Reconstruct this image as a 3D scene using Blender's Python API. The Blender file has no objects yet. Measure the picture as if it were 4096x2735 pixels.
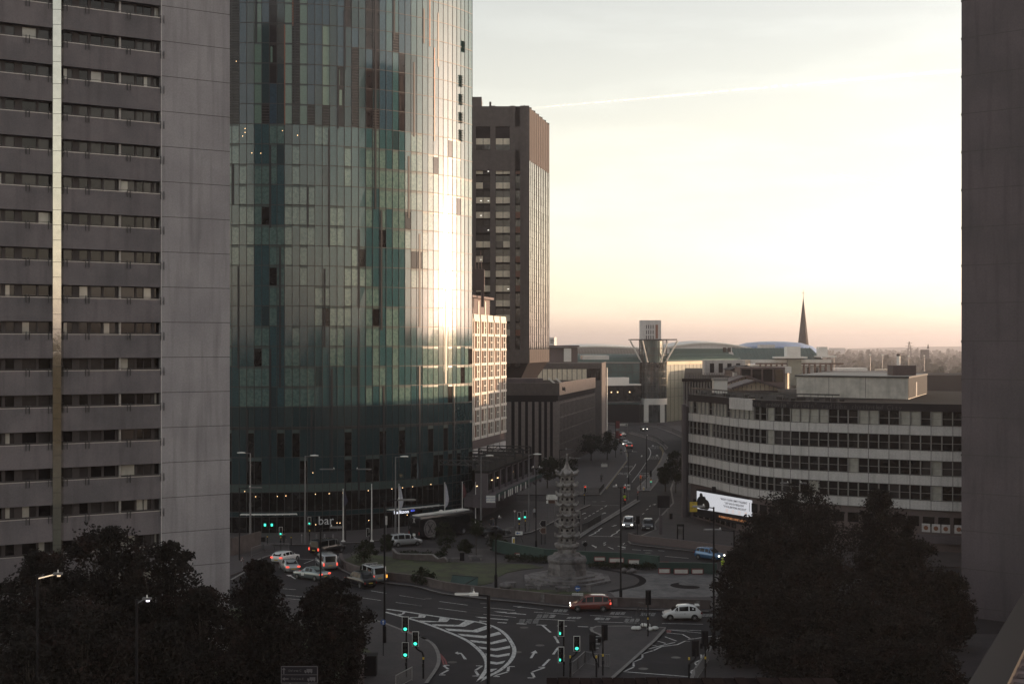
import bpy, math, random
from mathutils import Vector, Matrix, noise as mnoise
R=math.radians; PI=math.pi
SC=bpy.context.scene; COL=SC.collection
rnd=random.Random(11)
# ---------------------------------------------------------------- survey of the place
# H: height of the viewpoint, F: focal length in photo pixels, V0: horizon row. Points measured in the photo's
# enlarged crops (c) are taken down to the ground plane (G), so every thing stands at its own distance.
H,F,V0,U0=27.0,5461.0,1387.0,2048.0
CROP={'C1':(0,0,.5815),'C2':(900,0,.5815),'C3':(0,900,.5815),'C4':(900,900,.5815),'C5':(1800,350,.5423),'C6':(1800,1150,.4785),
'C7':(2300,1250,.3826),'C8':(3050,1150,.3827),'D1':(900,1750,.3189),'D2':(1500,1750,.3189),'D3':(2100,1650,.3189),'D4':(2650,1550,.3189),
'D5':(3150,1550,.4146),'D6':(900,2150,.3731),'D7':(1600,2150,.3731),'D8':(2200,2150,.3731),'E1':(3400,1900,.5325),'E3':(0,1800,.5963),
'E4':(2700,1900,.5326),'E5':(2700,1400,.298),'E6':(2100,1780,.3828),'E7':(1900,1750,.2869),'O':(0,0,1)}
def c(n,x,y):
    o=CROP[n]; return o[0]+x*o[2],o[1]+y*o[2]
def G(U,V,z=0):
    Y=(H-z)*F/(V-V0); return ((U-U0)/F*Y,Y)
def g(n,x,y,z=0): return G(*c(n,x,y),z)
def zat(V,Y): return H-(V-V0)/F*Y
def xat(U,Y): return (U-U0)/F*Y
# ---------------------------------------------------------------- mesh builder
class MB:
    def __init__(s): s.v=[]; s.f=[]; s.m=[]
    def add(s,vs,fs,m=0):
        b=len(s.v); s.v+= [tuple(p) for p in vs]; s.f+=[tuple(b+i for i in f) for f in fs]; s.m+=[m]*len(fs); return s
    def quad(s,a,b,c_,d,m=0): return s.add([a,b,c_,d],[(0,1,2,3)],m)
    def box(s,cx,cy,cz,sx,sy,sz,rz=0,m=0):
        co,si=math.cos(rz),math.sin(rz); vs=[]
        for dz in (-.5,.5):
            for dx,dy in ((-.5,-.5),(.5,-.5),(.5,.5),(-.5,.5)):
                x,y=dx*sx,dy*sy; vs.append((cx+x*co-y*si,cy+x*si+y*co,cz+dz*sz))
        return s.add(vs,[(3,2,1,0),(4,5,6,7),(0,1,5,4),(1,2,6,5),(2,3,7,6),(3,0,4,7)],m)
    def prism(s,poly,z0,z1,m=0,mt=None):
        a=sum(poly[i][0]*poly[(i+1)%len(poly)][1]-poly[(i+1)%len(poly)][0]*poly[i][1] for i in range(len(poly)))
        if a<0: poly=poly[::-1]
        n=len(poly); vs=[(p[0],p[1],z0) for p in poly]+[(p[0],p[1],z1) for p in poly]
        s.add(vs,[(i,(i+1)%n,n+(i+1)%n,n+i) for i in range(n)],m)
        s.add(vs[n:],[tuple(range(n))],m if mt is None else mt); s.add(vs[:n],[tuple(range(n-1,-1,-1))],m); return s
    def beam(s,p,q,w,h,m=0):
        p,q=Vector(p),Vector(q); d=q-p
        if d.length<1e-6: return s
        d.normalize(); u=Vector((0,0,1)) if abs(d.z)<.95 else Vector((1,0,0))
        r=d.cross(u).normalized()*(w/2); t=r.cross(d).normalized()*(h/2)
        vs=[p-r-t,p+r-t,p+r+t,p-r+t,q-r-t,q+r-t,q+r+t,q-r+t]
        return s.add(vs,[(0,1,2,3),(7,6,5,4),(0,4,5,1),(1,5,6,2),(2,6,7,3),(3,7,4,0)],m)
    def tube(s,p,q,r0,r1=None,n=8,m=0,cap=True):
        r1=r0 if r1 is None else r1; p,q=Vector(p),Vector(q); d=(q-p).normalized()
        u=Vector((0,0,1)) if abs(d.z)<.9 else Vector((1,0,0)); a=d.cross(u).normalized(); b=d.cross(a)
        vs=[]
        for P,r in ((p,r0),(q,r1)):
            for i in range(n):
                t=2*PI*i/n; vs.append(P+a*(math.cos(t)*r)+b*(math.sin(t)*r))
        fs=[(i,n+i,n+(i+1)%n,(i+1)%n) for i in range(n)]
        if cap: fs+=[tuple(range(n)),tuple(range(2*n-1,n-1,-1))]
        return s.add(vs,fs,m)
    def path(s,pts,r,n=8,m=0):
        for i in range(len(pts)-1): s.tube(pts[i],pts[i+1],r,r,n,m)
        return s
    def lathe(s,prof,cx,cy,n=16,m=0,ph=0,cz=0):
        vs=[]; k=len(prof)
        for r,z in prof:
            for i in range(n):
                t=2*PI*i/n+ph; vs.append((cx+r*math.cos(t),cy+r*math.sin(t),cz+z))
        fs=[(j*n+i,j*n+(i+1)%n,(j+1)*n+(i+1)%n,(j+1)*n+i) for j in range(k-1) for i in range(n)]
        fs+=[tuple(range(n-1,-1,-1)),tuple((k-1)*n+i for i in range(n))]
        return s.add(vs,fs,m)
    def ext(s,o,m=None):
        b=len(s.v); s.v+=o.v; s.f+=[tuple(b+i for i in f) for f in o.f]; s.m+=o.m if m is None else [m]*len(o.f); return s
    def xf(s,M):
        s.v=[tuple(M@Vector(p)) for p in s.v]; return s
    def build(s,name,mats,parent=None,world=True,smooth=False):
        me=bpy.data.meshes.new(name); me.from_pydata(s.v,[],s.f)
        for mm in (mats if isinstance(mats,(list,tuple)) else [mats]): me.materials.append(mm)
        if s.m and max(s.m)>0: me.polygons.foreach_set('material_index',s.m)
        if smooth: me.polygons.foreach_set('use_smooth',[True]*len(s.f))
        me.update(); o=bpy.data.objects.new(name,me); COL.objects.link(o)
        if parent is not None:
            o.parent=parent
            if world: o.matrix_parent_inverse=parent.matrix_basis.inverted()
        return o
def tag(o,label=None,cat=None,group=None,kind=None):
    for k,v in (('label',label),('category',cat),('group',group),('kind',kind)):
        if v: o[k]=v
    return o
def thing(name,label,cat,x,y,z=0,rz=0,group=None):
    o=bpy.data.objects.new(name,None); o.empty_display_size=.3; COL.objects.link(o)
    o.location=(x,y,z); o.rotation_euler=(0,0,rz); o.matrix_basis=Matrix.Translation((x,y,z))@Matrix.Rotation(rz,4,'Z')
    return tag(o,label,cat,group)
def copy_tree(o,parent=None):
    n=o.copy(); COL.objects.link(n)
    if parent is not None: n.parent=parent
    for ch in list(o.children): copy_tree(ch,n)
    return n
def spread(items,name,mats,parent,limit=100):
    """items: (weight, MB). the weightiest become parts, the rest one part of kind stuff"""
    items=sorted(items,key=lambda t:-t[0])
    for w,mb in items[:limit]: mb.build(name,mats,parent)
    if len(items)>limit:
        r=MB()
        for w,mb in items[limit:]: r.ext(mb)
        tag(r.build(name,mats,parent),kind='stuff')
_txt={}
def text_mb(body,size,M=None,m=0,ext=.01,align='CENTER',sx=1,thick=0):
    cu=bpy.data.curves.new('t','FONT'); cu.body=body; cu.size=size; cu.extrude=ext; cu.align_x=align; cu.align_y='CENTER'; cu.resolution_u=2; cu.offset=thick
    o=bpy.data.objects.new('t',cu); COL.objects.link(o)
    dg=bpy.context.evaluated_depsgraph_get(); me=bpy.data.meshes.new_from_object(o.evaluated_get(dg))
    mb=MB(); mb.add([(v.co.x*sx,v.co.y,v.co.z) for v in me.vertices],[tuple(p.vertices) for p in me.polygons],m)
    bpy.data.objects.remove(o); bpy.data.curves.remove(cu); bpy.data.meshes.remove(me)
    if M is not None: mb.xf(M)
    return mb
def facing(P,az,tilt=0):
    """text plane standing upright at P, its front facing azimuth az (0 = toward the viewpoint side, -Y)"""
    return Matrix.Translation(P)@Matrix.Rotation(az,4,'Z')@Matrix.Rotation(R(90),4,'X')
# ---------------------------------------------------------------- materials
def lin(h): return tuple(((x/255)/12.92 if x/255<=.04045 else ((x/255+.055)/1.055)**2.4) for x in h)
MATS={}
def mat(name,col,rough=.8,var=.15,vs=3.0,bump=0,bs=20.0,metal=0,spec=.5,coat=0,streak=0,emit=None,es=1.0,ior=None,col2=None,c2s=1.5,c2lo=.45,c2hi=.6,alpha=None):
    m=bpy.data.materials.new(name); m.use_nodes=True; nt=m.node_tree; N=nt.nodes; L=nt.links
    b=N['Principled BSDF']; b.inputs['Roughness'].default_value=rough; b.inputs['Metallic'].default_value=metal
    b.inputs['Specular IOR Level'].default_value=spec; b.inputs['Coat Weight'].default_value=coat; b.inputs['Coat Roughness'].default_value=.03
    if ior: b.inputs['IOR'].default_value=ior
    b.inputs['Base Color'].default_value=(*col,1)
    if emit: b.inputs['Emission Color'].default_value=(*emit,1); b.inputs['Emission Strength'].default_value=es
    if var or col2 or streak or bump:
        tc=N.new('ShaderNodeTexCoord'); src=tc.outputs['Object']
    last=None
    if var or col2 or streak:
        rgb=N.new('ShaderNodeRGB'); rgb.outputs[0].default_value=(*col,1); last=rgb.outputs[0]
    def nz(sc,det=4,mp=None):
        n=N.new('ShaderNodeTexNoise'); n.inputs['Scale'].default_value=sc; n.inputs['Detail'].default_value=det
        if mp:
            q=N.new('ShaderNodeMapping'); q.inputs['Scale'].default_value=mp; L.new(src,q.inputs[0]); L.new(q.outputs[0],n.inputs['Vector'])
        else: L.new(src,n.inputs['Vector'])
        return n.outputs['Fac']
    def mix(a,bc,fac,mode='MIX'):
        x=N.new('ShaderNodeMix'); x.data_type='RGBA'; x.blend_type=mode
        if isinstance(fac,float): x.inputs[0].default_value=fac
        else: L.new(fac,x.inputs[0])
        L.new(a,x.inputs[6])
        if isinstance(bc,tuple): x.inputs[7].default_value=(*bc,1)
        else: L.new(bc,x.inputs[7])
        return x.outputs[2]
    def ramp(f,lo,hi,a,d):
        r=N.new('ShaderNodeMapRange'); r.inputs[1].default_value=lo; r.inputs[2].default_value=hi; r.inputs[3].default_value=a; r.inputs[4].default_value=d; L.new(f,r.inputs[0]); return r.outputs[0]
    if col2: last=mix(last,tuple(col2),ramp(nz(c2s,5),c2lo,c2hi,0,1))
    if streak: last=mix(last,tuple(x*.45 for x in col),ramp(nz(1.0,5,(1.6,1.6,.12)),.5,.75,0,streak))
    if var:
        f=ramp(nz(vs,6),.25,.75,1-var,1+var); k=N.new('ShaderNodeMix'); k.data_type='RGBA'; k.blend_type='MULTIPLY'; k.inputs[0].default_value=1
        L.new(last,k.inputs[6]); L.new(f,k.inputs[7]); last=k.outputs[2]
    if last is not None: L.new(last,b.inputs['Base Color'])
    if bump:
        u=N.new('ShaderNodeBump'); u.inputs['Strength'].default_value=bump; u.inputs['Distance'].default_value=.05; L.new(nz(bs,5),u.inputs['Height']); L.new(u.outputs[0],b.inputs['Normal'])
    MATS[name]=m; return m
def m_(n): return MATS[n]
# ---------------------------------------------------------------- light, sky, camera
SUN_AZ,SUN_EL=R(80),R(3.3)     # azimuth measured from the view direction (+Y) towards +X
w=bpy.data.worlds.new("World"); SC.world=w; w.use_nodes=True; nt=w.node_tree
bg=nt.nodes['Background']; sk=nt.nodes.new('ShaderNodeTexSky'); sk.sky_type='NISHITA'; sk.sun_disc=False
sk.sun_elevation=SUN_EL; sk.sun_rotation=SUN_AZ; sk.air_density=1.0; sk.dust_density=1.0; sk.ozone_density=.4; sk.altitude=100
hs=nt.nodes.new('ShaderNodeHueSaturation'); hs.inputs['Saturation'].default_value=.45
nt.links.new(sk.outputs[0],hs.inputs['Color']); mxw=nt.nodes.new('ShaderNodeMix'); mxw.data_type='RGBA'; mxw.blend_type='MULTIPLY'; mxw.inputs[0].default_value=1; mxw.inputs[7].default_value=(1.0,.965,.985,1)
nt.links.new(hs.outputs[0],mxw.inputs[6]); nt.links.new(mxw.outputs[2],bg.inputs[0]); bg.inputs[1].default_value=.15
sd=bpy.data.lights.new('sun','SUN'); sd.energy=2.6; sd.angle=R(.5); sd.color=(1,.68,.42)
so=bpy.data.objects.new('sun',sd); COL.objects.link(so)
D=Vector((math.sin(SUN_AZ)*math.cos(SUN_EL),math.cos(SUN_AZ)*math.cos(SUN_EL),math.sin(SUN_EL)))
so.rotation_euler=D.to_track_quat('Z','Y').to_euler(); so.location=D*300
cam=bpy.data.cameras.new('camera'); co=bpy.data.objects.new('camera',cam); COL.objects.link(co)
co.location=(0,0,H); co.rotation_euler=(R(90),0,0); cam.sensor_width=36; cam.lens=48; cam.shift_y=(1387-1367.5)/4096*1.0
cam.shift_y=.0048; cam.clip_start=.5; cam.clip_end=30000; SC.camera=co
SC.view_settings.view_transform='Standard'; SC.view_settings.look='None'; SC.view_settings.gamma=1; SC.view_settings.exposure=1.8
SC.cycles.max_bounces=6; SC.cycles.volume_bounces=0; SC.cycles.use_denoising=True
# ---------------------------------------------------------------- palette
mat('asphalt',(.024,.021,.024),.85,.25,.6,spec=.25,bump=.25,bs=40,col2=(.015,.014,.017),c2s=.15)
mat('paver',(.042,.034,.037),.85,.25,2.5,col2=(.032,.028,.03),c2s=.4)
mat('paver_light',(.115,.110,.112),.8,.3,1.6,col2=(.075,.072,.075),c2s=.5)
mat('kerb',(.17,.16,.155),.8,.25,2)
mat('kerb_white',(.30,.29,.28),.8,.3,1.2)
mat('paint',(.50,.50,.49),.75,.25,3,col2=(.10,.10,.10),c2s=3.5,c2lo=.52,c2hi=.72)
mat('paint_yellow',(.30,.24,.10),.8,.3,3)
mat('paint_red',(.20,.05,.05),.8,.2,3)
mat('earth',(.06,.055,.04),.95,.3,.02,col2=(.045,.045,.03),c2s=.01)
mat('lawn',(.045,.055,.02),.95,.4,3,col2=(.03,.032,.016),c2s=.5)
mat('leaf',(.040,.048,.022),.65,.5,.9,col2=(.05,.035,.02),c2s=.5,c2lo=.5,c2hi=.7)
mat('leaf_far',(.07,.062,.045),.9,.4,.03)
mat('bark',(.05,.04,.033),.9,.3,4)
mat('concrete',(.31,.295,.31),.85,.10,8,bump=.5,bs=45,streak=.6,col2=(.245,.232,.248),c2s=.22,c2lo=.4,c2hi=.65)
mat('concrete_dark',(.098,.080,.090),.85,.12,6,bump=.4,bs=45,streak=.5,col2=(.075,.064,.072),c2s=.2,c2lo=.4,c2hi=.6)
mat('concrete_band',(.15,.135,.145),.85,.12,8,bump=.5,bs=45,streak=.5,col2=(.105,.098,.107),c2s=.3,c2lo=.4,c2hi=.65)
mat('concrete_pale',(.50,.48,.475),.85,.14,5,bump=.4,bs=30,streak=.5)
mat('slab_dark',(.05,.044,.05),.9,.25,2,spec=.1)
mat('sign_dim',(.11,.10,.108),.7,0)
mat('joint',(.06,.055,.055),.9,.1,3)
mat('steel_clad',(.62,.60,.55),.05,.10,2,metal=1,bump=.05,bs=1.5)
mat('rail_metal',(.36,.34,.33),.45,.1,5,metal=.6)
mat('dark_metal',(.028,.026,.028),.5,.1,5)
mat('black_paint',(.010,.009,.011),.6,0,spec=.15)
mat('grey_post',(.16,.155,.16),.5,.1,3,metal=.3)
mat('white_post',(.65,.64,.62),.5,.05,3)
mat('window_dark',(.008,.007,.008),.06,0,ior=1.36)
mat('window_mid',(.035,.031,.032),.08,.3,1.2,ior=1.38)
mat('window_blind',(.30,.29,.26),.5,.2,1.5,coat=1)
mat('window_room',(.010,.009,.009),.08,.5,.8,ior=1.4)
mat('curtain_glass',(.095,.150,.140),.08,.2,6,ior=1.72,col2=(.06,.11,.105),c2s=2.5)
mat('frame_brown',(.10,.075,.075),.7,.1,3)
mat('frame_grey',(.20,.19,.185),.6,.1,3)
mat('teal_panel',(.026,.066,.076),.08,.30,5,ior=1.72)
mat('teal_dark',(.018,.038,.044),.08,.25,5,ior=1.65)
mat('navy_slot',(.006,.006,.010),.4,0)
mat('blue_panel',(.025,.052,.075),.05,.3,4,ior=1.6)
mat('copper_fin',(.20,.075,.04),.4,.1,3)
mat('apartment_dark',(.018,.016,.017),.10,.5,.9,ior=1.42)
mat('apartment_curtain',(.08,.14,.11),.5,.2,4,coat=1)
mat('slab_grey',(.035,.06,.058),.35,.2,3,coat=.4)
mat('lamp_warm',(1,.7,.4),.5,0,emit=(1,.62,.30),es=1.2)
mat('lamp_white',(1,1,1),.5,0,emit=(1,.96,.85),es=.6)
mat('signal_green',(.02,.3,.2),.4,0,emit=(.06,1,.62),es=.55)
mat('signal_red',(.3,.02,.02),.4,0,emit=(1,.08,.05),es=.5)
mat('signal_amber',(.3,.1,.02),.4,0,emit=(1,.30,.06),es=.25)
mat('lens_off',(.02,.02,.02),.3,0)
mat('coping_brick',(.010,.0065,.007),.95,.3,3,spec=.03)
mat('frame_dark',(.035,.028,.03),.7,.1,3)
mat('drum_glass',(.03,.036,.036),.05,.3,.4,ior=1.9)
mat('red_brick',(.045,.034,.031),.9,.3,3)
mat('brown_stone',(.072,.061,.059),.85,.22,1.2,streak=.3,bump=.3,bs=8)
mat('brown_glass',(.012,.010,.010),.06,0,ior=1.55)
mat('bronze_glass',(.85,.83,.75),.05,.12,1,metal=1)
mat('blind_gleam',(.60,.53,.42),.5,.15,1.5,coat=.3)  # blinds; on the tower front the pale tone stands for reflections
mat('white_frame',(.52,.49,.45),.6,.08,1)
mat('rust_infill',(.11,.06,.04),.8,.2,2)
mat('fin_concrete',(.19,.16,.15),.85,.2,2,bump=.4,bs=20)
mat('fascia_sunlit',(.30,.225,.18),.85,.15,1.5,bump=.3,bs=10,streak=.2)
mat('dark_recess',(.016,.014,.016),.9,.1,2,spec=.05)
mat('roof_felt',(.025,.023,.023),.9,.3,.6,spec=.05)
mat('plaster_pale',(.56,.53,.49),.85,.12,1.5,streak=.45,col2=(.44,.42,.39),c2s=.4)
mat('green_roof',(.03,.075,.065),.55,.15,.6)
mat('tan_panel',(.46,.38,.29),.8,.1,.5)
mat('mall_glass',(.06,.10,.10),.12,.25,.5,ior=1.6)
mat('mall_sunlit',(.20,.20,.155),.3,.15,.3,coat=.6)  # mall glazing with the sun's warmth put into the colour
mat('white_wall',(.62,.60,.57),.8,.08,.3)
mat('blue_disc',(.16,.22,.36),.35,.3,.4)
mat('spire_stone',(.03,.023,.022),.9,.2,.3)
mat('stone_pagoda',(.235,.222,.215),.85,.35,2.5,bump=.5,bs=14,col2=(.11,.10,.098),c2s=1.2)
mat('granite',(.15,.138,.138),.8,.35,3,col2=(.07,.064,.064),c2s=.8)
mat('wall_planter',(.085,.068,.066),.85,.3,1.2,streak=.5)
mat('green_parapet',(.018,.045,.038),.7,.2,1)
mat('white_tile',(.60,.58,.54),.6,.1,2)
mat('sign_white',(.66,.65,.62),.5,.03,3)
mat('sign_dark',(.018,.016,.02),.7,0,spec=.15)
mat('sign_brown',(.07,.03,.02),.5,0)
mat('sign_blue',(.03,.09,.28),.5,0)
mat('sign_yellow',(.55,.38,.04),.5,0)
mat('hivis',(.55,.72,.03),.6,0)
# thin high cloud: a faint, stretched brightening of the sky itself
tcw=nt.nodes.new('ShaderNodeTexCoord'); mpw=nt.nodes.new('ShaderNodeMapping'); mpw.inputs['Scale'].default_value=(2.2,2.2,13); mpw.inputs['Rotation'].default_value=(0,.10,.3)
nzw=nt.nodes.new('ShaderNodeTexNoise'); nzw.inputs['Scale'].default_value=1.6; nzw.inputs['Detail'].default_value=7; nzw.inputs['Roughness'].default_value=.6
mrw=nt.nodes.new('ShaderNodeMapRange'); mrw.inputs[1].default_value=.45; mrw.inputs[2].default_value=.8; mrw.inputs[3].default_value=.96; mrw.inputs[4].default_value=1.16
m2w=nt.nodes.new('ShaderNodeMix'); m2w.data_type='RGBA'; m2w.blend_type='MULTIPLY'; m2w.inputs[0].default_value=1
nt.links.new(tcw.outputs['Generated'],mpw.inputs[0]); nt.links.new(mpw.outputs[0],nzw.inputs['Vector']); nt.links.new(nzw.outputs['Fac'],mrw.inputs[0]); nt.links.new(mxw.outputs[2],m2w.inputs[6]); nt.links.new(mrw.outputs[0],m2w.inputs[7]); nt.links.new(m2w.outputs[2],bg.inputs[0])
# ---------------------------------------------------------------- ground, roads, pavements
def P(n,pts): return [g(n,x,y) for x,y in pts]
def ribbon(mb,pts,wd,z,m=0,closed=False):
    n=len(pts)
    L=[]
    for i,p in enumerate(pts):
        a=pts[i-1] if (i>0 or closed) else p; b=pts[(i+1)%n] if (i<n-1 or closed) else p
        d=Vector((b[0]-a[0],b[1]-a[1])); d=d.normalized() if d.length>0 else Vector((1,0)); nn=Vector((-d.y,d.x))*wd/2
        L.append(((p[0]+nn.x,p[1]+nn.y,z),(p[0]-nn.x,p[1]-nn.y,z)))
    for i in range(n if closed else n-1):
        a,b=L[i],L[(i+1)%n]; mb.quad(a[1],b[1],b[0],a[0],m)
def smooth(pts,k=4):
    out=[]
    for i in range(len(pts)-1):
        p0,p1,p2,p3=pts[max(i-1,0)],pts[i],pts[i+1],pts[min(i+2,len(pts)-1)]
        for j in range(k):
            t=j/k; out.append(tuple(.5*((2*p1[q])+(-p0[q]+p2[q])*t+(2*p0[q]-5*p1[q]+4*p2[q]-p3[q])*t*t+(-p0[q]+3*p1[q]-3*p2[q]+p3[q])*t**3) for q in (0,1)))
    return out+[pts[-1]]
def structure(o): o['kind']='structure'; return o
mb=MB(); mb.add([(-9000,-9000,-.08),(9000,-9000,-.08),(9000,9000,-.08),(-9000,9000,-.08)],[(0,1,2,3)])
structure(mb.build('ground',m_('earth')))
mb=MB(); mb.add([(-130,60,-.03),(150,60,-.03),(150,300,-.03),(110,520,-.03),(-60,520,-.03),(-130,300,-.03)],[tuple(range(6))])
structure(mb.build('road',m_('asphalt')))
FRONT=P('D6',[(1215,205),(1192,250),(1212,318),(1300,372),(1450,430),(1730,490)])+P('D7',[(160,525),(470,605),(950,665),(1400,708),(1810,748)])+P('D8',[(700,768),(1200,782),(1700,797)])
BACK=P('D8',[(2350,760),(2300,480),(1900,330),(1650,380),(1300,330),(1000,305),(430,280)])+P('D7',[(1560,250),(1040,185),(1000,125),(600,122)])+P('D6',[(1640,110),(1420,140)])
FS=smooth(FRONT,3); ISL=FS+BACK
KERB=MB()
def slab(name,poly,material,z=.12,edge=None,label=None):
    mb=MB(); mb.prism(poly,-.06,z); o=structure(mb.build(name,material))
    if edge: ribbon(KERB,edge,.32,z+.006)
    return o
slab('roundabout_island',ISL,m_('paver'),.12,FS)
PA1=P('D6',[(30,420),(270,335),(298,280),(420,215),(590,172),(690,160),(690,118),(380,72),(0,100),(-500,210),(-500,400)])
slab('pavement',PA1,m_('paver'),.12,smooth(P('D6',[(64,460),(270,335),(298,280),(420,215),(590,172),(690,160)]),3))
e2=P('D1',[(-600,1364),(560,1352),(1060,1342),(1700,1322)])+P('D2',[(100,1285),(350,1235),(650,1168),(1200,1105),(1330,1140),(1390,1256),(1640,1247),(1940,1197),(2100,1130)])+P('E7',[(1180,1130)])+P('D3',[(820,1160)])
slab('pavement',e2+[(10,236),(-60,262),(-110,262),(-110,190)],m_('paver'),.12,e2)
e3=P('D3',[(700,1040),(940,1035),(1000,960),(1140,780),(1280,600),(1255,440),(1195,330),(1120,250)])
slab('pavement',[(-40,252)]+e3+[(20,445),(-30,445)],m_('paver'),.12,e3)
e4=P('D3',[(1440,1108),(1395,1093),(950,1375),(700,1530),(660,1590),(800,1492),(1080,1325),(1440,1108)])
slab('median_strip',e4[:-1],m_('paver_light'),.12,e4)
e5=P('D3',[(1745,500),(1700,620),(1560,800),(1410,950),(1425,985),(1565,985),(1650,880),(1760,640),(1800,540)])
slab('pavement',e5,m_('paver_light'),.12,e5)
e6=P('D3',[(1990,520),(1830,960),(1860,1140),(1700,1310),(1615,1410),(1640,1470)])+P('D8',[(842,45),(865,72),(1000,92),(1400,135),(1960,200),(2500,290)])
slab('pavement',e6+[(75,165),(90,235),(60,262),(33,300)],m_('paver'),.12,e6)
e7=P('D6',[(1100,760),(1490,862),(1730,932),(2144,1100)])+P('D7',[(200,1062),(330,1130),(390,1205),(417,1300),(395,1400),(280,1568)])
e7s=smooth(e7,3)
slab('pavement',e7s+[(-13,92),(-70,92),(-70,150),(-40,146)]+P('D6',[(300,640),(620,650),(860,690)]),m_('paver'),.12,e7s)
e8=P('D8',[(600,1100),(530,1045),(455,1015),(440,985),(500,958),(800,955),(1235,972),(1215,1005),(1120,1110),(1000,1215),(850,1350),(680,1500),(560,1620)])
slab('traffic_island',e8+P('D8',[(200,1620),(240,1490),(420,1320)]),m_('paver'),.12,e8)
e9=P('D8',[(2300,1040),(1985,1062),(1835,1078),(1740,1112),(1700,1220),(1620,1330),(1560,1420),(1480,1600)])
slab('pavement',e9+[(24,92),(70,92),(70,128)],m_('paver'),.12,e9)
# far side of the street bending away
e10=P('D3',[(1300,262),(1500,320),(1660,375),(1740,430),(1760,470),(1790,440),(1700,360),(1520,295),(1330,248)])
slab('median_strip',e10,m_('paver'),.12,e10)
e11=P('D3',[(1140,160),(1450,150),(1660,190),(1850,260),(2000,330)])
slab('pavement',e11+[(90,430),(110,520),(20,520)],m_('paver'),.12,e11)
structure(KERB.build('kerb',m_('kerb')))
# lawn on the island and beside the slip road
LW=P('D6',[(1260,260),(1330,330),(1480,390),(1735,430)])+P('D7',[(200,470),(420,500),(870,520),(990,495),(1030,440),(1150,385),(1300,355),(1540,330),(1400,300),(1100,285),(700,280),(300,260)])+P('D6',[(1640,200),(1420,180)])
mb=MB(); mb.prism(LW,.10,.17); structure(mb.build('lawn',m_('lawn')))
mb=MB(); mb.prism(P('D7',[(880,575),(1400,600),(1840,620),(2130,625),(2130,605),(1900,585),(1400,560),(1000,545)]),.10,.16); structure(mb.build('lawn',m_('lawn')))
mb=MB(); mb.prism([(-60,100),(-14,100)]+P('D6',[(1620,1290),(1500,1180),(1250,1130),(700,900),(560,790),(300,760)])+[(-60,128)],.10,.16); structure(mb.build('lawn',m_('lawn')))
# lighter plaza paving at the right of the pagoda, dark ring course, yin-yang disc
mb=MB(); pl=P('D8',[(640,590),(900,545),(990,480),(960,430),(850,395),(1150,392),(1740,400),(1980,440),(2000,640),(1240,650),(700,650)])
mb.add([(x,y,.128) for x,y in pl],[tuple(range(len(pl)))]); structure(mb.build('plaza_paving',m_('paver_light')))
mb=MB(); ribbon(mb,smooth(P('D8',[(560,345),(850,395),(960,432),(995,475),(940,520),(800,555),(640,590)]),5),.8,.134); structure(mb.build('paving_ring',m_('dark_recess')))
mb=MB(); cx,cy=g('D8',1492,510,.13); rr=1.85*1.15
def disc(mb,cx,cy,r,z,a0=0,a1=2*PI,n=40,m=0,h=0): 
    pts=[(cx+r*math.cos(a0+(a1-a0)*i/n),cy+r*math.sin(a0+(a1-a0)*i/n),z) for i in range(n+ (0 if a1-a0>6.2 else 1))]
    mb.add(pts,[tuple(range(len(pts)))],m)
disc(mb,cx,cy,rr,.133); 
yy=[(cx+rr*math.cos(-PI/2+PI*i/24),cy+rr*math.sin(-PI/2+PI*i/24)) for i in range(25)]
yy+=[(cx+rr/2*math.cos(PI/2+PI*i/12),cy+rr/2+rr/2*math.sin(PI/2+PI*i/12)) for i in range(1,13)]
yy+=[(cx+rr/2*math.cos(PI/2-PI*i/12),cy-rr/2+rr/2*math.sin(PI/2-PI*i/12)) for i in range(1,12)]
mb.add([(x,y,.137) for x,y in yy],[tuple(range(len(yy)))],1)
structure(mb.build('paving_emblem',[m_('dark_recess'),m_('paver_light')]))
# ---------------------------------------------------------------- painted markings
W=MB(); ZM=-.026
def line(n,pts,wd=.16,m=0,z=ZM,sm=0):
    q=P(n,pts); ribbon(W,smooth(q,sm) if sm else q,wd,z,m)
def dash(n,a,b,wd=.13,m=0): line(n,[a,b],wd,m)
def poly(n,pts,m=0,z=ZM):
    q=P(n,pts)
    a=sum(q[i][0]*q[(i+1)%len(q)][1]-q[(i+1)%len(q)][0]*q[i][1] for i in range(len(q)))
    if a<0: q=q[::-1]
    W.add([(x,y,z) for x,y in q],[tuple(range(len(q)))],m)
line('D7',[(-140,760),(0,778),(480,850),(800,892),(950,927),(1065,978),(1150,1050),(1208,1140),(1226,1200),(1210,1270),(1150,1350),(1060,1420),(960,1470),(840,1535)],.36,sm=4)
line('D7',[(-160,790),(0,832),(250,905),(480,990),(700,1085),(830,1180),(900,1260),(928,1330),(925,1400),(890,1460),(840,1535)],.36,sm=4)
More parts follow.
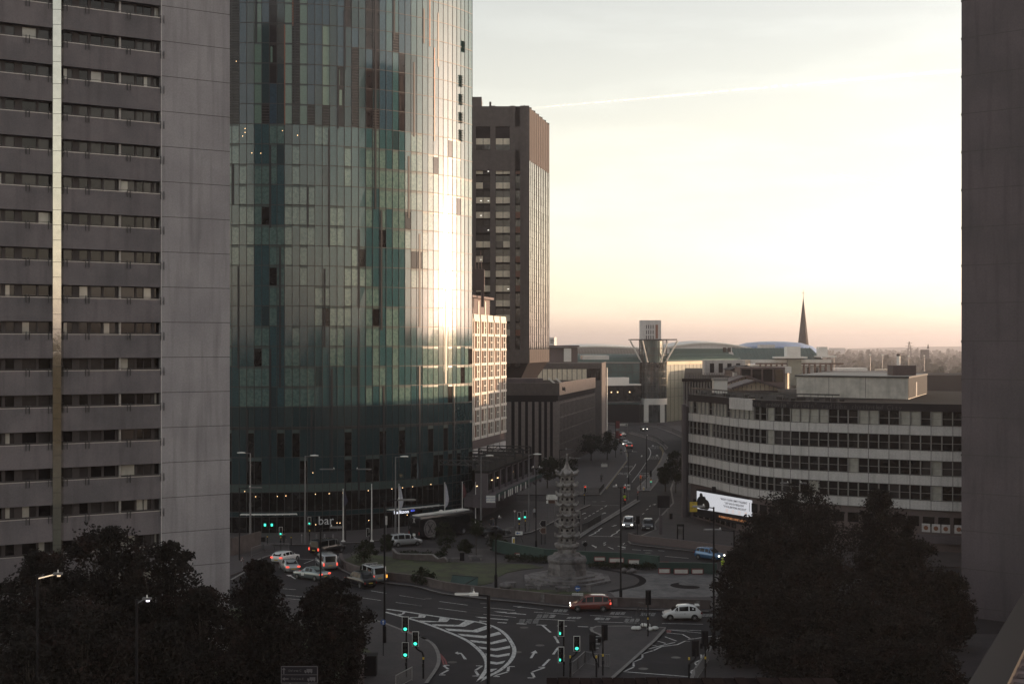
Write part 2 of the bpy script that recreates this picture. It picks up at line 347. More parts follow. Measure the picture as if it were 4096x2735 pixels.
for q in ([(-30,812),(20,812),(30,790),(60,792),(40,812),(5,822)],[(100,845),(195,845),(205,808),(285,820),(265,850),(110,853)],[(205,880),(410,890),(430,845),(540,857),(505,895),(240,898)],[(340,920),(630,928),(705,880),(800,897),(690,947),(370,938)],[(480,965),(780,985),(930,935),(955,945),(985,957),(830,1008),(520,990)],[(615,1022),(900,1045),(1060,1000),(1087,1027),(910,1070),(660,1045)],[(740,1088),(980,1112),(1130,1073),(1150,1100),(985,1135),(780,1112)],[(840,1158),(1020,1182),(1178,1150),(1182,1175),(1025,1206),(862,1180)],[(912,1233),(1045,1252),(1178,1228),(1172,1254),(1050,1274),(925,1258)],[(960,1315),(1040,1328),(1130,1310),(1105,1340),(1030,1352),(955,1340)],[(945,1400),(1045,1396),(985,1428),(950,1428)]):
    k=len(q)//2; 
    if len(q)==6: poly('D7',[q[0],q[1],q[4],q[5]]); poly('D7',[q[1],q[2],q[3],q[4]])
    else: poly('D7',q)
poly('D7',[(588,1228),(622,1212),(618,1224),(660,1228),(672,1240),(650,1240),(625,1234),(630,1246)]); poly('D7',[(660,1228),(672,1240),(717,1295),(683,1294),(655,1243)])
poly('D7',[(1452,1200),(1477,1230),(1448,1232),(1417,1283),(1390,1283),(1425,1230),(1400,1228)])
for z_ in ([(470,1360),(530,1360)],[(470,1364),(518,1402)],[(516,1412),(438,1453)],[(420,1462),(488,1463)],[(815,1365),(886,1366)],[(875,1370),(808,1415)],[(810,1422),(840,1466)],[(775,1474),(842,1474)],[(1165,1373),(1230,1373)],[(1164,1378),(1157,1423)],[(1155,1430),(1020,1470)],[(1000,1479),(1068,1480)],[(1485,1380),(1556,1380)],[(1545,1386),(1420,1430)],[(1413,1437),(1440,1487)],[(1367,1494),(1440,1494)],[(1463,927),(1572,931)],[(1525,930),(1615,1008)],[(1655,1050),(1680,1085),(1697,1122)],[(1695,1170),(1642,1244)],[(1604,1294),(1530,1368)]):
    line('D7',z_,.22)
for a,b in (((0,613),(270,655)),((0,692),(235,725)),((425,677),(725,717)),((408,749),(718,789)),((895,739),(1230,772)),((895,812),(1245,848)),((1215,728),(1537,764)),((1435,790),(1810,815)),((1452,862),(1880,885))): dash('D7',a,b)
for a,b in (((1870,613),(2144,655)),((1832,687),(2110,725)),((1565,562),(1728,590)),((1430,632),(1673,666)),((730,217),(975,232)),((620,540),(760,551)),((600,605),(900,632)),((640,642),(900,668)),((845,272),(950,232))): dash('D6',a,b)
poly('D6',[(655,392),(715,395),(708,402),(765,436),(745,436),(695,404),(690,410)])
for a,b in (((850,886),(930,892)),((1046,901),(1145,907)),((1250,914),(1356,919)),((1685,938),(1790,941)),((1905,944),(2018,949))): line('D7',[a,b],.3)
poly('D7',[(1000,783),(1145,790),(1140,800),(1090,798)]); poly('D7',[(1130,797),(1190,800),(1350,813),(1352,819),(1130,803)]); poly('D7',[(1175,797),(1240,796),(1255,803),(1195,806)])
poly('D7',[(805,840),(925,847),(930,855),(880,856)]); dash('D7',(925,856),(1160,874),.3); poly('D7',[(1245,732),(1290,730),(1335,740),(1265,741)])
def smear(n,x0,y0,x1,y1,k=4):
    for i in range(k):
        y=y0+(y1-y0)*(i+.5)/k; o=(k-1-i)*5
        for s in range(3):
            a=x0+o+(x1-x0-20)*s/3; line(n,[(a,y),(a+(x1-x0)*.24,y+1.5)],.12)
for q in (('D7',1270,866,1515,912),('D7',1460,815,1680,852),('D7',1640,762,1815,790),('D7',1785,842,1960,862),('D8',640,790,828,818),('D8',475,850,665,876),('D8',795,860,985,893),('D8',965,797,1150,833),('D8',1620,810,1760,840),('D8',0,820,70,848),('D7',2085,848,2160,872)): smear(*q)
for a,b in (((430,827),(880,845)),((510,895),(960,908)),((1200,912),(1640,920)),((1255,980),(1620,988)),((300,945),(410,948)),((430,953),(710,957)),((1270,980),(1620,1015))): dash('D8',a,b)
for pts in ([(1250,1013),(1420,1028),(1500,1073)],[(1480,1084),(1760,1045)],[(1230,1053),(1355,1100)],[(1150,1100),(1240,1125)],[(1092,1142),(1140,1153)],[(1060,1183),(1342,1113)],[(1500,1104),(1450,1100),(1365,1138),(1195,1160),(1112,1200)],[(1100,1204),(998,1234)],[(990,1240),(990,1280)],[(985,1287),(890,1325)],[(893,1328),(897,1372)],[(895,1380),(805,1420)],[(785,1427),(1475,1480)],[(1840,1075),(1740,1118),(1700,1200),(1690,1240)],[(1640,1290),(1555,1330)],[(1620,1245),(1625,1290)],[(1555,1335),(1585,1380)],[(1585,1385),(1510,1425)],[(1510,1430),(1545,1478)],[(1475,1480),(1540,1487)]): line('D8',pts,.17)
for y in (1050,1085,1130,1175,1222): line('D8',[(490,y),(535,y+1)],.2)
for pts in ([(340,40),(385,30),(370,45),(340,52)],[(570,42),(600,45),(570,62),(598,66),(575,80)],[(775,55),(800,50),(780,72),(820,75)]): line('D8',pts,.12)
poly('D8',[(443,73),(465,78),(490,90),(500,88),(497,104),(475,103),(485,97),(455,84)]); poly('D8',[(725,82),(770,92),(765,88),(810,95),(808,108),(770,104),(775,98),(725,86)])
for a,b in (((620,93),(680,117)),((805,168),(1083,185)),((1232,194),(1487,215)),((415,150),(657,160)),((880,122),(975,128)),((1000,128),(1100,135)),((1160,133),(1227,138)),((745,118),(810,121))): dash('D8',a,b,.18)
for a,b in (((1025,1160),(1000,1178)),((975,1190),(945,1207)),((925,1222),(895,1237)),((875,1252),(845,1265)),((825,1280),(795,1295)),((775,1308),(742,1327))): dash('D3',a,b,.18)
for a,b in (((1640,1140),(1620,1155)),((1575,1160),(1560,1172)),((1545,1200),(1520,1215)),((1495,1255),(1470,1270)),((1600,1150),(1635,1140))): dash('D3',a,b,.2)
for x,y in ((740,1258),(990,1255)): poly('D3',[(x-30,y+10),(x,y-3),(x-5,y-8),(x+28,y-5),(x+15,y+6),(x+8,y+2),(x-22,y+13)])
poly('D3',[(1078,1420),(1115,1413),(1110,1408),(1152,1402),(1140,1413),(1120,1415),(1118,1420)])
for pts in ([(965,1440),(925,1465),(930,1475),(880,1495),(885,1505),(800,1540)],[(1195,1460),(1150,1490),(1155,1500),(1100,1525),(1075,1550)]): line('D3',pts,.2)
line('D3',[(800,1540),(1200,1552)],.2); line('D3',[(840,1160),(1180,1158)],.12)
def curve(n,pts,wd,m=0): line(n,pts,wd,m,sm=4)
curve('D3',[(1545,435),(1570,470),(1575,510),(1560,555),(1535,592)],.25)
curve('D3',[(1690,415),(1725,455),(1740,500),(1725,560),(1650,690),(1560,810),(1480,865)],.14,1)
curve('D3',[(1683,430),(1715,465),(1727,505),(1712,562),(1638,692),(1548,812),(1490,858)],.14,1)
curve('D3',[(1272,600),(1130,780),(1010,950)],.14,1); curve('D3',[(1283,604),(1142,785),(1020,955)],.14,1)
curve('D3',[(1250,440),(1272,480),(1285,540),(1275,565)],.14,1)
curve('D3',[(1390,640),(1360,690),(1310,750),(1280,810)],.15); curve('D3',[(1520,620),(1440,740),(1340,870)],.12)
poly('D3',[(1450,550),(1462,528),(1475,535),(1468,552)]); poly('D3',[(1590,405),(1612,405),(1618,420),(1600,418)]); poly('D3',[(1640,530),(1660,522),(1672,535),(1652,545)])
def road_text(body,n,x,y,size,sx,rz,sh=2.2):
    px,py=g(n,x,y); W.ext(text_mb(body,size,Matrix.Translation((px,py,ZM))@Matrix.Rotation(rz,4,'Z')@Matrix.Diagonal((1,sh,1,1)),0,.001,sx=sx))
for x,y in ((1630,432),(1635,560),(1500,772)):
    for i,wd in enumerate(('CAR','PARK','ONLY')): road_text(wd,'D3',x-i*6,y-14+i*(14 if y<700 else 20),1.0,1.0,R(-12),2.2)
for x,y,ws in ((1300,675,('BUS','STOP')),(1235,762,('BUS','STAND'))):
    for i,wd in enumerate(ws): road_text(wd,'D3',x-i*8,y-8+i*16,1.1,1.0,R(-12),2.2)
curve('D7',[(0,967),(120,1010),(250,1085),(340,1150),(400,1210),(450,1290),(470,1352)],.16,2); curve('D7',[(0,985),(120,1030),(250,1100),(350,1170),(430,1240),(480,1300),(500,1352)],.16,2)
curve('D7',[(0,967),(-150,920),(-330,860),(-520,810)],.14,2); curve('D8',[(1250,985),(1265,1000),(1255,1010)],.2,2); curve('D8',[(1275,980),(1290,998),(1280,1008)],.2,2)
structure(W.build('road_marking',[m_('paint'),m_('paint_yellow'),m_('paint_red')]))
# worn surface: repair patches, manhole covers, dark tyre lanes
mat('asphalt_patch',(.034,.031,.034),.9,.25,.9,spec=.2,bump=.2,bs=30); mat('asphalt_dark',(.0185,.0165,.019),.8,.25,.9,spec=.25); mat('iron',(.03,.028,.028),.5,.2,6,metal=.5)
pr_=random.Random(21); PT=MB()
for n_,pts in (('D7',[(560,640),(840,672),(830,690),(545,656)]),('D7',[(1000,1010),(1150,1000),(1240,1090),(1290,1080),(1230,1170)][:3]+[(1050,1040)]),('D7',[(1300,1010),(1420,1020),(1400,1060),(1280,1050)]),('D7',[(150,700),(400,735),(390,745),(140,712)]),('D8',[(1250,860),(1500,868),(1500,880),(1245,874)]),('D8',[(880,1280),(1010,1290),(990,1330),(850,1318)]),('D8',[(1100,1310),(1350,1330),(1340,1350),(1085,1330)]),('D6',[(770,480),(960,500),(950,515),(760,494)]),('D3',[(1290,880),(1380,884),(1360,930),(1265,925)]),('D3',[(1000,1260),(1130,1268),(1100,1290),(975,1282)]),('D3',[(1420,640),(1470,642),(1400,760),(1350,758)]),('D8',[(560,170),(760,186),(755,196),(550,180)]),('D7',[(680,1400),(780,1410),(760,1470),(650,1458)])):
    q=P(n_,pts); a=sum(q[i][0]*q[(i+1)%len(q)][1]-q[(i+1)%len(q)][0]*q[i][1] for i in range(len(q))); q=q if a>0 else q[::-1]
    PT.add([(x,y,-.0285) for x,y in q],[tuple(range(len(q)))],pr_.choice((0,0,1)))
for n_,x,y in (('D7',1255,1222),('D7',560,1330),('D7',1330,960),('D7',300,650),('D7',900,700),('D8',1350,1280),('D8',700,850),('D8',1000,1400),('D3',980,1110),('D3',870,1113),('D3',1500,690),('D6',820,400),('D8',1050,160),('D7',1500,1150)):
    mx,my=g(n_,x,y,-.03); disc(PT,mx,my,.42,-.0275,n=18,m=2)
for n_,pts in (('D7',[(0,650),(470,712),(950,775),(1450,805)]),('D7',[(0,720),(430,765),(900,830),(1300,850)]),('D8',[(0,850),(500,880),(1100,890),(1700,880)])):
    for o_ in (-.75,.75):
        q=smooth(P(n_,pts),4); ribbon(PT,[(x,y+o_) for x,y in q],.5,-.0292,1)
structure(PT.build('road_patch',[m_('asphalt_patch'),m_('asphalt_dark'),m_('iron')]))
# ---------------------------------------------------------------- concrete tower with balconies (left)
LE=Vector((-24.1,116.6)); LTv=Vector((.846,.533)); LN=Vector((.533,-.846))
def LP(t,o): p=LE-LTv*t+LN*o; return (p.x,p.y)
def tU(U): k=(U-U0)/F; return (LE.x-k*LE.y)/(LTv.x-k*LTv.y)
def lbox(mb,t0,t1,o0,o1,z0,z1,m=0): mb.prism([LP(t0,o0),LP(t1,o0),LP(t1,o1),LP(t0,o1)],z0,z1,m)
TS=tU(645); TEND=27.0
lt=thing('apartment_tower','tall grey concrete apartment tower with recessed balcony bands and a bright metal strip','tower',LE.x,LE.y)
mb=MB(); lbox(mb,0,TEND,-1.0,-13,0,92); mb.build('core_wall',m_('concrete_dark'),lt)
mb=MB(); lbox(mb,0,TS,0,-.99,0,92)
for k in range(-10,21):
    z=30.9+2.92*k+1.05
    lbox(mb,.0,TS,.004,.0,z,z+.05,1)
lbox(mb,TS-.05,TS+.02,.006,0,0,92,2)
mb.build('end_wall',[m_('concrete'),m_('joint'),m_('concrete_pale')],lt)
wins=[]; fr=MB(); rails=MB()
segs=[(-60,-20),(-12,22),(48,110),(165,262),(278,360),(440,510),(560,618),(640,712),(728,808),(848,942),(955,1000),(1004,1056),(1078,1108)]
px=lambda x: tU(x*.5815)
for k in range(-10,21):
    zt=30.9+2.92*k
    b=MB(); lbox(b,TS,TEND,0,-.99,zt-1.87,zt); b.build('balcony_parapet',m_('concrete_band'),lt)
    lbox(rails,TS+.05,TEND,.03,-.06,zt,zt+.06); lbox(rails,TS+.05,TEND,-.02,-.05,zt+.17,zt+.20,1)
    for x in (-30,190,345,450,600,885,1115):
        for d in (-.13,.13):
            t=px(x)+d; p,q=LP(t,.10),LP(t,.02); rails.beam((*p,zt-.42),(*p,zt+.24),.05,.05,1); rails.beam((*q,zt-.15),(*p,zt-.15),.04,.04,1)
    lbox(fr,TS,TEND,-.62,-.98,zt,zt+.12); lbox(fr,TS,TEND,-.62,-.98,zt+.97,zt+1.05)
    prev=-80
    for a,e in segs:
        if a-prev>3: lbox(fr,px(a),px(prev),-.60,-.98,zt+.12,zt+.97)
        prev=e; q=MB(); t0,t1=px(e),px(a); r_=rnd.random()
        m=2 if (r_<.14 and k<14) else (1 if r_<.5 else 0)
        lbox(q,t0,t1,-.68,-.98,zt+.12,zt+.97,m)
        if m==2 and rnd.random()<.5: lbox(q,t0,t0+(t1-t0)*.5,-.66,-.70,zt+.12,zt+.97,1)
        wins.append((10-abs(k-1),q))
    lbox(fr,px(1140),px(1108),-.6,-.98,zt+.12,zt+.97)
    p=LP(px(835),-.45); rails.tube((*p,zt),(*p,zt+1.05),.11,.11,8)
spread(wins,'window',[m_('window_dark'),m_('window_mid'),m_('window_blind')],lt)
fr.build('window_frame',m_('frame_dark'),lt)
tag(rails.build('balcony_rail',[m_('rail_metal'),m_('dark_metal')],lt),kind='stuff')
mb=MB(); ta,tb,tc_=tU(211),tU(241),tU(254)
z=0.0
while z<92:
    h=1.75 if int(z/1.75)%2 else 1.2
    j=lambda: rnd.uniform(-.006,.006)
    A,B,Cc=LP(ta,.04),LP(tb,.30+j()),LP(tc_,.02+j())
    mb.quad((*A,z+.015),(*B,z+.015),(*B,z+h-.015),(*A,z+h-.015)); mb.quad((*B,z+.015),(*Cc,z+.015),(*Cc,z+h-.015),(*B,z+h-.015))
    z+=h
mb.prism([LP(ta,0),LP(ta,.03),LP(tb,.27),LP(tc_,.01),LP(tc_,0)],0,92,1)
mb.build('metal_cladding',[m_('steel_clad'),m_('dark_metal')],lt)
# ---------------------------------------------------------------- plain concrete tower (right edge)
RE=Vector((45.1,137.0)); RT=Vector((.768,-.64)); RB=Vector((.64,.768))
def RP(t,b): p=RE+RT*t+RB*b; return (p.x,p.y)
rt=thing('apartment_tower','dark windowless end wall of a concrete tower beside the curved office building','tower',RE.x,RE.y)
mb=MB(); mb.prism([RP(0,0),RP(78,0),RP(78,48),RP(0,48)],0,88); mb.build('end_wall',m_('concrete_dark'),rt)  # length and depth stretched out of view to block the low sun
mb=MB()
for k in range(0,23):
    z=27.6-.06+3.79*(k-7); mb.prism([RP(-.03,-.012),RP(34,-.012),RP(34,0),RP(-.03,0)],z,z+.07); mb.prism([RP(-.05,-.03),RP(.1,-.03),RP(.1,.2),RP(-.05,.2)],z-.1,z+.1)
tag(mb.build('panel_joint',m_('joint'),rt),kind='stuff')
# ---------------------------------------------------------------- curved glass tower
GC=Vector((-37.5,232.5)); GR=35.0; DT=1.784
def gp(th,r=GR): return (GC.x+r*math.sin(R(th)),GC.y-r*math.cos(R(th)))
def thU(U):
    k=(U-U0)/F; best=(9,0); th=-30
    while th<64:
        p=gp(th); d=abs(p[0]/p[1]-k)
        if d<best[0]: best=(d,th)
        th+=.1
    return best[1]
gt=thing('glass_tower','tall curved teal glass hotel tower catching the low sun on its right edge','tower',GC.x,GC.y-GR)
ZL=lambda k:59.25-2.925*k
TH=[-30+DT*i for i in range(53)]; TH[-1]=63.0
clad=MB(); wnd=[]; gr=random.Random(5); louv=[]
CM=[m_('teal_panel'),m_('teal_dark'),m_('blue_panel'),m_('apartment_dark'),m_('apartment_curtain'),m_('curtain_glass'),m_('window_room'),m_('slab_grey'),m_('window_mid'),m_('dark_metal')]
def panel(mb,a,b,z0,z1,m,jit=.004,r=GR):
    j=lambda: r+gr.uniform(-jit,jit)
    p0,p1,p2,p3=gp(a,j()),gp(b,j()),gp(b,j()),gp(a,j())
    mb.quad((*p0,z0),(*p1,z0),(*p2,z1),(*p3,z1),m)
pat={}
for j in range(52):
    k=-11; on=gr.random()<.33; run=gr.randint(1,4)
    if j and gr.random()<.3 and not (j>1 and pat.get((j-2,0))==pat.get((j-1,0)) and all(pat[j-2,q]==pat[j-1,q] for q in range(0,9))):
        for k in range(-11,15): pat[j,k]=pat[j-1,k]
        continue
    for k in range(-11,15):
        if run==0: on=not on; run=gr.randint(2,5) if on else gr.randint(2,7)
        pat[j,k]=on; run-=1
g_=.07
for j in range(52):
    a,b=TH[j]+g_,TH[j+1]-g_
    wt=math.cos(R((a+b)/2)) if a>-4 else 0
    ty=gr.choice(['teal','room','room','blue','dark','louvre','curt','teal'])
    for k in range(-10,14):
        z1,z0=ZL(k)-.04,ZL(k+1)+.04
        if k>=0:
            if pat[j,k]:
                mb=MB(); r_=gr.random(); panel(mb,a,b,z0+.05,z1-.30,5 if r_<.93 else 6); panel(mb,a,b,z1-.28,z1,7); wnd.append((wt*(30-k),mb))
            else: panel(clad,a,b,z0,z1,0 if gr.random()<.96 else 1)
        else:
            if gr.random()<.12: ty=gr.choice(['teal','room','blue','dark','louvre','curt'])
            if a>40 or ty=='teal': panel(clad,a,b,z0,z1,0 if a>30 else 1)
            elif ty=='dark': panel(clad,a,b,z0,z1,1)
            elif ty=='blue': panel(clad,a,b,z0,z1,2)
            elif ty=='curt': mb=MB(); panel(mb,a,b,z0,z1-.2,4); panel(mb,a,b,z1-.19,z1,7); wnd.append((wt*20,mb))
            elif ty=='room':
                mb=MB(); panel(mb,a,b,z0,z1-.32,3); panel(mb,a,b,z1-.3,z1,8)
                if gr.random()<.5: panel(mb,a+.2,a+.2+(b-a)*gr.uniform(.2,.6),z0+.1,z1-.5,gr.choice((4,5,8)),0,GR+.02)
                wnd.append((wt*22,mb))
            else:
                mb=MB(); panel(mb,a,b,z0,z1,3)
                for i in range(7):
                    z=z0+(i+.5)*(z1-z0)/7; p,q=gp(a,GR+.05),gp(b,GR+.05); mb.beam((*p,z),(*q,z),.05,.09,9)
                louv.append((wt*5,mb))
    panel(clad,a,b,ZL(15)+.04,ZL(14)-.04,1)           # blank band under the bedrooms
    for (z0,z1) in ((11.05,15.0),(7.15,10.95)):
        if gr.random()<.32:
            mb=MB(); panel(mb,a,b,z0,z1-.5,6); panel(mb,a,b,z1-.48,z1,7); wnd.append((wt*8,mb))
        else: panel(clad,a,b,z0,z1,1)
    panel(clad,a,b,6.0,7.05,7 if a<47 else 1); panel(clad,a,b,3.2,5.9,6 if a<50 else 1); panel(clad,a,b,2.45,3.1,1); panel(clad,a,b,.1,2.4,6 if a<42 else 1)
clad.build('cladding',CM,gt)
spread(wnd,'window',CM,gt); spread(louv,'louvre',CM,gt)
mb=MB()
zs=[ZL(k) for k in range(-10,16)]+[11.0,7.1,5.95,3.15,2.42]
for t in TH: 
    p,q=gp(t,GR-.02),gp(t,GR+.05); mb.beam((*gp(t,GR+.01),0),(*gp(t,GR+.01),ZL(-10)),.075,.075)
for z in zs:
    for i in range(52): mb.beam((*gp(TH[i],GR+.012),z),(*gp(TH[i+1],GR+.012),z),.07,.10)
mb.build('mullion_grid',m_('dark_metal'),gt)
mb=MB()
for n,x,y0,y1 in (('C2',215,-300,300),('C2',482,40,720),('C2',825,80,480),('C2',780,480,885),('C2',1035,-100,1440),('C2',1165,-100,270),('C2',1300,430,940),('C2',1368,60,300),('C2',1465,90,460),('C2',310,1000,1568),('C2',55,1130,1410),('C2',568,1285,1568),('C2',716,885,1700),('C2',1265,1075,1500),('C2',1075,1450,2270),('C4',92,285,985),('C4',378,150,1120),('C4',312,850,1700),('C4',685,300,840),('C4',735,985,1700),('C4',920,30,570),('C4',920,710,1900),('C4',1092,1110,1750),('C4',1338,60,705),('C4',1338,970,1750),('C4',1518,200,1090),('C4',595,1265,1700),('C4',152,1270,1700),('C4',1575,1095,1600)):
    t=thU(c(n,x,0)[0]); p=gp(t); d=p[1]; z1,z0=zat(c(n,0,y0)[1],d),zat(c(n,0,y1)[1],d)
    mb.prism([gp(t-.24,GR-.05),gp(t+.24,GR-.05),gp(t+.24,GR+.06),gp(t-.24,GR+.06)],z0,z1)
tag(mb.build('vertical_slot',m_('navy_slot'),gt),kind='stuff')
mb=MB()
for n,x,y0,y1 in (('C2',412,170,860),('C2',465,-100,180),('C2',1440,330,970),('C2',1408,-100,320)):
    t=thU(c(n,x,0)[0]); d=gp(t)[1]; z1,z0=zat(c(n,0,y0)[1],d),zat(c(n,0,y1)[1],d)
    mb.prism([gp(t-.14,GR-.05),gp(t+.14,GR-.05),gp(t+.14,GR+.05),gp(t-.14,GR+.05)],z0,z1)
mb.build('copper_strip',m_('copper_fin'),gt)
for n,x,y0,y1 in (('C2',1642,285,350),('C2',1625,520,590),('C2',1625,650,715),('C2',1625,775,840),('C2',1625,895,965)):
    mb=MB(); t=thU(c(n,x,0)[0]); d=gp(t)[1]; z1,z0=zat(c(n,0,y0)[1],d),zat(c(n,0,y1)[1],d)
    for i in range(7):
        z=z0+(z1-z0)*i/6; p,q,s=gp(t-.9,GR+.02),gp(t+.9,GR+.02),gp(t+.9,GR+.35); s2=gp(t-.9,GR+.35)
        mb.quad((*p,z),(*q,z),(*s,z-.16),(*s2,z-.16))
    mb.build('open_vent',m_('black_paint'),gt)
mb=MB(); pts=[gp(t,GR-.35) for t in TH]; mb.prism(pts+[(-12,262),(-62,262)],0,ZL(-10)); mb.build('core',m_('navy_slot'),gt)
# lobby canopies, lamps, lettering
mb=MB()
for a,b in ((D_:=[thU(c('D1',x,0)[0]) for x in (215,900)]),[thU(c('D2',x,0)[0]) for x in (150,775)]):
    st=[a+(b-a)*i/8 for i in range(9)]
    for i in range(8): mb.beam((*gp(st[i],GR+1.6),2.95),(*gp(st[i+1],GR+1.6),2.95),.16,.12); mb.beam((*gp(st[i],GR+.6),2.9),(*gp(st[i+1],GR+.6),2.9),.16,.12)
    for s in st: mb.beam((*gp(s,GR),2.82),(*gp(s,GR+1.7),2.88),.1,.08)
mb.build('entrance_canopy',m_('white_post'),gt)
for n,x,y in (('D1',250,672),('D1',388,738),('D1',765,727),('D1',660,734),('D1',1132,707),('D1',1308,700),('D1',1477,690),('D1',1797,662),('D2',208,640),('D2',343,626),('D2',470,612),('D2',698,583),('D1',1402,1067),('D1',1440,1067),('D1',1480,1062),('D1',1137,1088),('D1',1800,1035),('D2',403,968),('D1',1100,438),('C2',140,885),('C2',138,912),('C2',122,937),('C2',395,900),('C2',498,932),('C2',78,423),('C2',185,1053),('C2',245,1055)):
    U,V=c(n,x,y); t=thU(U); p=gp(t,GR+.06); b=MB(); b.lathe([(.01,-.06),(.065,0),(.01,.06)],p[0],p[1],6,0,0,zat(V,p[1])); b.build('ceiling_lamp',m_('lamp_warm'),gt)
def letters(body,n,x,y,size,m,ro=.12,sx=1,name='lettering',parent=gt,ext=.03):
    U,V=c(n,x,y); t=thU(U); p=gp(t,GR+ro); return text_mb(body,size,facing((p[0],p[1],zat(V,p[1])),R(t)),0,ext,sx=sx).build(name,m,parent)
mat('letter_white',(.9,.9,.95),.5,0,emit=(.85,.88,1),es=.3); mat('letter_grey',(.55,.56,.58),.5,0); mat('letter_blue',(.1,.15,.7),.5,0,emit=(.08,.12,.7),es=.35)
letters('bar','D1',1262,1040,1.75,m_('letter_grey'),.15); letters('The','D1',1140,1030,1.25,m_('teal_dark'),.15,.6)
letters('Radisson','D2',322,930,.74,m_('letter_white'),.25); letters('BLU','D2',460,913,.40,m_('letter_blue'),.25)
mb=MB(); 
for t in (thU(c('D1',500,0)[0]),thU(c('D1',590,0)[0])):
    p=gp(t,GR+.08); mb.box(p[0],p[1],zat(c('D1',0,1092)[1],p[1]),.28,.06,.35)
mb.build('green_lit_sign',m_('signal_green'),gt)
# ---------------------------------------------------------------- helpers for straight facades: o = corner, d = unit direction, n = outward normal
class Wall:
    def __init__(s,o,q):
        s.o=Vector(o); d=Vector(q)-s.o; s.L=d.length; s.d=d.normalized(); s.n=Vector((s.d.y,-s.d.x))   # outward = right of the direction
    def p(s,t,o=0,z=None):
        v=s.o+s.d*t+s.n*o; return (v.x,v.y) if z is None else (v.x,v.y,z)
    def tU(s,U):
        k=(U-U0)/F; return -(s.o.x-k*s.o.y)/(s.d.x-k*s.d.y)
    def box(s,mb,t0,t1,o0,o1,z0,z1,m=0): mb.prism([s.p(t0,o0),s.p(t1,o0),s.p(t1,o1),s.p(t0,o1)],z0,z1,m)
    def q(s,mb,t0,t1,o,z0,z1,m=0): mb.quad(s.p(t0,o,z0),s.p(t1,o,z0),s.p(t1,o,z1),s.p(t0,o,z1),m)
    def zat(s,t,V): return zat(V,s.p(t)[1])
    def sign(s,t,o,z,body,size,ext=.03,sx=1,thick=0):
        az=math.atan2(s.d.y,s.d.x); return text_mb(body,size,facing(s.p(t,o,z),az),0,ext,sx=sx,thick=thick)
# ---------------------------------------------------------------- white grid block beside the glass tower
ww=Wall((-6.75-.24*9,232-9),(-1.17,255.3))
wg=thing('grid_office_building','white gridded office block with rust infill panels lit by low sun','building',*ww.p(0))
us=[133,190,247,305,360,413,467]; ts=[ww.tU(1800+x*.4785) for x in us]
mb=MB(); ww.box(mb,0,ww.L,-.35,-18,0,32.6); mb.build('core_wall',m_('dark_recess'),wg)
nr=8; zb,zt=11.3,31.6; rh=(zt-zb)/nr
wi=[]; fr=MB(); inf=MB()
for i in range(6):
    a,b=ts[i]+.10*(ts[i+1]-ts[i]),ts[i+1]-.06*(ts[i+1]-ts[i]); w_=b-a
    ww.box(fr,a,a+w_*.10,.12,-.2,zb,zt); ww.box(fr,b-w_*.12,b,.12,-.2,zb,zt)
    for r in range(nr+1): ww.box(fr,a-.03,b+.03,.2,-.2,zb+r*rh-.22,zb+r*rh+.22)
    for r in range(nr):
        z0,z1=zb+r*rh+.22,zb+(r+1)*rh-.22
        ww.q(inf,a+w_*.1,a+w_*.52,-.05,z0,z1,0)
        q=MB(); ww.q(q,a+w_*.52,b-w_*.12,-.08,z0,z1,rnd.choice((0,0,1,2))); wi.append((1,q))
        ww.box(fr,a+w_*.52,a+w_*.60,.1,-.2,z0,z1); zc=(z0+z1)/2; ww.box(fr,a+w_*.60,b-w_*.12,.08,-.15,zc-.08,zc+.08)
    ww.box(fr,a,b,.1,-.2,zt+.22,zt+1.0)
fr.build('frame_grid',m_('white_frame'),wg); inf.build('infill_panel',m_('rust_infill'),wg); spread(wi,'window',[m_('window_dark'),m_('window_mid'),m_('blind_gleam')],wg)
mb=MB(); 
for i in range(60): ww.box(mb,ww.L*i/60,ww.L*(i+.8)/60,.05,-.3,9.6,11.05)
mb.build('timber_band',m_('frame_brown'),wg)
for i in range(6): mb=MB(); ww.box(mb,ts[i]+.35,ts[i+1]-.25,.04,-.3,6,9.5); mb.build('base_panel',m_('concrete_pale'),wg)
mb=MB(); ww.box(mb,0,ww.L-5,-1.8,-14,32.6,35.6)
for i in range(5): ww.box(mb,ts[i]+.8,ts[i]+1.5,-1.7,-2,32.8,35.2,1)
ww.box(mb,-1,ww.L-4.2,-1.2,-15,35.6,36.0); ww.box(mb,0,ww.L-9,-4,-12,37.5,38); mb.build('roof_storey',[m_('frame_brown'),m_('white_frame')],wg)
mb=MB(); x0,x1=xat(1870,240),xat(1937,240); mb.box((x0+x1)/2,241,38.8,x1-x0,3,3.6); 
for x in (x0+.5,x1-.3): mb.beam((x,240,34),(x,240,37.2),.5,.5)
for i in range(5): mb.tube((x0+.3+i*.55,240,40.6),(x0+.3+i*.55+rnd.uniform(-.3,.3),240,42.2+rnd.uniform(-.5,2)),.06,.04,5)
mb.build('roof_plant',m_('frame_brown'),wg)
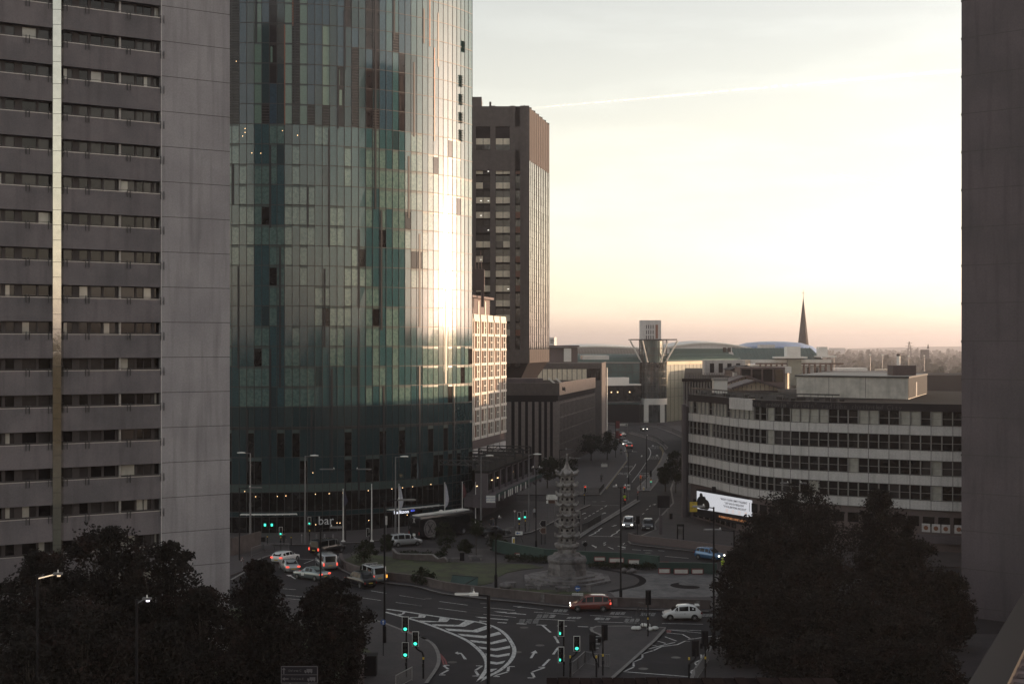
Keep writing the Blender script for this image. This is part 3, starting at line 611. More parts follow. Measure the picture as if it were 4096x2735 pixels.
# ---------------------------------------------------------------- low concrete building with an arched canopy
cw=Wall((-2.4,205),(5.2,238)); CL=cw.L
cb=thing('arcade_building','low dark concrete arcade building with a scalloped canopy and posters on its edge','building',*cw.p(0))
FT=[cw.p(.2,-1.6),cw.p(CL,-1.6),(-6,246),(-5.6,221),(-5.55,206.2)]
mb=MB(); mb.prism(FT,4.6,8.0); mb.prism([cw.p(.4,-4.4),cw.p(CL,-4.4),(-6,246),(-6.2,221)],0,4.5); mb.build('wall',m_('concrete_dark'),cb)
mb=MB(); mb.prism([cw.p(-.1,-1.2),cw.p(CL+.3,-1.2),(-6,246.4),(-5.7,221),(-5.7,205.8)],8.0,8.35); mb.build('roof',m_('roof_felt'),cb)
mb=MB(); cw.box(mb,0,CL,0,-5,4.45,4.75)
nb=7
for i in range(nb):
    a,b=CL*i/nb,CL*(i+1)/nb; n=10; prev=None
    for j in range(n):
        u0,u1=j/n,(j+1)/n; z0=3.15+1.0*math.sin(PI*(u0+u1)/2)**.6
        cw.box(mb,a+(b-a)*u0,a+(b-a)*u1,0,-.35,min(z0,4.4),4.45)
mb.add([cw.p(0,0,2.86),cw.p(0,0,4.75),cw.p(0,-5,4.75),cw.p(0,-5,2.86)],[(0,1,2,3)])
left=(xat(1893,205),205.0); mb.prism([cw.p(0,0),cw.p(0,-.4),(left[0],205.4),(left[0],205.0)],2.86,4.75); mb.build('canopy',m_('concrete_dark'),cb)
mb=MB(); cw.box(mb,0,CL,.04,.0,4.35,4.95); mb.build('canopy_edge',m_('green_parapet'),cb)
for i in range(9):
    mb=MB(); t=CL*i/8; cw.box(mb,t-.3,t+.3,-1.3,-2.3,4.76,8.0); mb.build('pillar',m_('concrete_dark'),cb)
wi=[]
for i in range(8):
    for j in range(5):
        a=CL*i/8+.35+j*(CL/8-.7)/5; q=MB(); cw.q(q,a,a+(CL/8-.7)/5-.1,-1.57,5.3,7.7,0); wi.append((1,q))
spread(wi,'window',[m_('window_dark')],cb)
for n_,x,y in (('D2',1590,480),('D2',1660,482),('D2',1405,557),('E7',655,622)):
    U,V=c(n_,x,y); t=cw.tU(U); mb=MB(); cw.box(mb,t-.3,t+.3,-1.5,-1.55,6.6,6.68); mb.build('lamp',m_('lamp_warm'),cb)
for x,y in ((330,835),(411,793),(462,765),(487,755),(513,742),(560,716),(585,706),(632,680),(700,642)):
    U,V=c('E7',x,y); t=cw.tU(U); mb=MB(); cw.box(mb,t-.32,t+.32,.10,.05,3.75,4.75); mb.build('poster',m_('sign_white'),cb)
wf=Wall((left[0],205.0),cw.p(0)); mb=MB(); t=wf.tU(1965); wf.box(mb,t-.75,t+.6,.05,.12,3.65,4.7,0); mb.build('sign_board',m_('sign_white'),cb)
mb=wf.sign(t-.08,.13,4.36,'BIRMINGHAM',.24,.005); mb.ext(wf.sign(t-.08,.13,3.98,'CITY CENTRE',.24,.005)); mb.build('lettering',m_('sign_blue'),cb)
for i in range(6):
    tr=MB()
    t=2+i*(CL-3)/5; a=cw.p(t,-1.8); b=cw.p(t,-9.5)
    for z in (9.0,9.7): tr.beam((*a,z),(*b,z),.16,.16)
    for j in range(8):
        u,v_=j/8,(j+1)/8; pa=Vector(a)*(1-u)+Vector(b)*u; pb=Vector(a)*(1-v_)+Vector(b)*v_
        tr.beam((pa.x,pa.y,9.0 if j%2 else 9.7),(pb.x,pb.y,9.7 if j%2 else 9.0),.1,.1)
    tr.beam((*a,8),(*a,9.7),.35,.35); tr.beam((*b,8),(*b,9.7),.25,.25); tr.build('roof_truss',m_('dark_metal'),cb)

# ---------------------------------------------------------------- low fluted block with its podium roof
fs=Wall((10.5,302),(21.9,358)); ff=Wall((-14,302),(10.5,302))
fb=thing('fluted_office_block','low brown concrete block with vertical fins and a pale sunlit parapet','building',10.5,302)
foot=[(-16,302.6),(9.9,302.6),(21.3,357.5),(-10,364)]
mb=MB(); mb.prism([(-16,302.6),(10.2,302.6),(21.6,357.8),(-10,364)],0,16.6); mb.build('core_wall',m_('dark_recess'),fb)
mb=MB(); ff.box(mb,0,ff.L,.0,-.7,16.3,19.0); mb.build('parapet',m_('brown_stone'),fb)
mb=MB(); fs.box(mb,0,fs.L,.0,-.7,16.3,19.0); mb.build('parapet',m_('fascia_sunlit'),fb)  # street side given a paler, pinker colour to stand for sunlight
mb=MB(); mb.prism([(-16,303),(9.7,303),(21,357),(-10,364)],16.6,17.4); mb.build('roof',m_('roof_felt'),fb)
fins=MB()
for a,b in ((485,513),(540,570),(596,628),(652,685),(708,740),(765,787),(812,836),(860,914)):
    t0,t1=ff.tU(1800+a*.4785),ff.tU(1800+b*.4785); ff.box(fins,t0,min(t1,ff.L),.05,-.8,0,14.8)
for a in (-5,-3,-1.2,.8): ff.box(fins,ff.tU(2000)+a,ff.tU(2000)+a+1,.05,-.8,0,14.8)
for i in range(30):
    t=.1+fs.L*i/29.5; fs.box(fins,t,t+.34,.0,-.75 if i in (0,29) else -.22,0,15.0)
for z in (2.2,5.2,8.2,11.2,14.4): fs.box(fins,0,fs.L,-.12,-.3,z,z+.25)
fs.box(MB(),0,1,0,1,0,1)
fins.build('concrete_fin',m_('fin_concrete'),fb)
mb=fs.sign(5.6,.05,17.6,'Genting',1.25,.06); mb.build('lettering',m_('sign_dark'),fb)
mb=MB(); mb.box(2,309,18.6,10,4,2.6); mb.box(-4,308,18.8,3.5,4,2.6,0,1); mb.build('roof_plant',[m_('concrete_dark'),m_('white_wall')],fb)
mb=MB()
for dx in (0,1.6):
    mb.beam((8.2+dx,307,20.0),(9.6+dx,307,18.8),.4,.4); mb.beam((9.6+dx,307,18.8),(8.2+dx,307,17.6),.4,.4)
mb.build('roof_duct',m_('white_wall'),fb)
# ---------------------------------------------------------------- dark office tower
tf=Wall((-16,325),(4.1,325)); tsd=Wall((4.1,325),(9.5,350))
tw=thing('office_tower','tall brown office tower with dark ribbed front and glass side facing the sunset','tower',4.1,325)
ZTOP,ZB=84.4,23.4
mb=MB(); mb.prism([(-16,325.6),(3.6,325.6),(8.9,349.6),(-10,353)],ZB,ZTOP-.8); mb.build('core_wall',m_('dark_recess'),tw)
mb=MB(); mb.prism([(-15,329),(1.5,329),(5.5,347),(-10,350)],17,ZB); mb.add([(-16,325.2,ZB),(4,325.2,ZB),(1.5,329,18),(-15,329,18)],[(0,1,2,3)]); mb.add([(4,325.2,ZB),(9.3,350,ZB),(5.5,347,18),(1.5,329,18)],[(0,1,2,3)]); mb.build('tapered_base',m_('dark_recess'),tw)
pier=MB(); bz=MB(); wi=[]
tu=lambda x: tf.tU(1800+x*.5423)
for a,b in ((100,130),(157,190),(297,335),(442,480),(518,586)): tf.box(pier,tu(a),min(tu(b),tf.L),.35 if a>500 else .25,-.7,ZB,ZTOP-.1)
for a,b in ((545,552),):tf.box(pier,tu(a),tu(b),.5,-.7,ZB,ZTOP)
tf.box(pier,0,tf.L,.1,-.7,ZTOP-5,ZTOP-.2); tf.box(pier,0,tf.L,.1,-.7,ZTOP-15.5,ZTOP-10.6); tf.box(pier,0,tf.L,.2,-.7,ZB-.3,ZB+3)
tf.box(pier,tu(440),tu(520),.1,-.7,ZTOP-15.5,ZTOP-.4)
pier.build('concrete_pier',m_('brown_stone'),tw)
for r in range(15):
    z1=zat(350+(375+r*108.5)*.5423,325); z0=zat(350+(420+r*108.5)*.5423,325)
    for a,b in ((60,98),(130,155),(192,242),(246,296),(338,389),(393,442),(484,518)):
        if b<0: continue
        q=MB(); m=rnd.choice((0,0,0,0,1,0)) if a<480 else rnd.choice((3,3,2,4))
        tf.q(q,tu(a),tu(b),-.30,z0,z1,m); wi.append((40-r,q))
        if rnd.random()<.12 and a<480:
            l=MB(); t_=tu(a)+1; tf.box(l,t_,t_+.35,-.25,-.29,z0+.55,z0+.67); l.build('ceiling_lamp',m_('lamp_white'),tw)
        tf.q(bz,tu(a)-.02,tu(b)+.02,-.34,z0-4,z0,0)
spread(wi,'window',[m_('blind_gleam'),m_('window_mid'),m_('window_dark'),m_('copper_fin'),m_('brown_glass')],tw)
bz.build('spandrel',m_('brown_glass'),tw)
mb=MB(); gl=MB(); st=MB()
n=11
for i in range(n+1):
    t=tsd.L*i/n; tsd.box(mb,max(t-.20,0),min(t+.20,tsd.L),.08,-.5,ZB,ZTOP-(.1 if i%2 else .35))
tsd.box(mb,0,tsd.L,.0,-.5,ZTOP-13.0,ZTOP-.5,1); tsd.box(mb,0,tsd.L,.05,-.5,ZB-.2,ZB+3,1)
mb.build('concrete_pier',[m_('frame_dark'),m_('red_brick')],tw)
for i in range(n):
    a,b=tsd.L*i/n+.20,tsd.L*(i+1)/n-.20; z=ZB+3
    while z<ZTOP-13.2: tsd.q(gl,a,b,-.04+rnd.uniform(-.01,.01),z,z+1.75,0); z+=1.79
gl.build('glazing',m_('bronze_glass'),tw)
mb=MB(); mb.box(-11,332,84.9,7.4,8,4.2); mb.box(-5.2,327,84.9,.5,.5,1.4); mb.build('roof_plant',m_('brown_stone'),tw)
# ---------------------------------------------------------------- ribbon-window block behind
rf=Wall((6,400),(26.3,400)); rs=Wall((26.3,400),(29.7,432))
rb=thing('ribbon_window_block','dark office block with a ribbon of pale windows under its roof, behind the fluted block','building',26.3,400)
mb=MB(); mb.prism([(0,400.5),(25.9,400.5),(29.2,431.5),(0,436)],0,22); rf.box(mb,0,rf.L,.0,-.4,20.6,22.3); rf.box(mb,0,rf.L,0,-.4,9,17.2); mb.build('wall',m_('brown_stone'),rb)
mb=MB(); rs.box(mb,0,rs.L,.0,-.4,0,22.3); mb.build('side_wall',m_('brown_stone'),rb)
for i in range(14):
    q=MB(); a=rf.L*i/14; rf.q(q,a+.1,a+rf.L/14-.1,-.2,17.3,20.5,1 if i<11 else 0); q.build('window',[m_('window_dark'),m_('blind_gleam')],rb)
mb=MB(); mb.box(13,412,24.6,13,12,4.6); mb.box(12,412,27.2,16,14,.5); mb.box(25,415,23.8,8,14,1.2,0,1); mb.box(16.5,405.8,24.6,2.2,.5,4,0,1); mb.build('penthouse',[m_('frame_brown'),m_('white_wall')],rb)
mb=MB(); mb.tube((29.95,431,0),(29.95,431,20.5),.22,.22,8); mb.build('lit_edge',m_('white_wall'),rb)  # white tube standing for light along the building's edge
# ---------------------------------------------------------------- shopping centre with glazed corner drum
MC=(50.7,491.0); mr=4.9
ml=thing('shopping_centre','large glazed shopping centre with green vaulted roof and a drum tower under splayed struts','shopping centre',*MC)
lw_=Wall((20,487),(45,487)); rw=Wall((55.4,490),(97.6,560))
mb=MB(); lw_.box(mb,0,25.5,0,-20,6,21.2); lw_.q(mb,0,25.5,.05,0,6.5,1); mb.build('wall',[m_('mall_glass'),m_('dark_recess')],ml)
mb=MB(); rw.box(mb,0,rw.L,0,-25,0,21.2); mb.build('wall',m_('mall_sunlit'),ml)
gr_=MB(); 
for i in range(11): lw_.box(gr_,i*2.55-.06,i*2.55+.06,.12,0,6,21)
for z in (9,12,15,18,21): lw_.box(gr_,0,25.5,.12,0,z-.07,z+.07)
for i in range(25): rw.box(gr_,i*rw.L/24-.06,i*rw.L/24+.06,.08,0,0,21)
for z in (9,12,15,18): rw.box(gr_,0,rw.L,.08,0,z-.06,z+.06)
for i in range(15):
    a=2*PI*i/15; gr_.beam((MC[0]+mr*1.01*math.cos(a),MC[1]+mr*1.01*math.sin(a),0),(MC[0]+mr*1.01*math.cos(a),MC[1]+mr*1.01*math.sin(a),29.5),.16,.16)
for z in (11,13.4,15.8,18.2,24,26.5): gr_.lathe([(mr*1.012,z-.08),(mr*1.012,z+.08)],*MC,20)
gr_.build('glazing_bar',m_('dark_metal'),ml)
mb=MB(); mb.lathe([(mr,0),(mr,21.5),(3.7,21.6)],*MC,30); mb.build('drum',m_('drum_glass'),ml)
mb=MB(); mb.lathe([(3.6,21.5),(3.6,29.4)],*MC,30); mb.build('lantern',m_('mall_glass'),ml)
mb=MB(); mb.lathe([(mr*1.04,6.4),(mr*1.04,8.6)],*MC,30)
for a in (-125,-55): 
    x,y=MC[0]+mr*1.02*math.cos(R(a)),MC[1]+mr*1.02*math.sin(R(a)); mb.box(x,y,3.2,1.6,1.2,6.4)
mb.build('white_ring',m_('white_wall'),ml)
for i in range(8):
    a=R(-160+i*20); mb=MB(); mb.tube((MC[0]+4.3*math.cos(a),MC[1]+4.3*math.sin(a),21),(MC[0]+9*math.cos(a),MC[1]+9*math.sin(a),29.2),.28,.28,6); 
    if i in (0,2,5,7): mb.build('splayed_strut',m_('white_wall'),ml)
mb=MB(); mb.box(MC[0]-.2,MC[1],29.6,16.5,10,.35); mb.build('flat_canopy',m_('dark_metal'),ml)
mb=MB(); mb.box(MC[0]-.6,MC[1]+4,31,7.4,5,11.2)
for x in (-1.6,-.8,0,.8): 
    for z in (30.4,32.3,34.2): mb.box(MC[0]-.6+x,MC[1]+1.48,z,.28,.05,1.4,0,1)
mb.box(MC[0]+1.5,MC[1]+1.47,32.5,.9,.06,5,0,2); mb.build('rooftop_box',[m_('concrete_pale'),m_('dark_recess'),m_('copper_fin')],ml)
def vault(mb,a,b,dep,z0,z1,m=0,n=9):
    a,b=Vector(a),Vector(b); d=(b-a).normalized(); nn=Vector((-d.y,d.x)); pts=[]
    for i in range(n+1):
        t=PI*i/n; pts.append((-math.cos(t)*dep/2+dep/2,z0+(z1-z0)*math.sin(t)))
    for (o0,h0),(o1,h1) in zip(pts,pts[1:]):
        p,q=a+nn*o0,a+nn*o1; r,s=b+nn*o1,b+nn*o0; mb.quad((p.x,p.y,h0),(s.x,s.y,h0),(r.x,r.y,h1),(q.x,q.y,h1),m)
    for e in (a,b): mb.add([(e.x+nn.x*o,e.y+nn.y*o,h) for o,h in pts],[tuple(range(n+1))],m)
    L=(b-a).length; k=int(L/1.2)
    for i in range(k):
        e=a+d*(L*i/k)
        for (o0,h0),(o1,h1) in zip(pts[:5],pts[1:6]):
            p,q=e+nn*o0,e+nn*o1; mb.beam((p.x,p.y,h0+.08),(q.x,q.y,h1+.08),.22,.16,m)
mb=MB(); vault(mb,(18,488.5),(46,488.5),18,21.2,24.4); vault(mb,(56,492),(93,553),18,21.2,24.4); mb.build('vaulted_roof',m_('green_roof'),ml)
mb=MB(); rw.box(mb,-.2,rw.L+.2,.35,-1,20.6,21.7); lw_.box(mb,0,25.5,.2,-1,21.2,21.6,1); mb.build('parapet',[m_('tan_panel'),m_('frame_grey')],ml)
for i,l in enumerate('DEBENHAMS'):
    a=R(-130+i*10); mb=text_mb(l,1.35,facing((MC[0]+mr*1.06*math.cos(a),MC[1]+mr*1.06*math.sin(a),20.2),a+PI/2),0,.05); mb.build('lettering',m_('black_paint'),ml)
mb=MB(); 
for i in range(14):
    t0,t1=PI*i/14,PI*(i+1)/14; x0,x1=88-11*math.cos(t0),88-11*math.cos(t1)
    mb.quad((x0,498,12+8*math.sin(t0)),(x1,498,12+8*math.sin(t1)),(x1,540,12+8*math.sin(t1)),(x0,540,12+8*math.sin(t0)),0)
    mb.quad((x0,498,8),(x1,498,8),(x1,498,12+8*math.sin(t1)-.5),(x0,498,12+8*math.sin(t0)-.5),1)
mb.build('barrel_vault',[m_('white_wall'),m_('tan_panel')],ml)
mb=MB(); mb.box(67,478,14.4,11,8,9); mb.box(69,477,4.5,.9,6,9.5); mb.box(62,478.2,4.5,3,6,9); mb.build('stone_annexe',m_('tan_panel'),ml)
fbx=Wall((29.5,470),(45,476)); mb=MB(); fbx.box(mb,0,fbx.L,0,-4,8.2,13.6); mb.build('footbridge',m_('window_room'),ml)
mb=MB(); fbx.box(mb,-.5,fbx.L,.1,-4.2,13.6,14.1); fbx.box(mb,0,fbx.L*.72,0,-4,14.1,16.4); fbx.box(mb,-.5,fbx.L,.1,-4.2,7.6,8.2,1); mb.build('bridge_roof',[m_('white_wall'),m_('dark_metal')],ml)
for t in (5,7.4,12): mb=MB(); fbx.box(mb,t,t+.35,.06,.01,11.2,11.5); mb.build('lamp',m_('lamp_warm'),ml)
# ---------------------------------------------------------------- curved office building (right of the street)
CP=smooth([(27.9,216),(30.3,208.6),(32.1,201.5),(34.7,194.6),(38.0,190.2),(42.4,187.0),(47.0,184.3),(51.8,181.7),(58.6,178.4),(69,177.6),(92,178.5)],8)
cl=[0]
for i in range(1,len(CP)): cl.append(cl[-1]+math.hypot(CP[i][0]-CP[i-1][0],CP[i][1]-CP[i-1][1]))
def cpt(t,o=0):
    t=max(0,min(cl[-1]-1e-6,t)); i=max(j for j in range(len(cl)) if cl[j]<=t); i=min(i,len(CP)-2); u=(t-cl[i])/(cl[i+1]-cl[i])
    p=Vector(CP[i])*(1-u)+Vector(CP[i+1])*u; j0,j1=max(i-1,0),min(i+2,len(CP)-1); d=Vector(CP[j1])-Vector(CP[j0]); d.normalize(); n=Vector((d.y,-d.x))
    return (p.x+n.x*o,p.y+n.y*o)
def ctU(U):
    k=(U-U0)/F; b=min(range(0,int(cl[-1]*20)),key=lambda i:abs((lambda p:p[0]/p[1]-k)(cpt(i/20)))); return b/20
cv=thing('curved_office_building','curved grey office building with stacked concrete bands and ribbon windows above the lit screen','building',27.9,216)
def band(mb,t0,t1,o0,o1,z0,z1,m=0,step=1.2):
    n=max(1,int((t1-t0)/step))
    for i in range(n):
        a,b=t0+(t1-t0)*i/n,t0+(t1-t0)*(i+1)/n; mb.prism([cpt(a,o0),cpt(b,o0),cpt(b,o1),cpt(a,o1)],z0,z1,m)
def cquad(mb,a,b,o,z0,z1,m=0): p,q=cpt(a,o),cpt(b,o); mb.quad((*p,z0),(*q,z0),(*q,z1),(*p,z1),m)
CLN=cl[-1]; ZS=[(18.47,16.64),(15.30,13.36),(11.97,10.08),(8.70,6.80)]
core=[cpt(CLN*i/40,-.6) for i in range(41)]
mb=MB(); mb.prism(core+[(110,190),(100,225),(37,258)],0,19.2); mb.build('core_wall',m_('dark_recess'),cv)  # hidden back pushed further out to keep sun off the arcade
bands=[(15.30,16.64),(11.97,13.36),(8.70,10.08),(5.48,6.80)]
jt=MB()
for z0,z1 in bands:
    mb=MB(); band(mb,0,CLN,0,-.7,z0,z1); mb.build('concrete_band',m_('concrete_pale'),cv)
    band(jt,0,CLN,.05,-.05,z1-.06,z1,1); band(jt,0,CLN,.03,-.05,z0-.02,z0+.06,1)
    t=1.4
    while t<CLN: jt.prism([cpt(t-.035,.012),cpt(t+.035,.012),cpt(t+.035,-.01),cpt(t-.035,-.01)],z0,z1); t+=2.75
tag(jt.build('panel_joint',[m_('joint'),m_('joint')],cv),kind='stuff')
wi=[]; ps=MB(); r2=random.Random(8)
WT=1.375; nw=int(CLN/WT)
for fl,(z1,z0) in enumerate(ZS):
    for i in range(nw):
        a,b=i*WT,(i+1)*WT
        if fl==0: m=3 if r2.random()<.55 else r2.choice((0,1))
        else: m=r2.choice((0,0,0,0,1,1,2)) if r2.random()>.04 else 3
        q=MB(); cquad(q,a+.07,b-.07,-.30,z0,z1,m); zc=z0+(z1-z0)*.47; p,s=cpt(a,-.26),cpt(b,-.26); q.beam((*p,zc),(*s,zc),.07,.06,4)
        wi.append(((30-i)+ (4-fl) if a<52 else 0,q))
        ps.prism([cpt(a-.07,-.08),cpt(a+.07,-.08),cpt(a+.07,-.5),cpt(a-.07,-.5)],z0,z1)
spread(wi,'window',[m_('window_dark'),m_('window_room'),m_('window_mid'),m_('window_blind'),m_('frame_grey')],cv)
tag(ps.build('window_post',m_('frame_grey'),cv),kind='stuff')
mb=MB(); band(mb,0,CLN,.05,-.6,18.47,19.36); band(mb,0,CLN,.15,-.7,19.36,19.5); mb.build('fascia',m_('sign_dark'),cv)
mat('old_letter',(.045,.04,.042),.6,0)
for body,x,y,sz in (("Movin' groovin'",1330,165,1.0),("livin' drivin' radio",1790,185,1.0)):
    U,V=c('D4',x,y); t=ctU(U); n=len(body); st=.52
    for i,l in enumerate(body):
        if l==' ': continue
        tt=t+(i-n/2)*st; p=cpt(tt,.07); q=cpt(tt+.3,.07); az=math.atan2(q[1]-p[1],q[0]-p[0]); text_mb(l,sz,facing((p[0],p[1],18.9),az),0,.02).build('lettering',m_('old_letter'),cv)
for body,x,y,sz in (('The rhythm of',1040,1190,.9),('the City',1320,1195,.9)):
    U,V=c('C8',x,y); t=ctU(U); n=len(body); st=.5
    for i,l in enumerate(body):
        if l==' ': continue
        tt=t+(i-n/2)*st; p=cpt(tt,.07); q=cpt(tt+.3,.07); az=math.atan2(q[1]-p[1],q[0]-p[0]); text_mb(l,sz,facing((p[0],p[1],18.9),az),0,.02).build('lettering',m_('old_letter'),cv)
ta,tb=ctU(c('D4',848,0)[0]),ctU(c('D4',1138,0)[0]); mb=MB(); band(mb,ta,tb,.16,-.3,17.9,19.55); mb.build('blank_panel',m_('concrete_pale'),cv)
mb=MB(); band(mb,0,CLN,-.5,-4,19.2,19.45); mb.prism(core+[(110,190),(100,225),(37,258)],19.2,19.3); mb.build('roof',m_('roof_felt'),cv)
mb=MB(); p=cpt(0); mb.prism([(27.3,216.4),(27.9,216.2),(28.8,225),(28.2,225)],0,17.6); mb.box(27.2,216.3,9,.5,1.6,17.8); mb.build('end_pier',m_('concrete_dark'),cv)
mb=MB(); 
for i in range(70):
    a=CLN*i/70*.42; p=cpt(a,-.5)
    if i%2==0: mb.beam((*p,19.4),(*p,20.5),.06,.06)
    q=cpt(a+CLN/70*.42,-.5); mb.beam((*p,20.45),(*q,20.45),.09,.2)
    if r2.random()<.5: mb.box(p[0]+r2.uniform(.5,3),p[1]+r2.uniform(1,3),19.6,r2.uniform(.3,.9),.4,r2.uniform(.3,.8))
tag(mb.build('roof_rail',m_('dark_metal'),cv),kind='stuff')
# ground floor: shop fronts behind the screen
mb=MB(); band(mb,0,CLN,-.4,-.6,0,5.5); mb.build('shop_wall',m_('frame_brown'),cv)
for i in range(26):
    a=1+i*2.0; 
    if a>CLN-3: break
    q=MB(); cquad(q,a,a+1.5,-.36,3.3 if i>7 else .4,4.6 if i>7 else 3.1,0); q.build('shop_window',m_('window_room'),cv)
ts_=ctU(3700); mb=MB(); band(mb,ts_-1,CLN,.3,-.3,1.2,2.3); mb.build('shop_fascia',m_('concrete_dark'),cv)
for i,x in enumerate((1332,1430,1527,1655)):
    U,V=c('D5',x,1332); t=ctU(U); mb=MB(); cquad(mb,t-.55,t+.55,-.2,2.6,3.7,0); p=cpt(t,-.15); az=math.atan2(cpt(t+.5)[1]-cpt(t-.5)[1],cpt(t+.5)[0]-cpt(t-.5)[0])
    dd=MB(); disc(dd,0,0,.3,0,n=16,m=1); dd.xf(facing((p[0],p[1],3.15),az)); mb.ext(dd); mb.build('window_poster',[m_('concrete_pale'),m_('copper_fin')],cv)
# rooftop plant room
pw=Wall((44.2,212),(58.2,200.5)); pr=thing('plant_room','long blank pale plant room on the roof of the curved building','plant room',44.2,212,19.3)
mb=MB(); mb.prism([pw.p(0),pw.p(pw.L),(68,224),(54,236)],19.31,22.4); mb.build('wall',m_('plaster_pale'),pr)
mb=MB(); mb.prism([pw.p(-.2,.2),pw.p(pw.L+.2,.2),(68.3,224.3),(53.8,236.3)],22.4,22.65); mb.build('roof',m_('dark_metal'),pr)
sw=Wall(pw.p(pw.L,.02),(68.05,223.9)); mb=MB(); sw.q(mb,0,sw.L,.03,19.4,22.4); mb.build('dark_side',m_('black_paint'),pr)  # right side drawn as one near-black sheet over the pale wall
mb=MB(); sw.box(mb,9,10.6,.08,.03,19.4,21.6); mb.build('door',m_('frame_grey'),pr)
mb=MB(); mb.box(60.5,212,23.4,3.6,3,1.5); mb.build('roof_hatch',m_('frame_brown'),pr)
for t in (pw.L*.3,pw.L*.63): mb=MB(); pw.box(mb,t-.03,t+.03,.012,0,19.4,22.4); mb.build('panel_joint',m_('joint'),pr)
# ---------------------------------------------------------------- row building along the far right side of the street
rwl=Wall((36.8,292),(45.5,262)); 
rr_=thing('ribbed_terrace_block','dark ribbed terrace block along the street behind the curved building','building',36,300)
sd_=Wall((34.6,330),(36.0,268)); 
sd_=Wall((xat(2733,268),268),(xat(2890,268)+6,262)); 
mb=MB(); mb.prism([sd_.p(0,-.4),sd_.p(sd_.L,-.4),(72,395),(51,402)],0,20.6); mb.build('core_wall',m_('dark_recess'),rr_)  # hidden back drawn out to shade the fluted block
mb=MB(); 
for i in range(26): a=sd_.L*i/26; sd_.box(mb,a,a+.28,.1,-.4,0,20.2)
mb.build('mullion',m_('frame_grey'),rr_)
mb=MB(); sd_.box(mb,0,sd_.L,.05,-.4,15.2,16.6); sd_.box(mb,0,sd_.L,.05,-.4,10,11.4); mb.build('concrete_band',m_('concrete_dark'),rr_)
mb=MB(); sd_.box(mb,-.2,sd_.L,.25,-3,20.2,20.8); mb.prism([sd_.p(0,-1),sd_.p(sd_.L,-1),(72,395),(51,402)],20.6,20.75); mb.build('roof',m_('roof_felt'),rr_)
mb=MB()
for i in range(30):
    a=sd_.L*i/30; mb.beam(sd_.p(a,-1,20.8),sd_.p(a,-1,21.9),.07,.07); mb.beam(sd_.p(a,-1,21.8),sd_.p(a+sd_.L/30,-1,21.8),.07,.07)
mb.build('roof_rail',m_('frame_brown'),rr_)
def gable(label,U,V_eave,V_ridge,hw,Y,dep=10):
    x=xat(U,Y); ze,zr=zat(V_eave,Y),zat(V_ridge,Y); o=thing('gabled_rooftop_house',label,'building',x,Y)
    mb=MB(); mb.prism([(x-hw,Y),(x+hw,Y),(x+hw,Y+dep),(x-hw,Y+dep)],14,ze-.6); mb.build('wall',m_('frame_brown'),o)
    mb=MB(); n=10
    for i in range(n):
        u0,u1=-1+2*i/n+.02,-1+2*(i+1)/n-.02; h=lambda u: ze+(zr-ze)*(1-abs(u))-.15
        mb.quad((x+hw*u0,Y-.02,ze-.6),(x+hw*u1,Y-.02,ze-.6),(x+hw*u1,Y-.02,h(u1)),(x+hw*u0,Y-.02,h(u0)))
    mb.build('gable_panel',m_('tan_panel'),o)
    mb=MB()
    for s in (-1,1): 
        mb.quad((x+s*hw*1.12,Y-.8,ze-.25),(x,Y-.8,zr),(x,Y+dep,zr),(x+s*hw*1.12,Y+dep,ze-.25)); mb.beam((x+s*hw*1.12,Y-.8,ze-.25),(x,Y-.8,zr),.3,.35)
    mb.build('roof',m_('frame_brown'),o); return o
gable('brown gabled rooftop house with cream panels, nearest behind the curved building',*c('E5',1085,490)[:1],1400+492*.298,1400+405*.298,3.8,234)
gable('brown gabled rooftop house set behind the nearest gable, chimney stain on its cream panels',c('E5',945,400)[0],1400+425*.298,1400+345*.298,3.2,252)
gable('small brown gabled house at the back right of the rooftop gables',c('E5',1215,310)[0],1400+325*.298,1400+270*.298,2.1,275)
o=thing('rooftop_house','flat dark rooftop house with pale window strip behind the gabled roofs','building',xat(2990,285),285)
mb=MB(); x=xat(2982,285); mb.box(x,290,18.2,5.6,10,8); mb.build('wall',m_('frame_brown'),o)
mb=MB(); mb.add([(x-3.3,284,22.2),(x,284,23.1),(x+3.3,284,22.2),(x+3.3,296,22.2),(x,296,23.1),(x-3.3,296,22.2)],[(0,1,4,5),(1,2,3,4)]); mb.beam((x-3.3,284,22.2),(x,284,23.1),.25,.25); mb.beam((x+3.3,284,22.2),(x,284,23.1),.25,.25); mb.build('roof',m_('sign_dark'),o)
mb=MB(); mb.box(x-.3,284.9,21.5,3.4,.1,.5); mb.build('window',m_('frame_grey'),o)
for i,(n_,x_,y_,w_,h_,Y_) in enumerate((('E5',600,490,2.2,3.0,226),('E5',835,335,1.6,1.5,262),('E5',945,330,1.6,1.3,264))):
    U,V=c(n_,x_,y_); o=thing('ventilation_unit',('large pale ventilation box on the roof beside the nearest gable','pale rooftop cooling unit, left one of the pair by the dark roof','pale rooftop cooling unit, right one of the pair by the dark roof')[i],'ventilation unit',xat(U,Y_),Y_,zat(V,Y_))
    mb=MB(); mb.box(xat(U,Y_),Y_,zat(V,Y_)-h_*.1,w_,w_,h_*.9); mb.build('casing',m_('white_wall'),o)
    mb=MB(); mb.box(xat(U,Y_),Y_,zat(V,Y_)+h_*.4,w_*1.1,w_*1.1,h_*.12); mb.build('lid',m_('frame_grey'),o)
x=xat(2900,300); o=thing('cooling_unit','row of grey rooftop chillers under the arched vault','cooling unit',x,300,21)
mb=MB(); mb.box(xat(2895,300),300,22.5,9,3,3.2); mb.build('casing',m_('concrete_pale'),o)
for dx in (-2.8,-.9,1,2.9): mb=MB(); mb.box(xat(2895,300)+dx,298.45,22.4,.9,.1,2); mb.build('door',m_('dark_recess'),o)
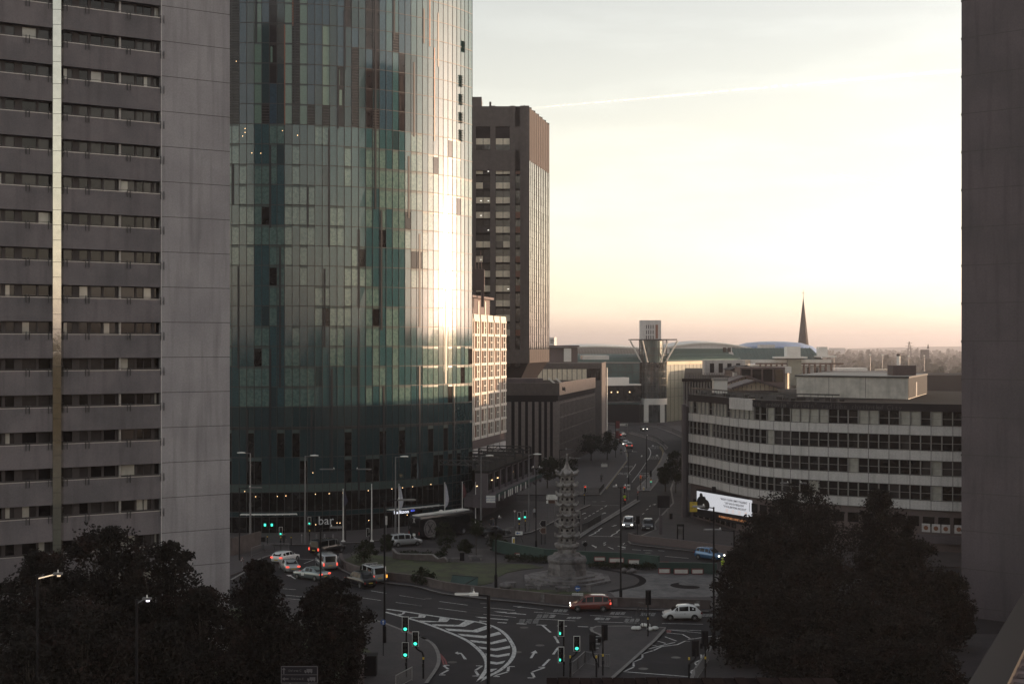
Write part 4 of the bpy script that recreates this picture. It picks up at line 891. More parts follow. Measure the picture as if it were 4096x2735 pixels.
# glazed workshop box and slanted poles right of the gables
o=thing('rooftop_glasshouse','dark framed rooftop glass room beside the gabled roofs','building',xat(3050,258),258,19)
mb=MB(); xx=xat(3050,258); mb.box(xx,261,21,8.5,6,4.4); mb.build('frame',m_('frame_brown'),o)
for i in range(4): mb=MB(); mb.box(xx-3.1+i*2.05,257.96,21.6,1.7,.06,2.4); mb.build('window',m_('window_dark'),o)
# ---------------------------------------------------------------- buildings behind
def block(name,label,U0_,U1_,Vt,Y,dep,m,zb=0,cat='building'):
    x0,x1=xat(U0_,Y),xat(U1_,Y); zt=zat(Vt,Y); o=thing(name,label,cat,(x0+x1)/2,Y)
    mb=MB(); mb.prism([(x0,Y),(x1,Y),(x1+2,Y+dep),(x0+2,Y+dep)],zb,zt); mb.build('wall',m_(m),o); return o,x0,x1,zt
o,x0,x1,zt=block('stone_stair_tower','tan panelled stair tower left of the blank plant room',3115,3150,1482,330,8,'tan_panel'); mb=MB(); mb.box((x0+x1)/2,330,zt+.2,(x1-x0)*1.6,3,1.6); mb.build('roof',m_('white_wall'),o)
# white columned building
Y=560; o,x0,x1,zt=block('white_columned_building','white building with slim dark columns and pale green standing-seam roof','building' and 3000,3322,1460,Y,40,'white_wall')
mb=MB()
for i in range(14):
    x=x0+4+(x1-x0-4)*i/13; mb.box(x,Y-1.2,zt-3,.7,.7,8)
mb.beam((x0+2,Y-1.2,zt+.6),(x1+5,Y-1.2,zt+.6),.6,.7); mb.build('column',m_('rust_infill'),o)
for i in range(8): mb=MB(); x=x0+6+(x1-x0-8)*i/7; mb.box(x,Y-.04,zt-3.2,1.1,.06,4.5); mb.build('window',m_('window_dark'),o)
mb=MB(); mb.box((x0+x1)/2,Y-.6,zt+1.6,(x1-x0),1.5,1.4); mb.add([(x0-6,Y,zt+2.3),(x1-3,Y,zt+2.3),(x1-6,Y+10,zt+7),(x0-6,Y+10,zt+7)],[(0,1,2,3)],1)
for i in range(22): x=x0-5+(x1-x0)*i/22; mb.beam((x,Y,zt+2.4),(x,Y+10,zt+7.1),.25,.3,1)
mb.build('roof',[m_('white_wall'),m_('green_roof')],o)
mb=MB(); xx=xat(3165,Y); mb.box(xx,Y-2,zt+5.4,5.5,6,4.4); mb.box(xx-1,Y-2,zt+3.2,13,7,.7); mb.box(xat(3290,Y),Y+1,zt+5.5,3.4,5,4); mb.box(xat(3300,Y),Y,zt+3.6,8,6,.6); mb.build('penthouse',m_('white_wall'),o)
mb=MB(); mb.box(xat(3172,Y),Y-2.2,zt-3,5.5,2.2,10.5); mb.build('glazed_bay',m_('mall_sunlit'),o)
# blue disc-clad dome
o=thing('disc_clad_dome','rounded department store dome covered in pale blue discs','building',xat(3135,720),720)
mb=MB(); 
prof=[(1.0,0),(.99,.35),(.93,.62),(.8,.82),(.55,.95),(.25,1.0),(.01,1.01)]
mb.lathe([(r*30,z*15) for r,z in prof],0,0,40); mb.xf(Matrix.Translation((xat(3120,740),760,15))@Matrix.Diagonal((.9,1,1,1))); mb.build('shell',m_('blue_disc'),o)
mb=MB()
for j in range(9):
    for i in range(64):
        a=2*PI*(i+.5*(j%2))/64; 
        if math.sin(a)>.15: continue
        u=j/9; rr=30*(1-(u**2.2)*.55); z=15*(u*.96); P0=Vector((xat(3120,740)+rr*math.cos(a)*.9,760+rr*math.sin(a),15+z+.3)); n_=Vector((math.cos(a),math.sin(a),.2+u)).normalized()
        q=n_.to_track_quat('Z','Y').to_matrix().to_4x4(); d=MB(); d.lathe([(.95,0),(.8,.35)],0,0,8); d.xf(Matrix.Translation(P0)@q); mb.ext(d)
tag(mb.build('disc',m_('white_wall'),o),kind='stuff')
# church spire
Y=800; x=xat(3213,Y); o=thing('church_spire','slender dark stone church spire against the sunset sky','spire',x,Y)
mb=MB(); zt=zat(1190,Y); mb.lathe([(3.6,0),(3.6,22),(3.4,26),(.10,zt)],x,Y,8,0,PI/8); mb.build('spire',m_('spire_stone'),o)
mb=MB(); mb.tube((x,Y,zt-1),(x,Y,zt+4.5),.14,.1,6); mb.beam((x-.9,Y,zt+2.6),(x+.9,Y,zt+2.6),.2,.2); mb.build('cross',m_('dark_metal'),o)
for dx in (-1.9,1.9): mb=MB(); mb.box(x+dx*.5,Y-3.2,27,.6,.6,3); mb.build('louvre_window',m_('dark_recess'),o)
# long low roofs behind the mall
def longroof(label,Ua,Ub,Vt,Vb,Y,arch,m,name='shed_roof_building'):
    xa,xb=xat(Ua,Y),xat(Ub,Y); zt,zb=zat(Vt,Y),zat(Vb,Y); o=thing(name,label,'building',(xa+xb)/2,Y); n=16; mb=MB(); rf_=MB()
    for i in range(n):
        u0,u1=i/n,(i+1)/n; h=lambda u: zb+(zt-zb)*(1-arch+arch*math.sin(PI*u)); X0,X1=xa+(xb-xa)*u0,xa+(xb-xa)*u1
        mb.quad((X0,Y,0),(X1,Y,0),(X1,Y,h(u1)-.6),(X0,Y,h(u0)-.6)); rf_.prism([(X0,Y-1),(X1,Y-1),(X1,Y+30),(X0,Y+30)],0,0) if 0 else rf_.quad((X0,Y-1,h(u0)),(X1,Y-1,h(u1)),(X1,Y+30,h(u1)+1),(X0,Y+30,h(u0)+1)); rf_.quad((X0,Y-1,h(u0)-.7),(X1,Y-1,h(u1)-.7),(X1,Y-1,h(u1)),(X0,Y-1,h(u0)))
    mb.build('wall',m_(m),o); rf_.build('roof',m_('white_wall'),o); return o
longroof('long pale arched roof behind the green vault of the shopping centre',2640,3010,1369,1400,680,.7,'concrete_pale')
o=longroof('long lattice-trussed station roof at the far left of the skyline',2195,2580,1383,1412,640,.35,'frame_grey')
mb=MB(); xa,xb=xat(2200,638),xat(2560,638)
for i in range(60):
    x=xa+(xb-xa)*i/60; mb.beam((x,638,23.5),(x+.4,638,27.3-.6*abs(i/60-.5)),.18,.18)
    mb.beam((x,638,23.6),(x+(xb-xa)/60,638,26.8),.12,.12)
mb.build('roof_truss',m_('rail_metal'),o)
o,_,_,_=block('pale_tower_block','small pale tower block far behind the trussed roof',2198,2217,1349,900,14,'concrete_pale')
for i in range(3): mb=MB(); mb.box(xat(2208,899),899.9,zat(1358+i*6,899),2.2,.1,.6); mb.build('window',m_('window_mid'),o)
block('flat_roof_store','low pale flat-roofed store at the left end of the skyline',2196,2262,1393,600,20,'white_wall')
block('grey_roof_plant','grey roof enclosure between the dome and the arched roof',3040,3100,1378,650,18,'concrete_pale')
o,_,_,_=block('office_annexe','green roofed low annexe in front of the arched roof',2680,2915,1394,600,20,'green_roof')
for i in range(3): mb=MB(); mb.box(xat(2900+i*18,599),599.9,zat(1399,599),1.5,.1,2); mb.build('window',m_('window_dark'),o)
block('brick_warehouse','long dark warehouse under the woodland right of the plant room',3640,3960,1500,470,40,'dark_recess')
block('low_warehouse','low dark warehouse beyond the plant room roof',3360,3680,1490,520,40,'frame_dark')
o,_,_,_=block('factory_shed','pale factory shed beside the slim white chimney',3545,3650,1478,700,30,'tan_panel')
Y=690; x=xat(3594,Y); o=thing('factory_chimney','slim white factory chimney with black top','chimney',x,Y); mb=MB(); mb.tube((x,Y,0),(x,Y,zat(1424,Y)),1.0,.9,12); mb.build('stack',m_('white_wall'),o); mb=MB(); mb.tube((x,Y,zat(1424,Y)),(x,Y,zat(1415,Y)),1.0,1.0,12); mb.build('cap',m_('black_paint'),o)
block('white_shed_roof','long white shed roof in front of the far woodland',3350,3470,1472,760,20,'white_wall')
# ---------------------------------------------------------------- brick parapet and tiled roof just below the viewpoint
o=thing('brick_building','brick coping of the low roof just below the viewpoint','building',4,24)
xl,xr=xat(2185,27),xat(3330,27); zt=zat(2708,27)
mb=MB(); mb.prism([(xl,20),(xr,20),(xr,26.6),(xl,26.9)],0,zt-.10); mb.build('wall',m_('coping_brick'),o)
mb=MB(); n=26
for i in range(n): mb.box(xl+(xr-xl)*(i+.5)/n,25.3,zt-.05+rnd.uniform(-.008,.008),(xr-xl)/n-.012,3.4,.1,0,0)
mb.build('coping',m_('coping_brick'),o)
o=thing('tiled_roof_terrace','grey tiled roof terrace with dark parapet at the bottom right corner','roof',20,50)
A,B=Vector((14.4,42.5)),Vector((21.4,57.0)); d=(B-A).normalized(); n_=Vector((d.y,-d.x)); e0=A-d*20; e1=B+d*6
mb=MB(); q=[e0+n_*.9,e1+n_*.9,e1+n_*30,e0+n_*30]; mb.prism([(v.x,v.y) for v in q],0,16.3); mb.build('wall',m_('frame_brown'),o)
mb=MB()
for i in range(60):
    for j in range(24):
        s=e0+d*(i*.62)+n_*(1.0+j*.9+(.45 if i%2 else 0)); p=[s,s+d*.58,s+d*.58+n_*.86,s+n_*.86]; mb.add([(v.x,v.y,16.33) for v in p],[(3,2,1,0)])
tag(mb.build('roof_tile',m_('slab_dark'),o),kind='stuff')
mb=MB(); q=[e0-n_*.2,e1-n_*.2,e1+n_*.9,e0+n_*.9]; mb.prism([(v.x,v.y) for v in q],0,16.5); mb.build('parapet',m_('black_paint'),o)
# ---------------------------------------------------------------- hills, woodland, vapour trail, air
mb=MB(); n=60; vs=[]; rows=6
for j in range(rows):
    Y=4200+j*350
    for i in range(n+1):
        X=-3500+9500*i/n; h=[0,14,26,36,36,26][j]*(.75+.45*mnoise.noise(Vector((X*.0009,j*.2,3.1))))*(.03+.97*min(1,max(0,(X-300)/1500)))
        vs.append((X,Y,h-1))
mb.add(vs,[(j*(n+1)+i,j*(n+1)+i+1,(j+1)*(n+1)+i+1,(j+1)*(n+1)+i) for j in range(rows-1) for i in range(n)])
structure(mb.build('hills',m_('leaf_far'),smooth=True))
fr=random.Random(3)
mb=MB()
for i in range(900):
    Y=650+fr.random()**1.4*3200; U=fr.uniform(3200,3990) if fr.random()<.85 else fr.uniform(2150,3250)
    if U<3250 and Y<1300: Y+=900
    x=xat(U,Y); h=fr.uniform(6,13)*(1+Y/6000); w_=h*fr.uniform(.5,1.0); tall=fr.random()<.12
    if tall: w_*=.4; h*=1.25
    for k in range(26):
        a=fr.uniform(0,2*PI); u=fr.random()**.5; z=h*(.12+.88*fr.random()); rr=w_*.6*u*math.sin(PI*min(.97,max(.08,z/h)))**.6
        s=fr.uniform(.10,.2)*h; cx,cy=x+rr*math.cos(a),Y+rr*math.sin(a); t=fr.uniform(0,PI)
        mb.add([(cx-s*math.cos(t),cy,z-s*.6),(cx+s*math.cos(t),cy-s*.3,z-s*.4*math.sin(t)),(cx+s*.6,cy+s*.3,z+s*.6),(cx-s*.5,cy,z+s*.5)],[(0,1,2,3)])
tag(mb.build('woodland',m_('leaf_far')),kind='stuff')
def pylon(label,U,Vt,Y,w_):
    x=xat(U,Y); zt=zat(Vt,Y); o=thing('electricity_pylon',label,'pylon',x,Y); mb=MB()
    for sx in (-1,1):
        for sy in (-1,1): mb.beam((x+sx*w_,Y+sy*w_,0),(x+sx*.3,Y+sy*.3,zt),.35,.35)
    for i in range(7):
        z0,z1=zt*i/7,zt*(i+1)/7; a,b=w_*(1-i/7)+.3,w_*(1-(i+1)/7)+.3; mb.beam((x-a,Y-a,z0),(x+b,Y-b,z1),.22,.22); mb.beam((x+a,Y-a,z0),(x-b,Y-b,z1),.22,.22)
    mb.build('lattice_mast',m_('dark_metal'),o); mb=MB()
    for z,l in ((.95,3),(.85,4.5),(.75,3.6)): mb.beam((x-l,Y,zt*z),(x+l,Y,zt*z),.3,.3)
    mb.build('cross_arm',m_('dark_metal'),o)
pylon('lattice pylon rising from the woodland left of the plain tower wall',3637,1366,1500,4)
Y=1400; x=xat(3699,Y); o=thing('church_tower','square dark church tower among the far trees','tower',x,Y); mb=MB(); mb.box(x,Y,15,7,7,30+2*(zat(1398,Y)-30)); mb.build('tower',m_('spire_stone'),o); mb=MB(); mb.lathe([(1.3,0),(.1,5)],x+2.6,Y-2.6,6,0,0,zat(1398,Y)+1); mb.build('pinnacle',m_('spire_stone'),o)
for i,(U,V,Vb,Y) in enumerate(((3481,1421,1500,640),(3530,1422,1500,660),(3635,1426,1500,650),(3697,1424,1480,900),(3336,1430,1490,640))):
    x=xat(U,Y); o=thing('floodlight_mast',('slim floodlight mast in front of the woodland, just right of the spire','slim pale mast left of the factory chimney','tall mast just right of the factory chimney','small mast in front of the church tower among the trees','bare mast at the right end of the white columned building')[i],'mast',x,Y); mb=MB(); mb.tube((x,Y,0),(x,Y,zat(V,Y)),.22,.12,6); mb.build('pole',m_('rail_metal'),o)
    mb=MB(); mb.box(x,Y,zat(V,Y)+.3,.9,.5,.7); mb.build('lamp_head',m_('white_wall'),o)
for i,(U,V,Y,w_,h_,mm) in enumerate(((3335,1411,2600,46,26,'concrete_pale'),(3362,1411,2650,40,26,'concrete_pale'))):
    x=xat(U,Y); o=thing('distant_slab_block',('hazy slab of flats on the horizon, the left one of two','hazy slab of flats on the horizon, the right one of two')[i],'flats',x,Y); mb=MB(); mb.box(x,Y,h_/2-1,w_*.35,10,h_); mb.build('wall',m_(mm),o)
# vapour trail: a long wisp far above, lit by the sun
def trailmat():
    m=bpy.data.materials.new('vapour'); m.use_nodes=True; nt=m.node_tree; N=nt.nodes; L=nt.links; N.remove(N['Principled BSDF']); df=N.new('ShaderNodeBsdfDiffuse'); tl=N.new('ShaderNodeBsdfTranslucent'); tp=N.new('ShaderNodeBsdfTransparent'); ad=N.new('ShaderNodeMixShader'); mxs=N.new('ShaderNodeMixShader'); df.inputs[0].default_value=tl.inputs[0].default_value=(1,1,1,1); L.new(df.outputs[0],ad.inputs[1]); L.new(tl.outputs[0],ad.inputs[2]); L.new(tp.outputs[0],mxs.inputs[1]); L.new(ad.outputs[0],mxs.inputs[2]); L.new(mxs.outputs[0],N['Material Output'].inputs[0])
    tc=N.new('ShaderNodeTexCoord'); nz=N.new('ShaderNodeTexNoise'); nz.inputs['Scale'].default_value=.012; nz.inputs['Detail'].default_value=6; L.new(tc.outputs['Object'],nz.inputs['Vector'])
    mr=N.new('ShaderNodeMapRange'); mr.inputs[1].default_value=.3; mr.inputs[2].default_value=.75; mr.inputs[3].default_value=0; mr.inputs[4].default_value=.95; L.new(nz.outputs['Fac'],mr.inputs[0])
    at=N.new('ShaderNodeAttribute'); at.attribute_name='edge'; mu=N.new('ShaderNodeMath'); mu.operation='MULTIPLY'; L.new(mr.outputs[0],mu.inputs[0]); L.new(at.outputs['Fac'],mu.inputs[1]); L.new(mu.outputs[0],mxs.inputs[0]); return m
VM=trailmat()
def trail(label,p,q,w0,w1):
    p,q=Vector(p),Vector(q); n=40; vs=[]; ed=[]; d=(q-p).normalized(); up=Vector((0,0,1)); side=d.cross(up).normalized()
    for i in range(n+1):
        u=i/n; cpos=p+(q-p)*u; r=w0+(w1-w0)*u
        for j in range(7):
            v=(j-3)/3; wob=r*.25*mnoise.noise(Vector((u*14,j*.3,2)))
            vs.append(cpos+up*(v*r+wob)+side*(math.cos(v*PI/2)*r*.5)); ed.append((1-abs(v))**1.2*min(1,u*8+.15))
    me=bpy.data.meshes.new('vapour_trail'); me.from_pydata([tuple(v) for v in vs],[],[(i*7+j,(i+1)*7+j,(i+1)*7+j+1,i*7+j+1) for i in range(n) for j in range(6)]); me.materials.append(VM)
    a=me.attributes.new('edge','FLOAT','POINT'); a.data.foreach_set('value',ed); o=bpy.data.objects.new('vapour_trail',me); COL.objects.link(o); return tag(o,label,'vapour trail')
def sky(U,V,Y): return (xat(U,Y),Y,zat(V,Y))
trail('bright thin vapour trail rising across the upper sky to the right',sky(2130,433,15000),sky(4000,268,7500),13,19)
trail('faint broken vapour trail low in the sky near the plain wall',sky(3330,690,13000),sky(3840,800,9000),12,16)
# the air
def hazebox():
    m=bpy.data.materials.new('air'); m.use_nodes=True; nt=m.node_tree; N=nt.nodes; N.remove(N['Principled BSDF']); v=N.new('ShaderNodeVolumePrincipled')
    v.inputs['Color'].default_value=(.96,.90,.95,1); v.inputs['Density'].default_value=HAZE; v.inputs['Anisotropy'].default_value=.7
    nt.links.new(v.outputs[0],N['Material Output'].inputs['Volume'])
    mb=MB(); mb.box(0,0,(98-1.2)/2-0.6,18200,18200,100.4); o=mb.build('haze',m); return tag(o,kind='stuff')
HAZE=.00018
if not globals().get('NOHAZE'): hazebox()
# skyline blocks added out of view, darkening the lower reflections in the glass
def skyline_blocks(a,b,h0,h1,dep):
    mb=MB(); a,b=Vector(a),Vector(b); n=60; d=(b-a).normalized(); nn=Vector((-d.y,d.x)); rr=random.Random(int(a.x))
    hs=[]; h=(h0+h1)/2
    for i in range(n):
        if rr.random()<.45: h=rr.uniform(h0,h1)
        hs.append(h+rr.uniform(-.6,.6))
    for i in range(n):
        p,q=a+(b-a)*(i/n),a+(b-a)*((i+1)/n); mb.prism([tuple(p),tuple(q),tuple(q+nn*dep),tuple(p+nn*dep)],-.05,hs[i])
    structure(mb.build('unseen_skyline',m_('earth')))
skyline_blocks((420,760),(380,60),27,37,60); skyline_blocks((-520,-230),(420,-260),26,36,60)
# ---------------------------------------------------------------- vehicles (x forward, y left)
PROF={'hatch':[(0,.50,.50),(.015,.66,.66),(.10,.66,.93),(.24,.65,.99),(.44,.64,1.0),(.58,.63,.96),(.76,.60,.60),(.93,.52,.52),(1,.36,.36)],
'saloon':[(0,.48,.48),(.02,.64,.64),(.16,.67,.67),(.29,.66,.94),(.40,.65,1.0),(.55,.64,.98),(.73,.61,.61),(.93,.54,.54),(1,.38,.38)],
'mpv':[(0,.45,.45),(.01,.60,.60),(.06,.61,.94),(.20,.60,1.0),(.42,.58,1.0),(.60,.57,.95),(.82,.54,.54),(.95,.46,.46),(1,.32,.32)],
'van':[(0,.28,.28),(.005,.54,.54),(.025,.55,.95),(.07,.55,1.0),(.36,.55,1.0),(.62,.55,1.0),(.69,.55,.95),(.83,.54,.54),(.96,.45,.45),(1,.28,.28)],
'mini':[(0,.42,.42),(.02,.60,.60),(.15,.62,.90),(.33,.61,1.0),(.60,.60,.94),(.77,.59,.59),(.94,.48,.48),(1,.32,.32)],
'taxi':[(0,.42,.42),(.02,.55,.55),(.10,.60,.60),(.20,.60,.95),(.32,.60,1.0),(.52,.60,1.0),(.62,.60,.93),(.73,.58,.58),(.94,.50,.50),(1,.34,.34)]}
mat('tyre',(.012,.012,.013),.8,0); mat('rim',(.30,.30,.31),.35,0,metal=.7); mat('car_glass',(.008,.009,.010),.04,0,ior=1.3)
mat('plate_yellow',(.50,.36,.05),.5,0); mat('plate_white',(.6,.6,.58),.5,0)
mat('tail_lit',(.4,.02,.02),.3,0,emit=(1,.10,.06),es=.45); mat('tail_off',(.16,.012,.014),.25,0); mat('head_lit',(.9,.9,.85),.3,0,emit=(1,.93,.78),es=1.5); mat('head_off',(.45,.45,.45),.12,0)
mat('indicator_lit',(.5,.2,.02),.3,0,emit=(1,.38,.05),es=.5)
PAINT={k:mat('paint_'+k,v,.25,0,coat=.35 if k in('black','darkgrey','navy') else .8,spec=.25 if k=='black' else .5,metal=.0 if k in('white','black','redbrown') else .35) for k,v in dict(white=(.62,.62,.62),silver=(.36,.37,.38),greygreen=(.17,.20,.205),black=(.010,.010,.012),redbrown=(.17,.035,.026),blue=(.07,.16,.30),navy=(.02,.03,.055),darkgrey=(.05,.05,.055)).items()}
def car(name,label,kind,paint,x,y,fwd,L=4.1,W=1.75,Hh=1.5,head='head_off',tail='tail_off',plates=True,extra=None,indicator=0):
    rz=math.atan2(fwd[1],fwd[0]); o=thing(name,label,{'van':'van','taxi':'taxi'}.get(kind,'car'),x,y,-.03,rz,None)
    st=PROF[kind]; n=len(st); w=W/2; zb=.20*Hh/1.5; ring=[]; B=MB()
    for i,(u,bl,rf) in enumerate(st):
        X=-L/2+u*L; e=min(u,1-u); tw=w*(1-.16*max(0,1-e/.10)**2); b_=bl*Hh; r_=rf*Hh; gh=rf>bl+.02; wr=tw*(.80 if kind!='van' else .90)
        z0=zb+(.10 if e<.02 else 0)
        half=[(tw*.80,z0),(tw*.98,z0+.10),(tw*1.0,z0+(b_-z0)*.55),(tw*.985,b_-.07),(tw*.93,b_)]
        half+=[(wr,r_-.06),(wr*.78,r_),(wr*.3,r_+.02)] if gh else [(tw*.84,b_+.012),(tw*.6,b_+.022),(tw*.25,b_+.028)]
        ring.append((X,half,gh,b_,r_,tw,wr))
        B.v+= [(X,p,q) for p,q in half]+[(X,-p,q) for p,q in half[::-1]]
    m=16
    for i in range(n-1):
        for j in range(m): a=i*m+j; b=i*m+(j+1)%m; B.f.append((a,b,b+m,a+m)); B.m.append(0)
    B.f.append(tuple(range(m-1,-1,-1))); B.f.append(tuple((n-1)*m+j for j in range(m))); B.m+=[0,0]
    wx=[-L/2+L*(.19 if kind!='van' else .21),L/2-L*.185]; wr_=.30 if kind not in('van',) else .33
    for X in wx:
        for s in (-1,1): B.tube((X,s*(w-.10),wr_+.02),(X,s*(w+.006),wr_+.02),wr_*1.15,wr_*1.15,16,1)
    B.box(0,0,zb+.02,L*.86,W*.9,.16,0,1)
    B.build('body',[paint,m_('tyre')],o,False,True)
    g_=m_('car_glass')
    def gq(nm,pts,off):
        mb=MB(); c0=sum((Vector(p) for p in pts),Vector())/4; nn=(Vector(pts[1])-Vector(pts[0])).cross(Vector(pts[3])-Vector(pts[0])).normalized()
        if nn.dot(Vector(off))<0: nn=-nn; pts=pts[::-1]
        mb.quad(*[tuple(c0+(Vector(p)-c0)*.93+nn*.014) for p in pts]); return mb.build(nm,g_,o,False)
    for i in range(n-1):
        X0,h0,g0,b0,r0,t0,w0=ring[i]; X1,h1,g1,b1,r1,t1,w1=ring[i+1]
        for s in (-1,1):
            if g0 and g1: gq('side_window',[(X0+.03,s*t0*.93,b0+.03),(X1-.03,s*t1*.93,b1+.03),(X1-.03,s*w1,r1-.08),(X0+.03,s*w0,r0-.08)],(0,s,0))
            elif g0 and not g1 and kind not in ('saloon',): gq('side_window',[(X0+.03,s*t0*.93,b0+.03),(X0+(X1-X0)*.6,s*t0*.93,b0+.03),(X0+(X1-X0)*.28,s*w0*1.02,r0-.16),(X0+.03,s*w0,r0-.10)],(0,s,0))
        if g1 and not g0: gq('rear_window',[(X0,t0*.80,b0+.03),(X0,-t0*.80,b0+.03),(X1,-w1*.86,r1-.02),(X1,w1*.86,r1-.02)],(-1,0,.4))
        if g0 and not g1: gq('windscreen',[(X1,t1*.82,b1+.04),(X1,-t1*.82,b1+.04),(X0,-w0*.88,r0-.01),(X0,w0*.88,r0-.01)],(1,0,.4))
    for X in wx:
        for s in (-1,1):
            t=MB(); t.tube((X,s*(w-.2),wr_),(X,s*(w+.015),wr_),wr_,wr_,18); wl=t.build('wheel',m_('tyre'),o,False)
            r=MB()
            for k in range(7): a=2*PI*k/7; r.beam((X,s*(w+.02),wr_),(X+wr_*.66*math.cos(a),s*(w+.022),wr_+wr_*.66*math.sin(a)),.07,.03)
            r.tube((X,s*(w+.012),wr_),(X,s*(w+.024),wr_),.10,.10,10); r.build('rim',m_('rim'),wl,False)
    zl=st[1][1]*Hh
    for s in (-1,1):
        t=MB()
        if kind=='van': t.box(-L/2-.0,s*w*.86,Hh*.43,.10,.14,.34)
        elif kind=='taxi': t.box(-L/2+.02,s*w*.80,Hh*.38,.12,.14,.22)
        else: t.box(-L/2+.05,s*w*.76,zl-.14,.16,.36,.17)
        t.build('tail_light',m_('indicator_lit') if indicator==s else m_(tail),o,False)
        t=MB(); t.lathe([(.02,.05),(.12,.03),(.14,0)],0,0,10); t.xf(Matrix.Translation((L/2-.10,s*w*.68,st[-2][1]*Hh-.13))@Matrix.Rotation(R(80),4,'Y')@Matrix.Diagonal((.8,1.25,1.6,1))); t.build('headlight',m_(head),o,False)
        k=[r for r in ring if r[2]][-1]; t=MB(); t.box(k[0]+.22,s*(w+.07),k[3]+.06,.09,.17,.13); t.build('wing_mirror',paint,o,False)
    if plates:
        t=MB(); t.box(-L/2-.012,0,.30*Hh+.10 if kind!='taxi' else .36*Hh,.03,.5,.11); t.build('number_plate',m_('plate_yellow'),o,False)
        t=MB(); t.box(L/2+.004,0,.25*Hh,.03,.5,.11); t.build('number_plate',m_('plate_white'),o,False)
    t=MB(); t.box(L/2-.0,0,.36*Hh,.04,W*.5,.10); t.box(L/2+.0,0,.18*Hh,.04,W*.7,.10); t.build('grille',m_('tyre'),o,False)
    if extra: extra(o,L,W,Hh,w)
    return o
def gulley(rack):
    def f(o,L,W,Hh,w):
        mb=text_mb('Gulley',.30,Matrix.Translation((-L/2+.085,0,Hh*.75))@Matrix.Rotation(R(-90),4,'Z')@Matrix.Rotation(R(84),4,'X'),0,.004); mb.build('lettering',m_('copper_fin'),o,False)
        mb=text_mb('Gulley',.30,Matrix.Translation((-L/2+1.0,w*.935,Hh*.76))@Matrix.Rotation(R(180),4,'Z')@Matrix.Rotation(R(84),4,'X'),0,.004); mb.build('lettering',m_('copper_fin'),o,False)
        if rack:
            mb=MB()
            for X in (-L*.30,.02*L): mb.tube((X,-w*.85,Hh+.10),(X,w*.85,Hh+.10),.035,.035,6); mb.beam((X,-w*.8,Hh),(X,-w*.8,Hh+.1),.05,.05); mb.beam((X,w*.8,Hh),(X,w*.8,Hh+.1),.05,.05)
            mb.build('roof_rack',m_('rail_metal'),o,False)
    return f
def spoiler(o,L,W,Hh,w):
    mb=MB(); mb.box(-L/2+L*.11,0,Hh*.955,.42,W*.66,.05); mb.build('spoiler',PAINT['white'],o,False)
    mb=MB(); mb.box(-L/2+L*.44,-w*.999,Hh*.47,.16,.03,.03); mb.box(-L/2+L*.44,w*.999,Hh*.47,.16,.03,.03); mb.build('handle',m_('tyre'),o,False)
def vg(n,x,y): return g(n,x,y,-.03)
car('mpv_car','dark red people carrier driving left past the island wall','mpv',PAINT['redbrown'],*vg('D8',428,775),(-1,0.0),4.22,1.75,1.62,'head_lit','tail_lit')
car('city_car','small white three-door city car with roof spoiler','mini',PAINT['white'],*vg('D8',1412,872),(-1,.02),3.85,1.66,1.52,extra=spoiler)
car('hatchback_car','blue hatchback with headlights on behind the plaza','hatch',PAINT['blue'],*vg('D8',1712,232),(.72,-.69),3.85,1.68,1.55,'head_lit')
car('estate_car','silver estate car coming towards the junction with headlights on','mpv',PAINT['silver'],*vg('D3',1300,1437),(-.16,-.98),4.1,1.78,1.62,'head_lit')
car('saloon_car','black saloon car beside the oncoming silver estate','hatch',PAINT['darkgrey'],*vg('D3',1545,1455),(-.12,-.99),4.3,1.8,1.5)
car('estate_car','grey estate with brake lights glowing up the far street','mpv',PAINT['silver'],*vg('D3',1310,440),(.10,.99),4.4,1.78,1.55,'head_off','tail_lit')
car('hatchback_car','white hatchback facing this way in the far queue','hatch',PAINT['white'],*vg('D3',1262,415),(-.1,-.99),4.1,1.75,1.5,'head_lit')
car('people_carrier','black people carrier parked at the far kerb','mpv',PAINT['black'],*vg('D3',1220,385),(.1,.99),4.4,1.8,1.7)
car('hatchback_car','dark blue hatchback at the bend of the far street','hatch',PAINT['navy'],*vg('D3',1212,305),(.5,.86),4.2,1.75,1.5,tail='tail_lit')
car('saloon_car','black car with bright headlights in front of the shopping centre','saloon',PAINT['black'],*vg('D3',1490,225),(.12,-.99),4.5,1.8,1.5,'head_lit')
car('hatchback_car','white hatchback with red tail lights at the head of the queue','hatch',PAINT['white'],*vg('D6',650,255),(.42,.91),4.2,1.75,1.42,tail='tail_lit')
car('saloon_car','silver saloon with brake lights on behind the white hatchback','saloon',PAINT['silver'],*vg('D6',690,350),(-.36,.93),4.5,1.78,1.45,tail='tail_lit')
car('saloon_car','grey green saloon with a door sticker beside the silver vans','saloon',PAINT['greygreen'],*vg('D6',925,440),(-.80,.60),4.6,1.78,1.5,tail='tail_lit',extra=lambda o,L,W,Hh,w: MB().box(.55,w*1.005,Hh*.42,.45,.02,.3).build('door_sticker',m_('plate_white'),o,False))
car('panel_van','silver van with plain roof and lettered rear window ahead of the taxi','van',PAINT['silver'],*vg('D6',1085,325),(-.34,.94),4.9,1.9,1.95,tail='tail_lit',extra=gulley(False))
car('panel_van','silver van with two roof bars beside the black taxi','van',PAINT['silver'],*vg('D6',1570,460),(-.50,.87),4.9,1.9,1.95,tail='tail_lit',extra=gulley(True),indicator=-1)
car('people_carrier','black people carrier turning right at the back of the junction','van',PAINT['black'],*vg('D6',1100,165),(.60,.80),5.1,1.92,1.95,tail='tail_lit')
car('taxi_cab','black hackney cab with yellow number plate','taxi',PAINT['black'],*vg('D6',1450,515),(-.60,.80),4.6,1.8,1.78,tail='tail_off')
